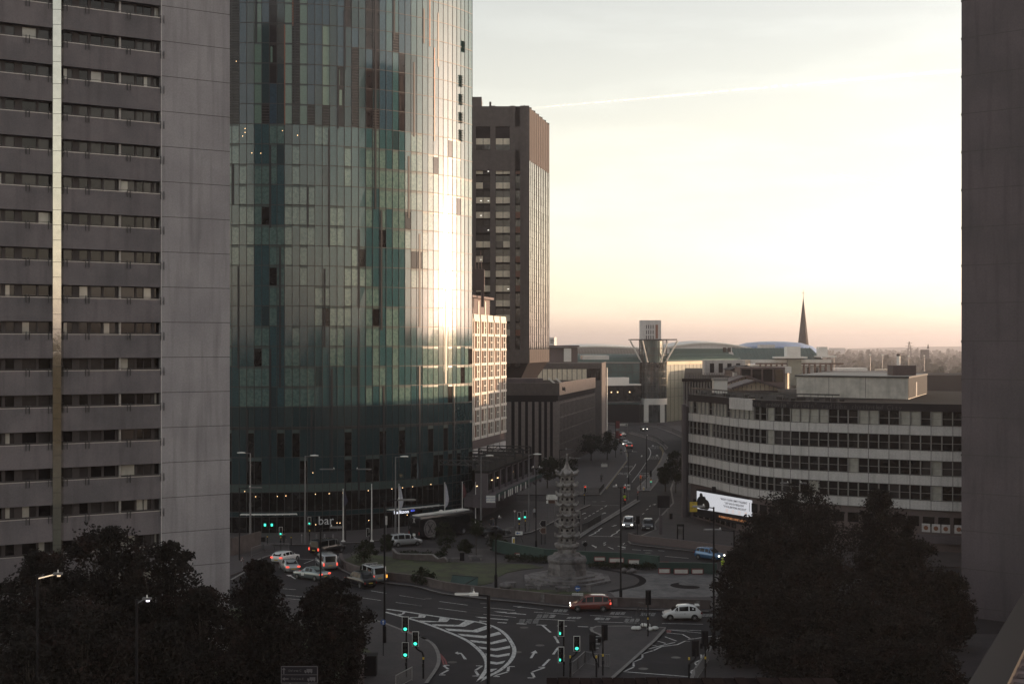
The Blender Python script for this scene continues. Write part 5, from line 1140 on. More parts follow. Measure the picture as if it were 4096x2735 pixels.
car('people_carrier','silver people carrier at the kerb behind the island shrubs','mpv',PAINT['silver'],*vg('D2',375,1352),(.86,.50),4.65,1.8,1.72)
car('saloon_car','black saloon in front of the arcade building','saloon',PAINT['black'],*vg('D2',1500,1232),(.93,.36),4.5,1.8,1.5)
# black team coach
cx,cy=g('D2',570,1290); fw=Vector((.66,.75)).normalized(); rt_=Vector((fw.y,-fw.x)); cpos=Vector((cx,cy))+fw*5.6-rt_*1.25
co_=thing('coach','long black coach with a round crest and white roof hatches','coach',cpos.x,cpos.y,-.03,math.atan2(fw.y,fw.x))
L,W_,HH=11.2,2.5,3.35
mb=MB(); prof=[(-L/2,.9),(-L/2+.15,1),(L/2-.9,1),(L/2-.25,.96),(L/2,.80)]
vs=[]
for X,s in prof:
    hw=W_/2*(1 if s==1 else .96); zt=HH*(1 if s>.95 else .93 if s>.85 else .70)
    vs+=[(X,hw,.35),(X,hw,zt-.35),(X,hw*.92,zt-.08),(X,hw*.75,zt),(X,-hw*.75,zt),(X,-hw*.92,zt-.08),(X,-hw,zt-.35),(X,-hw,.35)]
mb.add(vs,[(i*8+j,i*8+(j+1)%8,(i+1)*8+(j+1)%8,(i+1)*8+j) for i in range(4) for j in range(8)]+[tuple(range(7,-1,-1)),tuple(32+j for j in range(8))]); mb.build('body',PAINT['black'],co_,False)
for s in (-1,1):
    for i in range(6): mb=MB(); mb.box(-L/2+1.6+i*1.55,s*(W_/2+.004),2.15,1.45,.02,1.0); mb.build('side_window',m_('car_glass'),co_,False)
mb=MB(); mb.box(-L/2-.0,0,2.3,.03,2.0,.9); mb.build('rear_window',m_('car_glass'),co_,False)
mb=MB(); mb.box(L/2-.02,0,1.7,.10,2.2,1.2); mb.build('windscreen',m_('car_glass'),co_,False)
for X in (-L/2+2.6,L/2-2.4):
    for s in (-1,1): t=MB(); t.tube((X,s*(W_/2-.3),.5),(X,s*(W_/2+.015),.5),.5,.5,18); wl=t.build('wheel',m_('tyre'),co_,False); r=MB(); r.tube((X,s*(W_/2+.01),.5),(X,s*(W_/2+.03),.5),.26,.26,12); r.build('rim',m_('rim'),wl,False)
for X,l,w_ in ((-L/2+1.0,1.5,1.2),(.2,3.8,1.5),(-2.6,2.6,1.4),(3.6,2.6,1.6)): mb=MB(); mb.box(X,0,HH+.05,l,w_,.14); mb.build('roof_hatch',m_('white_wall'),co_,False)
mb=MB(); mb.lathe([(.30,0),(.26,.2),(.02,.3)],.0,.2,12,0,0,HH+.1); mb.build('satellite_dome',m_('white_wall'),co_,False)
mb=MB(); M_=Matrix.Translation((-L/2+1.9,-W_/2-.02,1.55))@Matrix.Rotation(R(90),4,'X')
d=MB(); d.lathe([(1.25,0),(1.25,.012)],0,0,36,0); d.lathe([(1.0,.012),(1.0,.02)],0,0,36,1); d.lathe([(.93,.02),(.93,.026)],0,0,36,0)
for s in (-1,1): d.box(0,0,.03,.14,1.5,.02,s*R(35),1); d.box(s*.3,-.45,.03,.36,.09,.02,s*R(35),1)
d.xf(M_); d.build('crest',[m_('granite'),m_('tyre')],co_,False)
d=MB()
for s in (-1,1): d.box(0,0,0,.08,.8,.02,s*R(30))
d.xf(Matrix.Translation((-L/2-.03,0,2.75))@Matrix.Rotation(R(-90),4,'Z')@Matrix.Rotation(R(90),4,'X')); d.build('crossed_blades',m_('concrete_pale'),co_,False)
for s in (-1,1): mb=MB(); mb.box(-L/2-.01,s*1.0,1.0,.05,.18,.4); mb.build('tail_light',m_('tail_off'),co_,False)
mb=MB(); mb.box(-L/2-.02,0,.75,.04,.5,.35); mb.build('number_plate',m_('plate_white'),co_,False)
# ---------------------------------------------------------------- street furniture
def lamp_grey(label,n,xb,yb,yt,side):
    x,y=g(n,xb,yb,.12); h=zat(c(n,0,yt)[1],y); o=thing('street_lamp',label,'street lamp',x,y,.12,0,'tall grey street lamps round the junction')
    mb=MB(); mb.tube((x,y,.12),(x,y,h*.45),.15,.13,10); mb.tube((x,y,h*.45),(x,y,h),.11,.075,10); mb.build('post',m_('grey_post'),o)
    mb=MB(); mb.tube((x,y,h-.08),(x+side*1.1,y,h+.02),.05,.04,6); mb.build('arm',m_('grey_post'),o)
    mb=MB(); mb.lathe([(.02,-.13),(.5,-.09),(.62,0),(.5,.09),(.05,.16)],0,0,14); mb.xf(Matrix.Translation((x+side*1.25,y,h+.02))@Matrix.Diagonal((1,.5,.8,1))); mb.build('lamp_head',m_('white_post'),o,True,True)
lamp_grey('tall grey street lamp with its head turned left, nearest the concrete tower','D1',318,1312,190,-1)
lamp_grey('tall grey street lamp in front of the hotel beside the bar lettering','D1',1005,1338,225,1)
lamp_grey('tall grey street lamp behind the silver people carrier','D2',257,1235,237,1)
lamp_grey('tall grey street lamp at the nose of the coach','D2',1330,1195,225,1)
lamp_grey('tall grey street lamp at the end of the arcade building','D2',1930,1172,208,1)
def lamp_black(label,n,xb,yb,nt,yt,arms=((-1,1.2),),Yv=None,r=.10,base=True,z0=.0):
    U,_=c(n,xb,yb); 
    if Yv is None: x,y=g(n,xb,yb,z0)
    else: y=Yv; x=xat(U,y)
    h=zat(c(nt,0,yt)[1],y); o=thing('street_lamp',label,'street lamp',x,y,z0)
    mb=MB(); mb.tube((x,y,z0),(x,y,h),r,r*.75,10)
    if base: mb.tube((x,y,z0),(x,y,z0+1.6),r*1.7,r*1.7,10)
    mb.build('post',m_('black_paint'),o)
    for s,l in arms:
        sg=1 if s>0 else -1
        mb=MB(); mb.tube((x,y,h-.1),(x+sg*l*.5,y,h+.02),.05,.05,6); mb.build('arm',m_('black_paint'),o)
        mb=MB(); xx=x+sg*l*.5; mb.prism([(xx,y-.16),(xx+sg*l*.6,y-.22),(xx+sg*l*.7,y),(xx+sg*l*.6,y+.22),(xx,y+.16)],h-.02,h+.12); hd=mb.build('lamp_head',m_('grey_post'),o)
        mb=MB(); mb.lathe([(.07,0),(.06,.14),(.01,.18)],xx+sg*.12,y,8,0,0,h+.12); mb.build('photocell',m_('white_post'),hd)
lamp_black('black lamp post rising through the tree in front of the silver vans','D6',1025,1320,'D1',1130,((1,1.6),))
lamp_black('black lamp post with a blue cycle sign at its foot','D6',1710,1135,'D2',785,((1,2.4),))
lamp_black('black post with a thick base standing on the island lawn','D7',1028,548,'D2',1005,((1,.5),),z0=.12)
lamp_black('tall black post at the front edge of the plaza with a cluster of white lamps','D8',758,720,'D3',930,((1,.7),(-1,.7)))
lamp_black('black lamp post at the right edge of the plaza beside the big tree','D8',1755,1165,'E4',238,((-1,1.6),))
lamp_black('short black lamp post half hidden by the big dark tree','E4',443,900,'E4',412,((-1,2.6),),Yv=140,base=False)
lamp_black('thin black lamp post in front of the lit screen','E4',530,380,'D4',985,((-1,1.4),),base=False)
lamp_black('black lamp post with two arms in front of the ribbon windows','D4',1660,1700,'D4',1200,((-1,1.5),(1,1.2)),Yv=165,base=False)
lamp_black('slim black lamp post on the refuge of the far crossing','D3',1523,955,'D3',292,((1,.1),),base=False,r=.08)
lamp_black('slim black post with a crossbar left of the far refuge','D3',1298,955,'D3',492,((-1,1.3),(1,1.3)),base=False,r=.08)
lamp_black('dark two-armed lamp post behind the pagoda spire','D3',450,940,'D3',572,((-1,3.2),(1,3.2)),base=False,r=.09)
lamp_black('dark lamp post with a double arm in front of the hotel slots','D1',1512,1300,'D1',398,((-1,3.0),(1,3.0)),base=False,r=.09)
lamp_black('black lamp post at the corner of the concrete tower','D6',155,250,'D1',628,((1,2.4),),base=False,r=.09)
lamp_black('black lamp post on the verge right of the yellow bollard','D7',1458,160,'D2',380,((1,.7),(-1,.5)),r=.09)
lamp_black('black lamp post outside the fluted block','E7',1180,830,'E7',165,((1,2.3),),base=False,r=.08,Yv=270)
# the near lamp post with a ladder-like lamp
y=83; x=xat(1954,y); h=zat(2379,y); o=thing('street_lamp','near black lamp post with a ribbed white lamp reaching over the chevrons','street lamp',x,y)
mb=MB(); mb.tube((x,y,0),(x,y,h),.13,.105,12); mb.build('post',m_('black_paint'),o)
mb=MB(); mb.beam((x,y,h-.03),(x-.62,y,h+.02),.10,.10); mb.build('arm',m_('black_paint'),o)
mb=MB(); mb.prism([(x-.62,y-.13),(x-1.15,y-.16),(x-1.15,y+.16),(x-.62,y+.13)],h-.02,h+.14); mb.prism([(x-1.15,y-.16),(x-2.0,y-.15),(x-2.06,y),(x-2.0,y+.15),(x-1.15,y+.16)],h+.03,h+.12); hd=mb.build('lamp_head',m_('white_post'),o)
mb=MB()
for i in range(11): mb.box(x-1.22-i*.072,y,h+.135,.022,.30,.03)
mb.build('rib',m_('rail_metal'),hd); mb=MB(); mb.tube((x-.9,y,h+.14),(x-.9,y,h+.24),.07,.06,8); mb.tube((x-.9,y,h+.24),(x-.9,y,h+.40),.02,.01,6); mb.build('photocell',m_('white_post'),hd)
# flagpoles
def flagpole(label,n,xb,yb,yt,flag=None,yv=None):
    x,y=g(n,xb,yb,.12) if yv is None else (xat(c(n,xb,0)[0],yv),yv); h=zat(c(n,0,yt)[1],y); o=thing('flagpole',label,'flagpole',x,y,.12,0,'white flagpoles in front of the hotel')
    mb=MB(); mb.tube((x,y,.12),(x,y,h),.085,.05,8); mb.lathe([(.3,0),(.3,.1),(.1,.2)],x,y,10,0,0,.12); mb.build('pole',m_('white_post'),o)
    mb=MB(); mb.lathe([(.02,-.09),(.09,0),(.02,.09)],x,y,8,0,0,h+.05); mb.build('finial',m_('white_post'),o)
    if flag:
        mb=MB(); nn=8; z1=h-.15; hh=flag[1]; k=[]
        for i in range(nn+1):
            u=i/nn
            for j in range(4):
                v=j/3; k.append((x+.05+v*(.15+.55*u**.8*(1 if u<.75 else 1-(u-.75)*2)),y+.12*math.sin(v*5+u*3),z1-hh*u*(1-.15*v)))
        mb.add(k,[(i*4+j,i*4+j+1,(i+1)*4+j+1,(i+1)*4+j) for i in range(nn) for j in range(3)]); mb.build('flag',flag[0],o)
mat('flag_navy',(.02,.02,.045),.8,.2,3); mat('flag_white',(.42,.42,.48),.8,.2,3); mat('flag_red',(.12,.035,.04),.8,.4,4)
flagpole('leaning white flagpole with a limp navy flag','D1',1482,1300,650,(m_('flag_navy'),2.2))
flagpole('bare white flagpole left of the hotel name','D1',1840,1298,590)
flagpole('white flagpole with a pale flag at the end of the hotel name','D2',300,1140,587,(m_('flag_white'),3.6),yv=196)
flagpole('white flagpole with a pale flag behind the middle of the coach','D2',875,1060,567,(m_('flag_white'),3.6),yv=203)
flagpole('white flagpole with a dark red flag behind the front of the coach','D2',1095,1060,562,(m_('flag_red'),2.3),yv=206)
flagpole('bare white flagpole behind the nose of the coach','D2',1262,1060,565,yv=206)
# traffic lights
def signal(label,n,xb,yb,heads,crank=None,z0=.12,post=None,stripe=True):
    x,y=g(n,xb,yb,z0); o=thing('traffic_light',label,'traffic light',x,y,z0); top=z0+1
    mb=MB(); yy=y-.02
    for i,hd in enumerate(heads):
        n2,x0,y0,x1,y1,state,back=hd[:7]
        U_a,V_a=c(n2,x0,y0); U_b,V_b=c(n2,x1,y1); xa,xb_=xat(U_a,y),xat(U_b,y); za,zb_=zat(V_a,y),zat(V_b,y); xc=(xa+xb_)/2; w_=abs(xb_-xa); hh=za-zb_; zc=(za+zb_)/2
        top=max(top,za); q=MB(); yf=y-.22 if not back else y+.1
        q.box(xc,yf+.12,zc,w_*.74,.22,hh*.92); he=q.build('signal_head',m_('black_paint'),o)
        q=MB(); q.box(xc,yf+.10,zc,w_,.02,hh,0,0)
        if not back:
            e=.05
            for a_,b_,cc,dd in ((xa,xa+e,zb_,za),(xb_-e,xb_,zb_,za),(xa+e,xb_-e,za-e,za),(xa+e,xb_-e,zb_,zb_+e)): q.box((a_+b_)/2,yf+.086,(cc+dd)/2,b_-a_,.012,dd-cc,0,1)
        q.build('backboard',[m_('black_paint'),m_('sign_white')],he)
        if not back:
            side=hd[7] if len(hd)>7 else 0
            for k,nm in enumerate(('red','amber','green')):
                z=zc+hh*(.29-.29*k); lit=nm in state.split('+'); mt=m_({'red':'signal_red','amber':'signal_amber','green':'signal_green'}[nm]) if lit else m_('lens_off')
                r=min(w_*.26,hh*.125); q=MB(); q.lathe([(r,0),(r*.9,.02),(.01,.04)],0,0,14); q.xf(Matrix.Translation((xc+side*w_*.18,yf-.0,z))@Matrix.Rotation(R(90),4,'X')@Matrix.Diagonal((.55 if side else 1,1,1,1))); q.build('lens',mt,he)
                q=MB(); v=[]; 
                for j in range(9): a=PI*j/8-.15*0; v+=[(xc+r*1.12*math.cos(a),yf,z+r*1.12*math.sin(a)),(xc+r*1.12*math.cos(a),yf-.16,z+r*1.12*math.sin(a)-.02)]
                q.add(v,[(2*j,2*j+1,2*j+3,2*j+2) for j in range(8)]); q.build('visor',m_('black_paint'),he)
        if crank: 
            zk=zat(c(n2,0,crank[1])[1],y); xk=xc+ (x-xc)*.05
            mb.path([(x,y,z0),(x,y,zk-.35),(x+(xc-x)*.15,y,zk-.05),(xc+(x-xc)*.25,y,zk+.15),(xc,y,zb_-.05),(xc,y,zc)],.075,8)
    if not crank: mb.tube((x,y,z0),(x,y,top-.1),.065,.065,8)
    mb.build('post',m_('black_paint'),o)
    if stripe: q=MB(); q.tube((x,y,z0+1.55),(x,y,z0+1.75),.078,.078,10); q.build('yellow_band',m_('sign_yellow'),o)
    q=MB(); q.box(x,y-.12,z0+1.1,.18,.16,.28); q.build('push_button',m_('black_paint'),o)
    return o
signal('green traffic light with two heads one above the other, left of the chevrons','D7',68,1490,[('D7',22,838,95,1003,'green',0),('D7',22,1112,95,1280,'green',0)])
signal('green traffic light on a bent post beside the two-headed post','D7',250,1505,[('D7',130,997,203,1158,'green',0)],(0,1215))
signal('traffic light with two heads turned left, green just visible, right of the chevrons','D8',147,1480,[('D8',85,877,152,1052,'green',0,-1),('D8',85,1160,152,1335,'green',0,-1)])
signal('green traffic light on a bent post by the end of the traffic island railings','D8',217,1490,[('D8',250,1045,322,1210,'green',0)],(0,1270))
signal('traffic light seen from behind on a bent post over the railings','D8',497,1490,[('D8',423,1040,492,1215,'',1)],(0,1290))
signal('tall traffic light seen from behind beside the bent post','D8',567,1470,[('D8',553,935,620,1102,'',1),('D8',513,1075,548,1125,'',1)])
signal('traffic light seen from behind at the tip of the traffic island by the sandbags','D8',1050,1052,[('D8',1026,564,1086,722,'',1)])
signal('traffic light seen from behind on a bent post at the right kerb','D8',1490,1510,[('D8',1523,1103,1600,1275,'',1)],(0,1330))
signal('traffic light seen from behind next to the leaves of the big tree','D8',1665,1500,[('D8',1627,1003,1700,1167,'',1),('D8',1612,1130,1640,1190,'',1)])
signal('green traffic light among the pedestrians outside the hotel','D1',700,1400,[('D1',679,1115,725,1222,'green',0)])
signal('green traffic light left of the bar lettering','D1',1060,1312,[('D1',1040,990,1083,1091,'green',0)])
signal('unlit traffic light facing sideways behind the bare flagpole','D1',1815,1300,[('D1',1775,1130,1810,1238,'',0)],stripe=False)
signal('green traffic light, left one of the pair outside the arcade','D2',1808,1222,[('D2',1788,930,1831,1030,'green',0)])
signal('green traffic light, right one of the pair outside the arcade','D2',1885,1180,[('D2',1857,912,1903,1012,'green',0)])
signal('red traffic light at the mouth of the side street right of the pagoda','D3',745,1150,[('D3',736,907,770,1000,'red',0)])
signal('red traffic light on the median by the motorcyclist','D3',1243,1112,[('D3',1230,912,1263,1005,'red',0)])
signal('red and amber traffic light on the far refuge','D3',1450,962,[('D3',1439,778,1461,852,'red+amber',0)],stripe=False)
signal('two-headed green traffic light right of the far refuge','D3',1578,922,[('D3',1566,728,1590,800,'',1),('D3',1567,815,1590,875,'green+amber',0)],stripe=False)
signal('small red pedestrian signal left of the far refuge','D3',1414,1100,[('D3',1408,980,1422,1036,'red',0)],stripe=False)
signal('white bordered traffic light just right of the pagoda','D3',680,1560,[('D3',650,1225,690,1322,'',0)],stripe=False)
signal('twin backs of traffic lights beside the oncoming silver estate','D3',1410,1545,[('D3',1394,1293,1440,1398,'',1)],stripe=False)
# signs
def sign(name,label,n,xb,yb,x0,y0,x1,y1,m,texts=(),tm='sign_dark',cat='sign',posts=(.25,.75),ns=None,Yv=None,border=None,pr=.045,arrow=None):
    ns=ns or n; x,y=g(n,xb,yb,.12) if Yv is None else (xat(c(n,xb,yb)[0],Yv),Yv)
    xa,xb_=xat(c(ns,x0,0)[0],y),xat(c(ns,x1,0)[0],y); za,zb_=zat(c(ns,0,y0)[1],y),zat(c(ns,0,y1)[1],y); o=thing(name,label,cat,(xa+xb_)/2,y,0)
    w_,hh=xb_-xa,za-zb_
    if posts:
        for u in posts: q=MB(); q.tube((xa+w_*u,y+.07,0),(xa+w_*u,y+.07,za-.05),pr,pr,8); q.build('post',m_('grey_post'),o)
    q=MB(); q.box((xa+xb_)/2,y,(za+zb_)/2,w_,.04,hh)
    if border:
        e=min(w_,hh)*.04
        for a_,b_,cc,dd in ((xa,xa+e,zb_,za),(xb_-e,xb_,zb_,za),(xa,xb_,za-e,za),(xa,xb_,zb_,zb_+e)): q.box((a_+b_)/2,y-.023,(cc+dd)/2,b_-a_,.01,dd-cc,0,1)
    pn=q.build('panel',[m_(m),m_(border or m)],o)
    for t in texts:
        body,u,v,sz=t[:4]; q=text_mb(body,sz*hh,facing((xa+w_*u,y-.026,zb_+hh*v),0),0,.004); q.build('lettering',m_(t[4] if len(t)>4 else tm),pn)
    return o,pn,xa,xb_,zb_,za,y
def arrow_mb(p,size,ang,d=.006):
    q=MB(); s=size; q.add([(-.5*s,-.08*s,0),(.1*s,-.08*s,0),(.1*s,.08*s,0),(-.5*s,.08*s,0),(.1*s,-.28*s,0),(.5*s,0,0),(.1*s,.28*s,0)],[(0,1,2,3),(4,5,6)]); q.xf(Matrix.Translation(p)@Matrix.Rotation(R(90),4,'X')@Matrix.Rotation(ang,4,'Z')); return q
o,pn,xa,xb_,zb_,za,y=sign('direction_sign','dark delivery area sign with two lorry symbols','D6',800,1640,600,1372,995,1556,'sign_dark',[('Del area C',.38,.74,.17,'sign_dim'),('Del area E',.45,.26,.17,'sign_dim')],border='sign_dim',ns='D6',Yv=86)
W1,H1=xb_-xa,za-zb_
q=MB(); q.box(xa+W1/2,y-.024,zb_+H1/2,W1,.01,.03); q.build('divider',m_('sign_dim'),pn)
for u,v,a in ((.08,.74,R(90)),(.12,.26,R(180))): arrow_mb((xa+W1*u,y-.028,zb_+H1*v),.42,a).build('arrow',m_('sign_dim'),pn)
for u,v in ((.75,.72),(.83,.24)):
    q=MB(); X,Z=xa+W1*u,zb_+H1*v; q.box(X+.06,y-.028,Z+.03,.36,.01,.2); q.box(X-.2,y-.028,Z-.01,.12,.01,.12)
    for dx in (-.18,.0,.18): d=MB(); disc(d,0,0,.05,0,n=10); d.xf(Matrix.Translation((X+dx,y-.034,Z-.09))@Matrix.Rotation(R(90),4,'X')); q.ext(d)
    q.build('lorry_symbol',m_('sign_dim'),pn)
o,pn,xa,xb_,zb_,za,y=sign('direction_sign','white and brown direction sign left of the pagoda','D3',335,1240,266,1026,407,1136,'sign_white',[('Centre',.45,.88,.13),('New Street',.45,.66,.12),('All other routes',.52,.52,.11)],cat='sign',Yv=207)
q=MB(); q.box(xa+(xb_-xa)*.58,y-.03,zb_+(za-zb_)*.21,(xb_-xa)*.80,.02,(za-zb_)*.40); q.build('brown_panel',m_('sign_brown'),pn)
for u,v,a_ in ((.06,.88,R(90)),(.08,.40,R(180))): arrow_mb((xa+(xb_-xa)*u,y-.03,zb_+(za-zb_)*v),.4,a_).build('arrow',m_('sign_dark'),pn)
for lab,a,b,y0,y1,m in (('dark flag shaped direction sign, upper one left of the pagoda foot',180,265,1345,1432,'sign_dark'),('dark flag shaped direction sign, lower one left of the pagoda foot',180,265,1440,1516,'sign_brown')):
    x,y=g('D3',225,1640,.12); xa,xb_=xat(c('D3',a,0)[0],y),xat(c('D3',b,0)[0],y); za,zb_=zat(c('D3',0,y0)[1],y),zat(c('D3',0,y1)[1],y); o=thing('direction_sign',lab,'sign',(xa+xb_)/2,y)
    q=MB(); q.prism([(xa,0),(xa+.28,.5*(za-zb_)),(xb_,.5*(za-zb_)),(xb_,-.5*(za-zb_)),(xa+.28,-.5*(za-zb_))],-.02,.02); q.xf(Matrix.Translation((0,y,(za+zb_)/2))@Matrix.Rotation(R(90),4,'X')); q.build('panel',m_('rail_metal'),o)
    q=MB(); q.prism([(xa+.08,0),(xa+.32,.44*(za-zb_)),(xb_-.06,.44*(za-zb_)),(xb_-.06,-.44*(za-zb_)),(xa+.32,-.44*(za-zb_))],.02,.03); q.xf(Matrix.Translation((0,y,(za+zb_)/2))@Matrix.Rotation(R(90),4,'X')); q.build('face',m_(m),o)
    if y0<1400:
        for u in (.3,.85): q=MB(); q.tube((xa+(xb_-xa)*u,y+.1,0),(xa+(xb_-xa)*u,y+.1,za),.05,.05,8); q.build('post',m_('black_paint'),o)
sign('lane_sign','white lane sign with two up arrows and a grey cap over the far pavement','D3',995,790,951,640,1036,681,'sign_white',[('BUS LANE',.5,1.25,.3,'sign_white')],posts=(.5,),border='sign_dark')
o,pn,xa,xb_,zb_,za,y=sign('car_park_sign','white overhead Centre Car Park sign across the bend','D3',1235,245,1152,135,1291,165,'sign_white',[('Centre Car Park',.40,.5,.62)],posts=(.1,.97),border='sign_dark',Yv=432)
q=MB(); q.box(xa+(xb_-xa)*.87,y-.03,(za+zb_)/2,(xb_-xa)*.17,.02,(za-zb_)*.5); q.build('counter',m_('sign_dark'),pn)
sign('to_let_board','yellow TO LET board on the end of the curved building','D3',2112,1330,2066,1117,2160,1242,'sign_yellow',[('MJS',.5,.88,.16),('TO LET',.5,.38,.22)],cat='board',posts=(),Yv=208)
sign('message_sign','large blank black variable message sign on two posts','D3',1740,1310,1661,1040,1815,1190,'sign_dark',posts=(.18,.85),pr=.06,cat='message sign')
sign('street_name_plate','white street name plate on the island wall reading Holloway Circus','D8',297,640,235,592,355,629,'sign_white',[('HOLLOWAY CIRCUS',.5,.68,.32),('QUEENSWAY',.42,.28,.32)],posts=(),cat='name plate',Yv=144.2)
sign('street_name_plate','small white street name plate on the dark roadside wall behind the blue hatchback','D8',1543,150,1508,88,1580,114,'sign_white',[('QUEENSWAY',.5,.5,.5)],posts=(),cat='name plate',Yv=184.5)
sign('parking_plate','tall pale parking plate on a post outside the hotel','D1',2022,1250,2008,982,2036,1092,'concrete_pale',[('P',.5,.7,.2)],posts=(.5,),cat='sign')
sign('clearway_sign','pale sign with a dark disc beside the far red light','D3',1300,1095,1279,898,1320,966,'sign_white',[('\u25cf',.5,.5,.55)],posts=(.5,),cat='sign')
sign('roadwork_board','yellow roadworks board behind the left shrubs','D6',145,380,100,278,190,316,'sign_yellow',[('KEEP LEFT',.5,.5,.35)],posts=(.3,.7),cat='board') if 0 else None
def disc_sign(label,n,xb,yb,cx_,cy_,r_,m,arr=None,back=False,z0=.12,Yv=None):
    x,y=g(n,xb,yb,z0) if Yv is None else (xat(c(n,xb,0)[0],Yv),Yv); o=thing('round_sign',label,'sign',x,y,z0); X,Z=xat(c(n,cx_,0)[0],y),zat(c(n,0,cy_)[1],y); rr=r_*CROP[n][2]*y/F
    q=MB(); q.tube((x,y+.06,z0),(x,y+.06,Z),.04,.04,8); q.build('post',m_('black_paint'),o)
    q=MB(); q.lathe([(rr,0),(rr,.03)],0,0,24); q.xf(Matrix.Translation((X,y,Z))@Matrix.Rotation(R(90),4,'X')); d=q.build('disc',m_('black_paint') if back else m_(m),o)
    if arr is not None: arrow_mb((X,y-.04,Z),rr*1.5,arr).build('arrow',m_('sign_white'),d)
disc_sign('round blue sign with a white arrow to the left behind the red people carrier','D8',295,640,295,541,31,'sign_blue',R(180),Yv=144.5)
disc_sign('round sign seen from behind in front of the far zigzags','D8',378,150,378,67,24,'sign_dark',back=True)
disc_sign('round blue cycle sign beside the black lamp post','D6',1696,1262,1696,902,30,'sign_blue',R(90),z0=.12)
def tri_sign(label,n,xb,yb,x0,x1,yt,yb2,inv=False,m='sign_white'):
    x,y=g(n,xb,yb,.12); o=thing('warning_sign',label,'sign',x,y); xa,xb_=xat(c(n,x0,0)[0],y),xat(c(n,x1,0)[0],y); zt,zz=zat(c(n,0,yt)[1],y),zat(c(n,0,yb2)[1],y)
    if inv: P3=[(xa,y,zt),((xa+xb_)/2,y,zz),(xb_,y,zt)]
    else: P3=[(xa,y,zz),(xb_,y,zz),((xa+xb_)/2,y,zt)]
    c0=sum((Vector(p) for p in P3),Vector())/3
    for s,yo,mm,nm in ((1,0,'paint_red','border'),(.72,-.012,m,'face')): q=MB(); q.add([tuple(c0+(Vector(p)-c0)*s+Vector((0,yo,0))) for p in P3],[(0,1,2)]); q.build(nm,m_(mm),o)
    q=MB(); q.tube(((xa+xb_)/2,y+.05,.1),((xa+xb_)/2,y+.05,max(zt,zz)-.05),.04,.04,8); q.build('post',m_('grey_post'),o)
    if not inv: q=MB(); q.box(c0.x,y-.02,c0.z-.02,.10,.01,.3); q.box(c0.x+.1,y-.02,c0.z-.1,.22,.01,.07); q.build('worker_symbol',m_('sign_dark'),o)
tri_sign('triangular roadworks sign by the left shrubs','D6',185,330,165,205,200,248)
tri_sign('give way triangle at the arcade kerb','D2',1752,1160,1733,1772,908,945,True)
def bollard(label,n,x0,x1,yt,yb,lit=True):
    xc=(x0+x1)/2; x,y=g(n,xc,yb,.12); w_=(x1-x0)*CROP[n][2]*y/F; h=(yb-yt)*CROP[n][2]*y/F; o=thing('keep_left_bollard',label,'bollard',x,y,.12)
    q=MB(); q.lathe([(w_*.5,0),(w_*.5,h*.9),(w_*.42,h)],x,y,14,0,0,.12); q.build('shell',m_('sign_white'),o); q=MB(); q.box(x+w_*.1,y-w_*.46,.12+h*.48,w_*.55,w_*.2,h*.6); q.build('panel',m_('sign_yellow'),o)
bollard('white and yellow keep left bollard behind the island','D2',1717,1756,1245,1328)
bollard('small yellow based bollard on the far refuge','D3',1477,1497,925,976)
def simple(name,label,cat,parts,x=0,y=0,z=0,group=None):
    o=thing(name,label,cat,x,y,z,0,group)
    for nm,mb,m in parts: mb.build(nm,m_(m),o)
    return o
for i,xx in enumerate((1147,1250,1355)):
    x,y=g('D1',xx,1310,.12); simple('bollard',('grey bollard below the bar lettering, left of three','grey bollard below the bar lettering, middle of three','grey bollard below the bar lettering, right of three')[i],'bollard',[('post',MB().tube((x,y,.1),(x,y,1.15),.12,.10,10),'grey_post'),('cap',MB().lathe([(.10,0),(.06,.08),(.01,.1)],x,y,10,0,0,1.15),'grey_post')],x,y)
for i,(n_,xx,yy) in enumerate((('D1',532,1335),('D1',830,1345),('D1',962,1318))):
    x,y=g(n_,xx,yy,.12); simple('banded_bollard',('dark bollard with a yellow band, left of the walking person','dark bollard with a yellow top right of the walking person','short double grey post right of the walking person')[i],'bollard',[('post',MB().tube((x,y,.1),(x,y,1.35),.075,.075,10),'black_paint' if i<2 else 'grey_post'),('band',MB().tube((x,y,1.1),(x,y,1.25),.085,.085,10),'sign_yellow' if i<2 else 'rail_metal')],x,y)
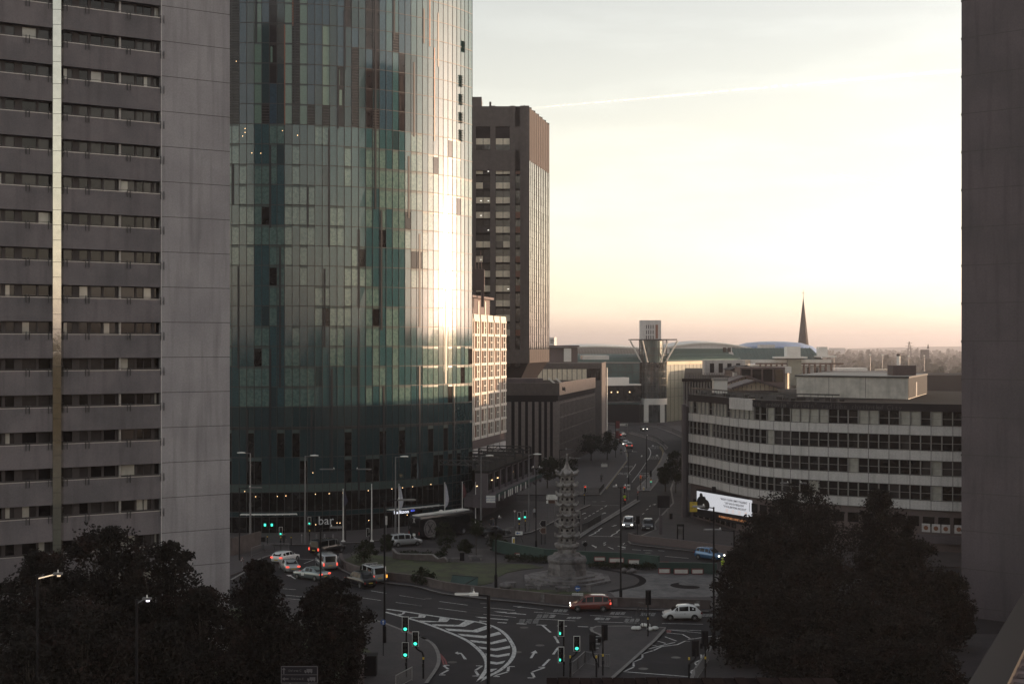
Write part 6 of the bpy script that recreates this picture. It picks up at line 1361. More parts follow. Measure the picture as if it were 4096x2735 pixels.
# phone kiosk and cabinets
x,y=g('D3',1948,1600,.12); o=thing('phone_kiosk','open black phone kiosk on the right pavement','kiosk',x,y); w_=75*.3189*y/F; h=1.9*1.1
q=MB(); q.box(x-w_/2,y,h/2+.1,.10,.8,h); q.box(x+w_/2,y,h/2+.1,.10,.8,h); q.build('frame',m_('black_paint'),o); q=MB(); q.box(x,y,h+.2,w_*1.15,.9,.3); q.build('roof',m_('black_paint'),o); q=MB(); q.box(x,y+.3,1.3,w_*.8,.08,.8); q.build('back_panel',m_('frame_grey'),o)
for i,(n_,a,b,yt,yb,m,lab) in enumerate((('D3',1682,1722,1285,1520,'concrete_dark','tall grey totem below the message sign'),('D3',1330,1390,1503,1570,'black_paint','dark roadside cabinet with a pale top at the crossing'),('D3',1812,1850,1262,1330,'black_paint','dark litter bin by the message sign'),('D7',640,692,158,242,'black_paint','dark litter bin between the two stone benches'),('D8',388,438,500,575,'granite','grey stone litter bin at the front of the plaza'),('D6',1430,1632,1245,1460,'black_paint','large black equipment cabinet by the bottom railings'),('D1',430,505,1245,1300,'black_paint','dark planter box by the hotel entrance'))):
    xc=(a+b)/2; x,y=g(n_,xc,yb,.12); w_=(b-a)*CROP[n_][2]*y/F; h=(yb-yt)*CROP[n_][2]*y/F; nm=('totem','cabinet','litter_bin','litter_bin','litter_bin','cabinet','planter')[i]
    simple(nm,lab,nm.replace('_',' '),[('body',MB().box(x,y,.12+h*.46,w_*.94,w_*.8,h*.92),m),('lid',MB().box(x,y,.12+h*.96,w_,w_*.86,h*.08),'concrete_dark' if i==1 else m)],x,y)
# benches
def bench(label,n,x0,x1,yt,yb,m='granite'):
    xc=(x0+x1)/2; x,y=g(n,xc,yb,.13); w_=(x1-x0)*CROP[n][2]*y/F; o=thing('stone_bench',label,'bench',x,y,.13)
    q=MB(); q.box(x,y+.3,.13+.48,w_,.62,.14); q.build('seat',m_(m),o)
    for s in (-1,1): q=MB(); q.box(x+s*w_*.36,y+.3,.13+.2,w_*.16,.5,.42); q.build('leg',m_(m),o)
bench('grey stone bench at the end of the wavy wall','D7',512,640,210,265); bench('grey stone bench right of the litter bin','D7',735,888,186,242); bench('long stone bench left of the blue arrow sign, behind the island wall','D7',1662,1822,522,582); bench('stone bench in front of the pagoda steps','D7',1345,1510,502,560); bench('tilted stone bench next to the boulder','D7',1130,1245,458,530)
def boulder(label,n,x0,x1,yt,yb):
    x,y=g(n,(x0+x1)/2,yb,.13); w_=(x1-x0)*CROP[n][2]*y/F/2; h=(yb-yt)*CROP[n][2]*y/F*1.05; q=MB(); vs=[]; 
    for i in range(7):
        for j in range(12):
            a=2*PI*j/12; t=PI*i/6; v=Vector((math.sin(t)*math.cos(a),math.sin(t)*math.sin(a),math.cos(t))); k=1+.22*mnoise.noise(v*1.7+Vector((x,y,0))); vs.append((x+w_*v.x*k,y+.3+w_*.8*v.y*k,.1+h*.45+h*.55*v.z*k))
    q.add(vs,[(i*12+j,i*12+(j+1)%12,(i+1)*12+(j+1)%12,(i+1)*12+j) for i in range(6) for j in range(12)]); tag(q.build('boulder',m_('granite'),None,True,True),label,'boulder')
boulder('pale boulder left of the pagoda steps','D7',1058,1200,478,548); boulder('rounded boulder at the left of the three by the ramp','D8',762,825,322,370); boulder('small low boulder in the middle of the three by the ramp','D8',822,888,350,384); boulder('large boulder at the right of the three by the ramp','D8',852,935,328,372)
# A-frame stand with sandbags
x,y=g('D8',1010,985,.12); o=thing('metal_frame_stand','dark metal trestle frame weighed down with white sandbags','frame',x,y)
q=MB(); px_=lambda a,b,dy: (xat(c('D8',a,0)[0],y+dy),y+dy,max(.13,zat(c('D8',0,b)[1],y+dy)))
for a,b in (((880,975),(945,735)),((985,975),(945,735)),((880,975),(985,860)),((1000,960),(1010,700)),((1010,700),(950,690)),((1090,965),(1065,830)),((1040,965),(1065,830)),((945,735),(1065,830)),((985,860),(960,770)),((1115,965),(1090,870))): q.beam(px_(*a,0),px_(*b,.4),.05,.05)
q.build('frame',m_('dark_metal'),o)
for i,(a,b) in enumerate(((908,972),(950,972),(1005,940),(1050,945),(1070,980),(1125,972))):
    x2,y2=g('D8',a,b+14,.12); q=MB(); q.lathe([(.05,0),(.30,.10),(.32,.22),(.2,.36),(.04,.40)],0,0,9); q.xf(Matrix.Translation((x2,y2,.12))@Matrix.Rotation(i*1.3,4,'Z')@Matrix.Diagonal((1.15,.8,.95,1))); tag(q.build('sandbag',m_('sign_white'),None,True,True),'white sandbag at the foot of the metal trestle','sandbag','sandbags round the metal trestle')
x,y=g('D2',1805,1325,.12); o=thing('temporary_sign','small temporary arrow board on an A-frame beside the bollard','sign',x,y)
q=MB(); 
for a,b in (((-.45,0),(-.1,1.5)),((.6,0),(.1,1.5))): q.beam((x+a[0],y,a[1]+.12),(x+b[0],y,b[1]),.05,.05); q.beam((x+a[0],y+.6,a[1]+.12),(x+b[0],y,b[1]),.05,.05)
q.build('frame',m_('dark_metal'),o); q=MB(); q.box(x,y-.05,1.55,1.0,.04,.5); q.build('panel',m_('sign_white'),o); arrow_mb((x-.1,y-.08,1.55),.6,R(180)).build('arrow',m_('sign_blue'),o)
# railings
def railing(label,pts,h=1.05,z0=.12,step=.16,m='grey_post',name='guard_railing'):
    o=thing(name,label,'railing',*pts[0]); q=MB(); b=MB()
    for p,r in zip(pts,pts[1:]):
        q.beam((*p,z0+h),(*r,z0+h),.06,.06); q.beam((*p,z0+.12),(*r,z0+.12),.04,.04); L_=math.hypot(r[0]-p[0],r[1]-p[1]); k=max(1,int(L_/step))
        for i in range(k): u=i/k; X,Y_=p[0]+(r[0]-p[0])*u,p[1]+(r[1]-p[1])*u; b.beam((X,Y_,z0+.12),(X,Y_,z0+h),.022,.022)
        q.beam((*p,z0),(*p,z0+h+.05),.07,.07); q.beam((*r,z0),(*r,z0+h+.05),.07,.07)
    q.build('rail',m_(m),o); tag(b.build('bar',m_(m),o),kind='stuff')
railing('guard railing round the traffic island under the bent signal posts',P('D8',[(240,1490),(300,1440),(375,1370)])+P('D8',[(520,1400),(640,1405)]),1.1,m='grey_post')
railing('guard railing along the kerb in front of the white hatchback',P('D1',[(330,1500),(480,1445),(620,1440),(800,1440)]),1.1)
railing('guard railing behind the black saloon at the arcade kerb',P('D2',[(1640,1240),(1760,1218),(1860,1205)]),1.05)
railing('guard railing on the bottom left path by the black cabinet',P('D6',[(1085,1640),(1260,1560),(1370,1500),(1400,1430)]),1.1)
railing('pale railing at the foot of the two-headed traffic light',P('D6',[(1830,1640),(2005,1545)]),1.1,m='rail_metal')
railing('railing of the right pavement beside the zigzag lines',P('D8',[(1560,1560),(1640,1440),(1700,1330)]),1.1)
railing('dark railing on the end of the median right of the pagoda',P('D3',[(720,1500),(790,1470),(870,1420),(950,1375)]),1.1,m='dark_metal',step=.10)
railing('long curved railing in the middle of the far bend',smooth(P('D3',[(1170,235),(1300,258),(1500,310),(1660,365),(1745,425)]),3),1.2,m='dark_metal',step=.5)
railing('dark railing along the low block pavement',P('D3',[(760,1030),(930,1025),(990,955)]),1.0,m='dark_metal')
railing('dark fence at the foot of the shopping centre',P('D3',[(1440,145),(1660,185),(1850,250),(2000,320)]),1.3,m='black_paint',step=.4)
# walls
def wall(name,label,pts,h,th,m,z0=0,cat='wall',capm=None,pier=None):
    o=thing(name,label,cat,*pts[0]); q=MB(); cp=MB(); k=MB()
    for i,(p,r) in enumerate(zip(pts,pts[1:])):
        d=Vector((r[0]-p[0],r[1]-p[1])); nn=Vector((-d.y,d.x)).normalized()*th/2
        q.prism([(p[0]+nn.x,p[1]+nn.y),(p[0]-nn.x,p[1]-nn.y),(r[0]-nn.x,r[1]-nn.y),(r[0]+nn.x,r[1]+nn.y)],z0,z0+h)
        nn=nn*1.25; cp.prism([(p[0]+nn.x,p[1]+nn.y),(p[0]-nn.x,p[1]-nn.y),(r[0]-nn.x,r[1]-nn.y),(r[0]+nn.x,r[1]+nn.y)],z0+h,z0+h+.09)
        if pier and i%pier==0: k.box(p[0],p[1],z0+h/2,.45,th*1.3,h,math.atan2(d.y,d.x))
    q.build('wall',m_(m),o); cp.build('coping',m_(capm or m),o)
    if pier: k.build('pier',m_('granite'),o)
wall('planter_wall','long low panelled wall curving round the front of the roundabout island',smooth(P('D6',[(1240,250),(1260,320),(1330,362),(1460,405),(1735,462)])+P('D7',[(200,500),(480,570),(950,632),(1400,680),(1810,722)])+P('D8',[(700,742),(1200,757),(1720,772)]),3),.85,.3,'wall_planter',.1,pier=5)
wall('green_parapet','dark green parapet round the back of the island with white red-framed panels',P('D7',[(1000,150),(1250,205),(1560,258)])+P('D8',[(430,288),(720,298),(1000,318),(1170,340)]),1.45,.3,'green_parapet',.1)
wall('green_parapet','lower dark green ramp wall at the right of the plaza',P('D8',[(1165,385),(1400,388),(1660,392),(1790,398)]),1.2,.3,'green_parapet',.1)
for lab,pts in ((('white panel framed in red on the green parapet'),[('D7',1235,168,1360,212),('D8',480,208,585,240),('D8',640,220,785,258),('D8',845,238,995,285),('D8',1100,262,1265,292)]),('white panel framed in red on the green ramp wall',[('D8',1170,333,1280,350),('D8',1335,338,1475,352),('D8',1525,338,1635,352)])):
    for n_,x0,y0,x1,y1 in pts:
        yv=g(n_,(x0+x1)/2,(288 if n_=='D8' and y0<300 else 388 if n_=='D8' else 200),.1)[1]
        if n_=='D8' and y0<300: yv=g('D8',(x0+x1)/2,280+ (x0-430)*.055,.1)[1]
        yv-=.35; o=thing('wall_panel',lab,'panel',xat(c(n_,x0,0)[0],yv),yv,0,0,lab.replace('white panel','white panels'))
        xa,xb_=xat(c(n_,x0,0)[0],yv),xat(c(n_,x1,0)[0],yv); za,zb_=min(1.5,zat(c(n_,0,y0)[1],yv)),max(.2,zat(c(n_,0,y1)[1],yv))
        if za-zb_<.3: zb_=za-.45
        q=MB(); q.box((xa+xb_)/2,yv,(za+zb_)/2,xb_-xa,.06,za-zb_); q.build('tile_face',m_('white_tile'),o); q=MB(); 
        for a_,b_,cc,dd in ((xa-.08,xb_+.08,za,za+.1),(xa-.08,xb_+.08,zb_-.1,zb_),(xa-.1,xa,zb_,za),(xb_,xb_+.1,zb_,za)): q.box((a_+b_)/2,yv-.02,(cc+dd)/2,b_-a_,.08,dd-cc)
        q.build('red_frame',m_('paint_red'),o)
pw_=P('D7',[(-150,215),(0,232),(150,245),(300,255)]); 
o=thing('wavy_wall','low brown wall with a wavy pale coping stepping down beside the lawn','wall',*pw_[0]); q=MB(); cp=MB()
top=[(-80,120),(-40,165),(0,175),(350,182),(380,210),(410,228),(450,216),(480,212),(500,235),(505,262)]
for (a,ya),(b,yb) in zip(top,top[1:]):
    ba,bb=232+ (a)*.075,232+(b)*.075; p,r=g('D7',a,ba,.12),g('D7',b,bb,.12); za,zb_=max(.2,zat(c('D7',0,ya)[1],p[1])),max(.2,zat(c('D7',0,yb)[1],r[1]))
    q.add([(p[0],p[1],.1),(r[0],r[1],.1),(r[0],r[1],zb_),(p[0],p[1],za),(p[0],p[1]+.35,.1),(r[0],r[1]+.35,.1),(r[0],r[1]+.35,zb_),(p[0],p[1]+.35,za)],[(0,1,2,3),(5,4,7,6)]); cp.beam((p[0],p[1]+.17,za+.03),(r[0],r[1]+.17,zb_+.03),.42,.10)
q.build('wall',m_('wall_planter'),o); cp.build('coping',m_('kerb'),o)
wall('roadside_wall','dark curved roadside wall along the pavement below the lit screen',smooth(P('D8',[(845,30),(880,48),(1000,68),(1200,90),(1400,112),(1700,150),(1980,190)]),3),.95,.25,'frame_brown',.1)
wall('dark_hoarding','dark boundary wall at the foot of the concrete tower',P('D6',[(-60,170),(70,200),(240,160),(380,120)]),2.2,.2,'wall_planter',.1)
wall('brick_ramp_wall','low dark wall of the bottom left path',P('D6',[(1410,1590),(1475,1575),(1475,1490)]),1.6,.25,'frame_brown',.1)
x,y=g('D7',690,508,.13); o=thing('sloping_hatch','large dark green sloping hatch cover on the lawn','hatch',x,y); xa,xb_=xat(c('D7',535,0)[0],y),xat(c('D7',832,0)[0],y)
q=MB(); q.add([(xa+.2,y+1.8,1.0),(xb_,y+1.6,.8),(xb_,y,.14),(xb_-1.7,y-.2,.12),(xa,y+.4,.3)],[(0,4,3,1),(1,3,2)]); q.build('cover',m_('green_parapet'),o); q=MB(); q.beam((xa+.2,y+1.8,1.0),(xb_,y+1.6,.8),.08,.08); q.beam((xb_,y+1.6,.8),(xb_-1.7,y-.2,.14),.08,.08); q.build('edge_strip',m_('dark_metal'),o)
# lit advertising screen
wsn=Wall((28.3,209),(34.5,196)); o=thing('advertising_screen','long bright advertising screen with black text on the curved building','screen',28.3,209,2)
q=MB(); wsn.box(q,-.2,wsn.L+.3,-.02,-1.2,1.2,5.25); q.build('casing',m_('sign_dark'),o)
mat('screen_white',(.1,.1,.1),.5,0,emit=(.93,.94,1),es=.17); mat('screen_black',(.01,.01,.012),.5,0); mat('screen_orange',(.5,.2,.08),.5,0,emit=(.9,.38,.16),es=.11)
q=MB(); q.quad(wsn.p(0,.02,2.3),wsn.p(wsn.L,.02,2.55),wsn.p(wsn.L,.02,5.0),wsn.p(0,.02,5.0)); scn=q.build('screen',m_('screen_white'),o)
for tx,u,z,s in (('"BRADLEY COOPER IS SIMPLY STAGGERING"',.68,4.42,.42),('"LADY GAGA IS A REVELATION"',.69,3.92,.42),('"A TOTAL EMOTIONAL KNOCKOUT"',.70,3.42,.42)): wsn.sign(wsn.L*u,.03,z,tx,s*1.05,.004,sx=.78,thick=.006).build('lettering',m_('screen_black'),scn)
for i in range(4): 
    for r in range(2): wsn.sign(wsn.L*(.56+i*.11),.03,2.98-r*.3,'\u2605\u2605\u2605\u2605',.2,.004,sx=.8).build('stars',m_('screen_orange'),scn)
q=MB(); n_=14
for cx_,cz,rx,rz in ((.10,3.3,.10,1.05),(.085,4.45,.03,.33),(.17,3.1,.075,.85),(.145,4.05,.027,.30)):
    pts=[wsn.p(wsn.L*(cx_+rx*math.cos(2*PI*i/n_)),.03+rx*.02,cz+rz*math.sin(2*PI*i/n_)) for i in range(n_)]; pts=[(a,b,max(2.36,z_)) for a,b,z_ in pts]; q.add(pts,[tuple(range(n_))])
q.build('dark_silhouette',m_('screen_black'),scn)
wsn.sign(wsn.L*.67,.03,1.75,'IN CINEMAS OCTOBER 3 - BOOK TICKETS NOW',.42,.004,sx=.8,thick=.008).build('ticker',m_('screen_orange'),o)
q=MB(); p_=wsn.p(5.5,.6); q.box(p_[0],p_[1],5.75,.55,.5,.8); q.build('camera_box',m_('sign_dark'),o)
# red banners on a post
x,y=g('D3',1135,560,.12); o=thing('banner_post','black post carrying two dark red street banners','banner',x,y); q=MB(); q.tube((x,y,.1),(x,y,zat(c('D3',0,95)[1],y)),.07,.07,8); q.build('post',m_('black_paint'),o)
for a,b in ((105,195),(228,325)): q=MB(); za,zb_=zat(c('D3',0,a)[1],y),zat(c('D3',0,b)[1],y); q.box(x+.55,y,(za+zb_)/2,.95,.04,za-zb_); q.build('banner',m_('paint_red'),o)

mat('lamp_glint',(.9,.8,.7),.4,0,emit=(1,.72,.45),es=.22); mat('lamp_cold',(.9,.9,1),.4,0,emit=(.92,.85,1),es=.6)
for lab,U,V,dx,mm in (('street lamp with an orange glint among the dark left trees',232,2296,-1.2,'lamp_glint'),('street lamp with a cold white lamp shining in the dark left trees',588,2396,-.6,'lamp_cold')):
    y=80; x=xat(U,y); h=zat(V,y); o=thing('street_lamp',lab,'street lamp',x+dx,y); q=MB(); q.tube((x+dx,y,0),(x+dx,y,h),.11,.08,8); q.build('post',m_('black_paint'),o)
    q=MB(); q.tube((x+dx,y,h-.25),(x-.2,y,h),.04,.04,6); q.build('arm',m_('lamp_glint' if dx<-1 else 'grey_post'),o)  # first lamp's arm glows itself, standing in for the orange glint
    q=MB(); q.box(x,y,h+.05,.5,.3,.12); hd=q.build('lamp_head',m_('grey_post'),o); q=MB(); q.lathe([(.10,-.12),(.12,-.04),(.09,0)],x+.05,y,10,0,0,h); q.build('lens',m_(mm),hd); q=MB(); q.tube((x,y,h+.1),(x,y,h+.28),.05,.03,6); q.build('photocell',m_('white_post'),hd)
# ---------------------------------------------------------------- pagoda
px_,py_=g('E6',438,1400,.13); pg=thing('stone_pagoda','tall grey stone pagoda with seven roofed tiers on an octagonal plinth','pagoda',px_,py_,.13)
pz=lambda y: zat(c('E6',0,y)[1],py_); pr=lambda w_: w_*.3828*py_/F/2; PH=PI/8
def octp(name,prof,m='stone_pagoda',n=8): MB().lathe(prof,px_,py_,n,0,PH).build(name,m_(m),pg)
octp('step',[(pr(960),.1),(pr(960),.34)],'granite'); octp('step',[(pr(830),.34),(pr(830),.56)],'granite'); octp('step',[(pr(620),.56),(pr(620),.76)],'granite')
octp('plinth',[(pr(425),.7),(pr(425),1.4),(pr(412),1.42),(pr(412),pz(1215)),(pr(430),pz(1205)),(pr(440),pz(1185)),(pr(425),pz(1165)),(pr(330),pz(1150)),(pr(300),pz(1138)),(pr(290),pz(1125)),(pr(230),pz(1118))],'granite')
octp('pedestal',[(pr(206),pz(1135)),(pr(206),pz(1075)),(pr(250),pz(1062)),(pr(275),pz(1045)),(pr(275),pz(1025)),(pr(230),pz(1018))])
tiers=[(1025,960,930,182,262),(965,850,905,172,250),(862,735,800,166,242),(750,628,695,160,236),(640,520,585,154,230),(535,415,480,148,224),(420,325,378,142,220)]
ybot=[1022,925,818,710,600,495,392]; ytop=[955,850,740,632,530,428,322]; wbody=[176,168,162,156,150,144,138]; weave=[262,252,246,240,234,230,0]
for i in range(7):
    z0,z1=pz(ybot[i]),pz(ytop[i]); r=pr(wbody[i]); octp('tier_body',[(r,z0-.05),(r,z1+.05)])
    # arched openings and balustrade
    for k in range(8):
        a=PH+2*PI*k/8+PI/8; nx,ny=math.cos(a),math.sin(a); ra=r*math.cos(PI/8)
        if ny>.5: continue
        q=MB(); h=(z1-z0)*.62; pts=[(-.13,0),(.13,0),(.13,h*.6)]+[(.13*math.cos(t),h*.6+.13*math.sin(t)) for t in (PI/4,PI/2,3*PI/4)]+[(-.13,h*.6)]
        q.add([(px_+nx*(ra+.012)-ny*u*1.2,py_+ny*(ra+.012)+nx*u*1.2,z0+(z1-z0)*.28+v) for u,v in pts],[tuple(range(7))]); q.build('arched_opening',m_('dark_recess'),pg)
        q=MB(); rb=ra*1.10
        for s in (-1,1): q.beam((px_+nx*rb-ny*s*ra*.40,py_+ny*rb+nx*s*ra*.40,z0),(px_+nx*rb-ny*s*ra*.40,py_+ny*rb+nx*s*ra*.40,z0+(z1-z0)*.55),.09,.09)
        q.beam((px_+nx*rb+ny*ra*.40,py_+ny*rb-nx*ra*.40,z0+(z1-z0)*.34),(px_+nx*rb-ny*ra*.40,py_+ny*rb+nx*ra*.40,z0+(z1-z0)*.34),.07,.16); q.build('balustrade',m_('stone_pagoda'),pg)
    if i<6:
        ze=pz(ytop[i]-2); zn=pz(ybot[i+1]); re=pr(weave[i]); q=MB(); n=64; vs=[]
        for (rr,zz) in ((r,ze-.10),(re*.93,ze-.02),(re,ze+.10),(re*.96,ze+.20),(re*.74,ze+(zn-ze)*.8),(pr(wbody[i+1])*1.12,zn+.02)):
            for k in range(n):
                a=2*PI*k/n; cor=abs(((a-PH)/(PI/4)+.5)%1-.5)*2; fl=max(0,1-cor*1.6); edge=rr/re
                ro=rr*(1+.06*fl*edge**3 +(.02 if k%2 and edge>.6 else 0)); vs.append((px_+ro*math.cos(a),py_+ro*math.sin(a),zz+(.26*fl**1.5 if edge>.9 else 0)))
        q.add(vs,[(j*n+k,j*n+(k+1)%n,(j+1)*n+(k+1)%n,(j+1)*n+k) for j in range(5) for k in range(n)]); q.build('tier_roof',m_('stone_pagoda'),pg)
        for k in range(8):
            a=PH+2*PI*k/8; q=MB(); q.lathe([(.03,-.13),(.13,0),(.03,.13)],px_+re*1.04*math.cos(a),py_+re*1.04*math.sin(a),7,0,0,ze+.40); q.build('corner_ornament',m_('stone_pagoda'),pg)
q=MB(); n=64; vs=[]; R0=pr(232)
for u,zz in ((.62,pz(322)),(.93,pz(312)),(1,pz(298)),(.97,pz(288)),(.62,pz(278)),(.40,pz(258)),(.28,pz(235)),(.20,pz(212)),(.16,pz(198))):
    for k in range(n):
        a=2*PI*k/n; cor=abs(((a-PH)/(PI/4)+.5)%1-.5)*2; fl=max(0,1-cor*1.6); ro=R0*u*(1+.06*fl*u**3+(.05 if (k//2)%2 else 0)*(1 if u<.95 else .3)); vs.append((px_+ro*math.cos(a),py_+ro*math.sin(a),zz+(.30*fl**1.5 if u>.9 else 0)))
q.add(vs,[(j*n+k,j*n+(k+1)%n,(j+1)*n+(k+1)%n,(j+1)*n+k) for j in range(8) for k in range(n)]); q.build('crowning_roof',m_('stone_pagoda'),pg)
for k in range(8):
    a=PH+2*PI*k/8; q=MB(); q.lathe([(.03,-.15),(.15,0),(.03,.15)],px_+R0*1.05*math.cos(a),py_+R0*1.05*math.sin(a),7,0,0,pz(292)+.28); q.build('corner_ornament',m_('stone_pagoda'),pg)
prof=[(pr(36),pz(200))]
for k in range(7): y_=190-k*11.5; prof+=[(pr(36-k*2),pz(y_)),(pr(24-k*1.4),pz(y_-6))]
prof+=[(pr(22),pz(103)),(pr(10),pz(90)),(.01,pz(84))]; MB().lathe(prof,px_,py_,12).build('finial',m_('stone_pagoda'),pg)
# ---------------------------------------------------------------- trees and shrubs
tr_=random.Random(77)
def leaves(mb,cx,cy,cz,rx,ry,rz,n,size,R_=tr_,hollow=.55,droop=.3):
    for _ in range(n):
        v=Vector((R_.gauss(0,.44),R_.gauss(0,.44),R_.gauss(0,.44)))
        if v.length>.98: continue
        p=Vector((cx+v.x*rx,cy+v.y*ry,cz+v.z*rz)); s=size*R_.uniform(.6,1.35)
        d=Vector((R_.gauss(0,1),R_.gauss(0,1),R_.gauss(0,.7)-droop)).normalized(); e=d.cross(Vector((R_.gauss(0,1),R_.gauss(0,1),R_.gauss(0,1)))).normalized(); b=d.cross(e)*.18
        mb.add([p-d*s*.5,p+e*s*.28+b*s,p+d*s*.55,p-e*s*.28+b*s],[(0,1,2,3)],0)
def tree(label,x,y,h,r,n=3200,size=.34,lobes=26,base=.30,z0=0,name='tree',cat='tree',group=None,trunk=.22,lean=0,zscale=1.0,m='leaf',spiky=0):
    o=thing(name,label,cat,x,y,z0,0,group); T=MB(); pts=[(x,y,z0)]; k=5
    for i in range(1,k+1): u=i/k; pts.append((x+lean*u*u*h*.3+tr_.uniform(-.08,.08)*h*.12,y+tr_.uniform(-.08,.08)*h*.12,z0+h*.82*u))
    for i in range(k): T.tube(pts[i],pts[i+1],trunk*(1-.85*i/k),trunk*(1-.85*(i+1)/k),8)
    Cn=MB(); hc=h*(1-base); zc=z0+h*base
    for i in range(lobes):
        u=tr_.random(); a=tr_.uniform(0,2*PI); env=math.sin(PI*min(.96,.12+u*.86))**.7; rr=r*env*(tr_.random()**.5)*.95; lz=zc+hc*u; lr=r*tr_.uniform(.20,.40)
        lr*=(1-.28*u); lz=min(lz,z0+h-lr*.8); sx_,sy_,sz_=tr_.uniform(.75,1.4),tr_.uniform(.75,1.4),tr_.uniform(.6,1.15); lx,ly=x+lean*u*h*.25+rr*math.cos(a),y+rr*math.sin(a)
        i0=min(k-1,int(tr_.uniform(1.5,4))); T.tube(pts[i0],(lx,ly,lz),trunk*.30,trunk*.06,5)
        leaves(Cn,lx,ly,lz,lr*sx_,lr*sy_,lr*sz_*zscale,n//lobes,size)
    leaves(Cn,x,y,zc+hc*.45,r*.95,r*.95,hc*.5,n//3,size,hollow=.2)
    T.build('trunk',m_('bark'),o); Cn.build('crown',m_(m),o); return o
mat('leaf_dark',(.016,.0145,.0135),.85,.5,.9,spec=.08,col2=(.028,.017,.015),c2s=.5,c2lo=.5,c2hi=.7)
mat('leaf_street',(.020,.025,.013),.8,.5,1.2,spec=.15)
def T(label,U,Vt,Y,hw,n=3600,**k):
    x=xat(U,Y); h=zat(Vt,Y); return tree(label,x,Y,h,hw*Y/F,int(n*2.3),**k)
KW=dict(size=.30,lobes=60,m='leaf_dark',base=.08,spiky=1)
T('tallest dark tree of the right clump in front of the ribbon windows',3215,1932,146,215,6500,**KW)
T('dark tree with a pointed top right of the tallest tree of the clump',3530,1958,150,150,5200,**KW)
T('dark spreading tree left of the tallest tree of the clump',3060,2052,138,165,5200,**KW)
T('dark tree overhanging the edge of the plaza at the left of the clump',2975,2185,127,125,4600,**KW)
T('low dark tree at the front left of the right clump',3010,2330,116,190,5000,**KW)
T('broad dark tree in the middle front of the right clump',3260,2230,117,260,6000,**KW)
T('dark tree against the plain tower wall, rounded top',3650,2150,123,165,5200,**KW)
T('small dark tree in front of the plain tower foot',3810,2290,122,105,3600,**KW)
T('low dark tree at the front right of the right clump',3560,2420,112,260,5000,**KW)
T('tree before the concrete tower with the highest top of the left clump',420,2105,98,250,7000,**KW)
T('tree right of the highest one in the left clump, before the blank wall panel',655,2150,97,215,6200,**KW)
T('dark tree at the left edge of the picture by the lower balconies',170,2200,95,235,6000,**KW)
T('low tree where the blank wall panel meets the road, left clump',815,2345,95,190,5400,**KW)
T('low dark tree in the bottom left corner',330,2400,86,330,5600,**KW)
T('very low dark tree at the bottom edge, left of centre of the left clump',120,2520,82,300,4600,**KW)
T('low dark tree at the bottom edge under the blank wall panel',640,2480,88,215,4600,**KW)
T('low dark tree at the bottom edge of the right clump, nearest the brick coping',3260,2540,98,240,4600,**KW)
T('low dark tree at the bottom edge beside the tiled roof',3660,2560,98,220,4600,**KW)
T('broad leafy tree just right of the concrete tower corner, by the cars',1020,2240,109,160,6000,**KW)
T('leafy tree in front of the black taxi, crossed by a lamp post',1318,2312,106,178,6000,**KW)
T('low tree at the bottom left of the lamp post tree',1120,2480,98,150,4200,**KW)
SW=dict(size=.34,lobes=18,m='leaf_street',base=.32,trunk=.14)
for lab,n_,xb,yb,yt,hw in (('street tree by the fluted block, left of a pair','D3',830,600,262,62),('street tree by the fluted block, right of a pair','D3',1030,590,235,58),('street tree behind the arcade lamp, left of the pagoda roof','D3',280,945,530,52),('street tree just behind the pagoda spire','D3',500,930,545,62),('street tree at the corner of the curved building','D3',1890,1005,490,58),('darker street tree left of the corner street tree','D3',1760,985,640,40)):
    U,V=c(n_,xb,yb); x,y=G(U,V,.12); tree(lab,x,y,zat(c(n_,0,yt)[1],y),hw*y/F,2600,z0=.12,**SW)
SH=dict(size=.24,lobes=14,m='leaf_street',base=.05,trunk=.06,cat='shrub',name='shrub')
for lab,n_,xb,yb,yt,hw,kw in (('large loose shrub in front of the coach crest','D2',880,1420,1065,56,{}),('round dark bush right of the coach','D2',1500,1412,1200,46,{}),('slender sapling with a bare stem by the stone bench','D2',1270,1480,1010,33,dict(base=.5)),('tall grassy shrub at the left end of the island','D6',1480,270,35,58,{}),('dark bush behind the silver people carrier tail','D2',140,1420,1215,34,{}),('feathery low shrub on the island lawn','D7',255,490,320,58,{}),('shrub between the coach shrub and the round bush','D2',1120,1440,1280,38,{})):
    U,V=c(n_,xb,yb); x,y=G(U,V,.13); tree(lab,x,y,max(.9,zat(c(n_,0,yt)[1],y)),hw*y/F,1500,z0=.13,**{**SH,**kw})
def hedge(label,pts,h,w_,n):
    o=thing('hedge',label,'hedge',*pts[0]); Cn=MB(); tot=len(pts)-1
    for p,q in zip(pts,pts[1:]):
        L_=math.hypot(q[0]-p[0],q[1]-p[1]); k=max(2,int(L_/(w_*.8)))
        for i in range(k): u=(i+.5)/k; hh=h*tr_.uniform(.7,1.15); leaves(Cn,p[0]+(q[0]-p[0])*u,p[1]+(q[1]-p[1])*u,.13+hh*.5,w_,w_,hh*.55,n,.22)
    tag(Cn.build('foliage',m_('leaf_street'),o),kind='stuff')
hedge('low dark hedge left of the pagoda plinth',P('D7',[(1140,262),(1300,268),(1570,278)]),1.0,.8,170)
hedge('low planting right of the pagoda plinth under the white panels',P('D8',[(420,330),(560,335),(760,340),(1000,345),(1130,352)]),.9,.7,150)
hedge('rough planting along the back of the lawn behind the wavy wall',P('D7',[(0,215),(200,222),(400,230),(480,215)]),.9,.8,160)
hedge('strip of ground cover along the inside of the island wall',P('D6',[(1290,330),(1480,400),(1735,445)])+P('D7',[(200,480),(420,520)]),.6,.6,120)
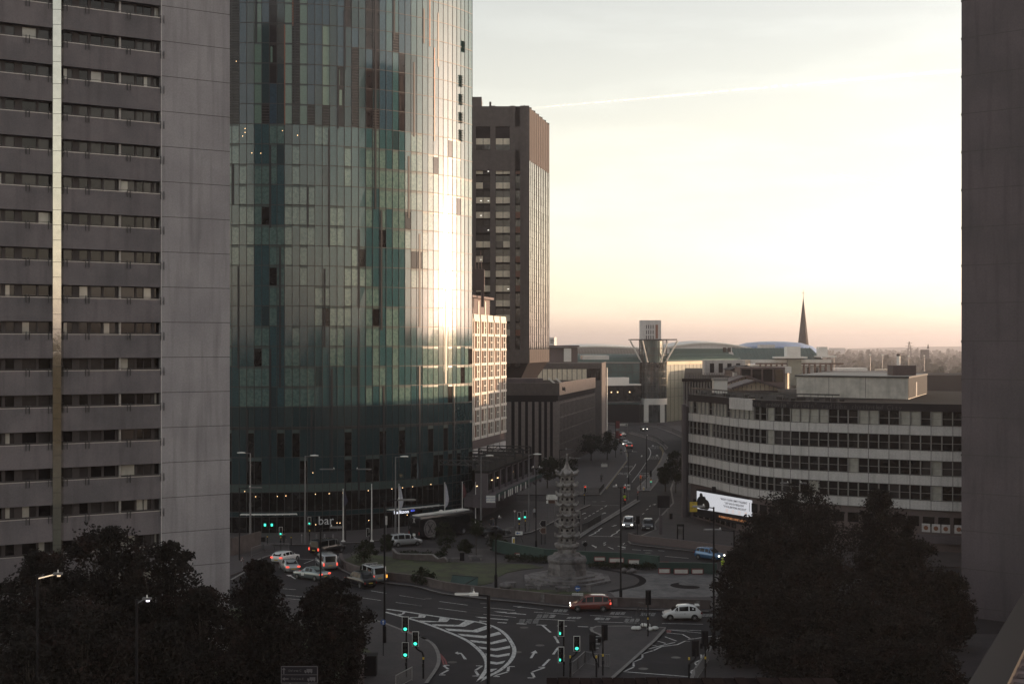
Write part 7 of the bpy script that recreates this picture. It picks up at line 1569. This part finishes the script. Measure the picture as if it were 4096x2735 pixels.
# ---------------------------------------------------------------- people
mat('skin',(.35,.20,.15),.6,0); mat('hair',(.02,.014,.01),.7,0)
for k_,v_ in dict(cloth_dark=(.02,.02,.024),cloth_grey=(.10,.10,.105),cloth_white=(.45,.45,.45),cloth_jeans=(.035,.05,.09)).items(): mat(k_,v_,.9,.2,6)
def person(label,x,y,rz,top='cloth_dark',bottom='cloth_dark',pose='walk',z0=.12,ht=1.76,hood=False):
    V=[];Ed=[];Rd=[]
    def v(p,r,par=None): V.append(p);Rd.append(r); i=len(V)-1; (Ed.append((par,i)) if par is not None else None); return i
    st=.20 if pose=='walk' else .03; sit=pose=='ride'
    pel=v((0,0,.93 if not sit else .95),.155); sp=v((.01,0,1.12),.135,pel); ch=v((.02,0,1.34),.155,sp); nk=v((.03,0,1.50),.06,ch); hd=v((.05,0,1.60),.085,nk); tp=v((.05,0,1.70),.08,hd); v((.12,0,1.61),.035,hd)
    for s in (-1,1):
        f=st*s
        if sit: hip=v((.06,s*.10,.90),.10,pel); kn=v((.42,s*.18,.80),.075,hip); an=v((.34,s*.18,.38),.05,kn); v((.46,s*.18,.32),.045,an)
        else: hip=v((.0,s*.10,.86),.105,pel); kn=v((f*.7+.03,s*.10,.48),.072,hip); an=v((f*1.0-.03,s*.10,.09),.048,kn); v((f*1.0+.13,s*.11,.045),.042,an)
        sh=v((.0,s*.19,1.40),.075,ch); g2=-f
        if sit: el=v((.22,s*.28,1.20),.05,sh); wr=v((.44,s*.26,1.10),.036,el); hn=(.50,s*.25,1.09)
        else: el=v((g2*.4-.02,s*.25,1.13),.05,sh); wr=v((g2*1.0+.06,s*.25,.90),.036,el); hn=(g2*1.1+.08,s*.25,.84)
        pm=v(hn,.036,wr)
        for k in range(4): fx=hn[0]+.02*(k-1.5); kk=v((fx+.01,hn[1],hn[2]-.05-.004*(k%3)),.010,pm); v((fx+.025,hn[1]-s*.015,hn[2]-.095+.006*abs(k-1)),.008,kk)
        th=v((hn[0]+.045,hn[1]-s*.01,hn[2]-.01),.011,pm); v((hn[0]+.06,hn[1]-s*.015,hn[2]-.045),.009,th)
    me=bpy.data.meshes.new('p'); me.from_pydata(V,Ed,[]); ob=bpy.data.objects.new('p',me); COL.objects.link(ob); md=ob.modifiers.new('s','SKIN'); sv=me.skin_vertices[0].data
    for i,r in enumerate(Rd): sv[i].radius=(r,r)
    sv[0].use_root=True; sb=ob.modifiers.new('d','SUBSURF'); sb.levels=1; sb.render_levels=1
    m2=bpy.data.meshes.new_from_object(ob.evaluated_get(bpy.context.evaluated_depsgraph_get())); bpy.data.objects.remove(ob)
    o=thing('person',label,'person',x,y,z0,rz); sc=ht/1.78
    b=bpy.data.objects.new('body',m2); COL.objects.link(b); b.parent=o; b.scale=(sc,sc,sc)
    for q in ('skin',bottom,top): m2.materials.append(m_(q))
    for p in m2.polygons:
        cz=p.center.z; cy_=abs(p.center.y); p.use_smooth=True
        p.material_index=0 if cz>1.49 else (2 if cz>.93 else 1)
        if p.center.z<.93 and cy_>.19 and not sit: p.material_index=2 if cz>.90 else 0
    q=MB(); q.lathe([(.02,-.11),(.095,-.03),(.105,.03),(.07,.09),(.01,.115)],0,0,10); q.xf(Matrix.Translation((.03*sc,0,1.66*sc))@Matrix.Diagonal((sc,sc*.9,sc*.95,1))); q.build('hood' if hood else 'hair',m_(top if hood else 'hair'),o,False,True)
    q=MB()
    for s in (-1,1): q.lathe([(.012,-.006),(.012,.006)],.128,s*.033,6,0,0,1.635)
    q.xf(Matrix.Diagonal((sc,sc,sc,1))); q.build('eye',m_('hair'),o,False); return o
x,y=g('D1',738,1352,.12); person('person in dark clothes walking past the signals outside the hotel',x,y,R(80))
x,y=g('D2',1452,1150,.12); person('person in dark clothes under the arcade canopy, left of two','' or x,y,R(-60),pose='stand')
x,y=g('D2',1480,1142,.12); person('person in pale top and jeans under the arcade canopy, right of two',x,y,R(-110),'cloth_grey','cloth_jeans','stand')
x,y=g('D3',1205,530,.12); person('dark figure walking on the far pavement by the queue of cars',x,y,R(85))
x,y=g('D3',957,870,.12); person('person in grey standing by the railings on the far left pavement',x,y,R(-80),'cloth_grey','cloth_dark','stand')
x,y=g('D8',1853,372,.12); person('person in a bright yellow hooded jacket by the plaza wall',x,y,R(120),'hivis','cloth_dark','walk',hood=True)
x,y=g('E7',832,1120,.12); person('person in pale top near the steps beyond the signals',x,y,R(-90),'cloth_white','cloth_dark','stand')
# motorcyclist
x,y=g('D3',1250,1142,-.03); mo=thing('motorcycle','dark motorcycle waiting at the median lights','motorcycle',x,y,-.03,R(92))
q=MB(); q.prism([(-.55,-.14),(.35,-.16),(.55,-.08),(.55,.08),(.35,.16),(-.55,.14)],.45,.82); q.box(-.25,0,.86,.7,.28,.10); q.build('body',m_('black_paint'),mo,False)
for X in (-.68,.68): t=MB(); t.tube((X,-.07,.31),(X,.07,.31),.31,.31,16); w_=t.build('wheel',m_('tyre'),mo,False); r=MB(); r.tube((X,-.075,.31),(X,.075,.31),.18,.18,10); r.build('rim',m_('rim'),w_,False)
t=MB(); t.beam((.68,0,.31),(.48,0,1.0),.07,.16); t.beam((.45,-.36,1.05),(.45,.36,1.05),.04,.04); t.build('handlebar',m_('dark_metal'),mo,False)
t=MB(); t.box(-.72,0,.80,.06,.16,.1); t.build('tail_light',m_('tail_lit'),mo,False)
person('motorcycle rider in a bright yellow jacket waiting at the median','' or x,y,R(92),'hivis','cloth_dark','ride',z0=-.03,hood=False)
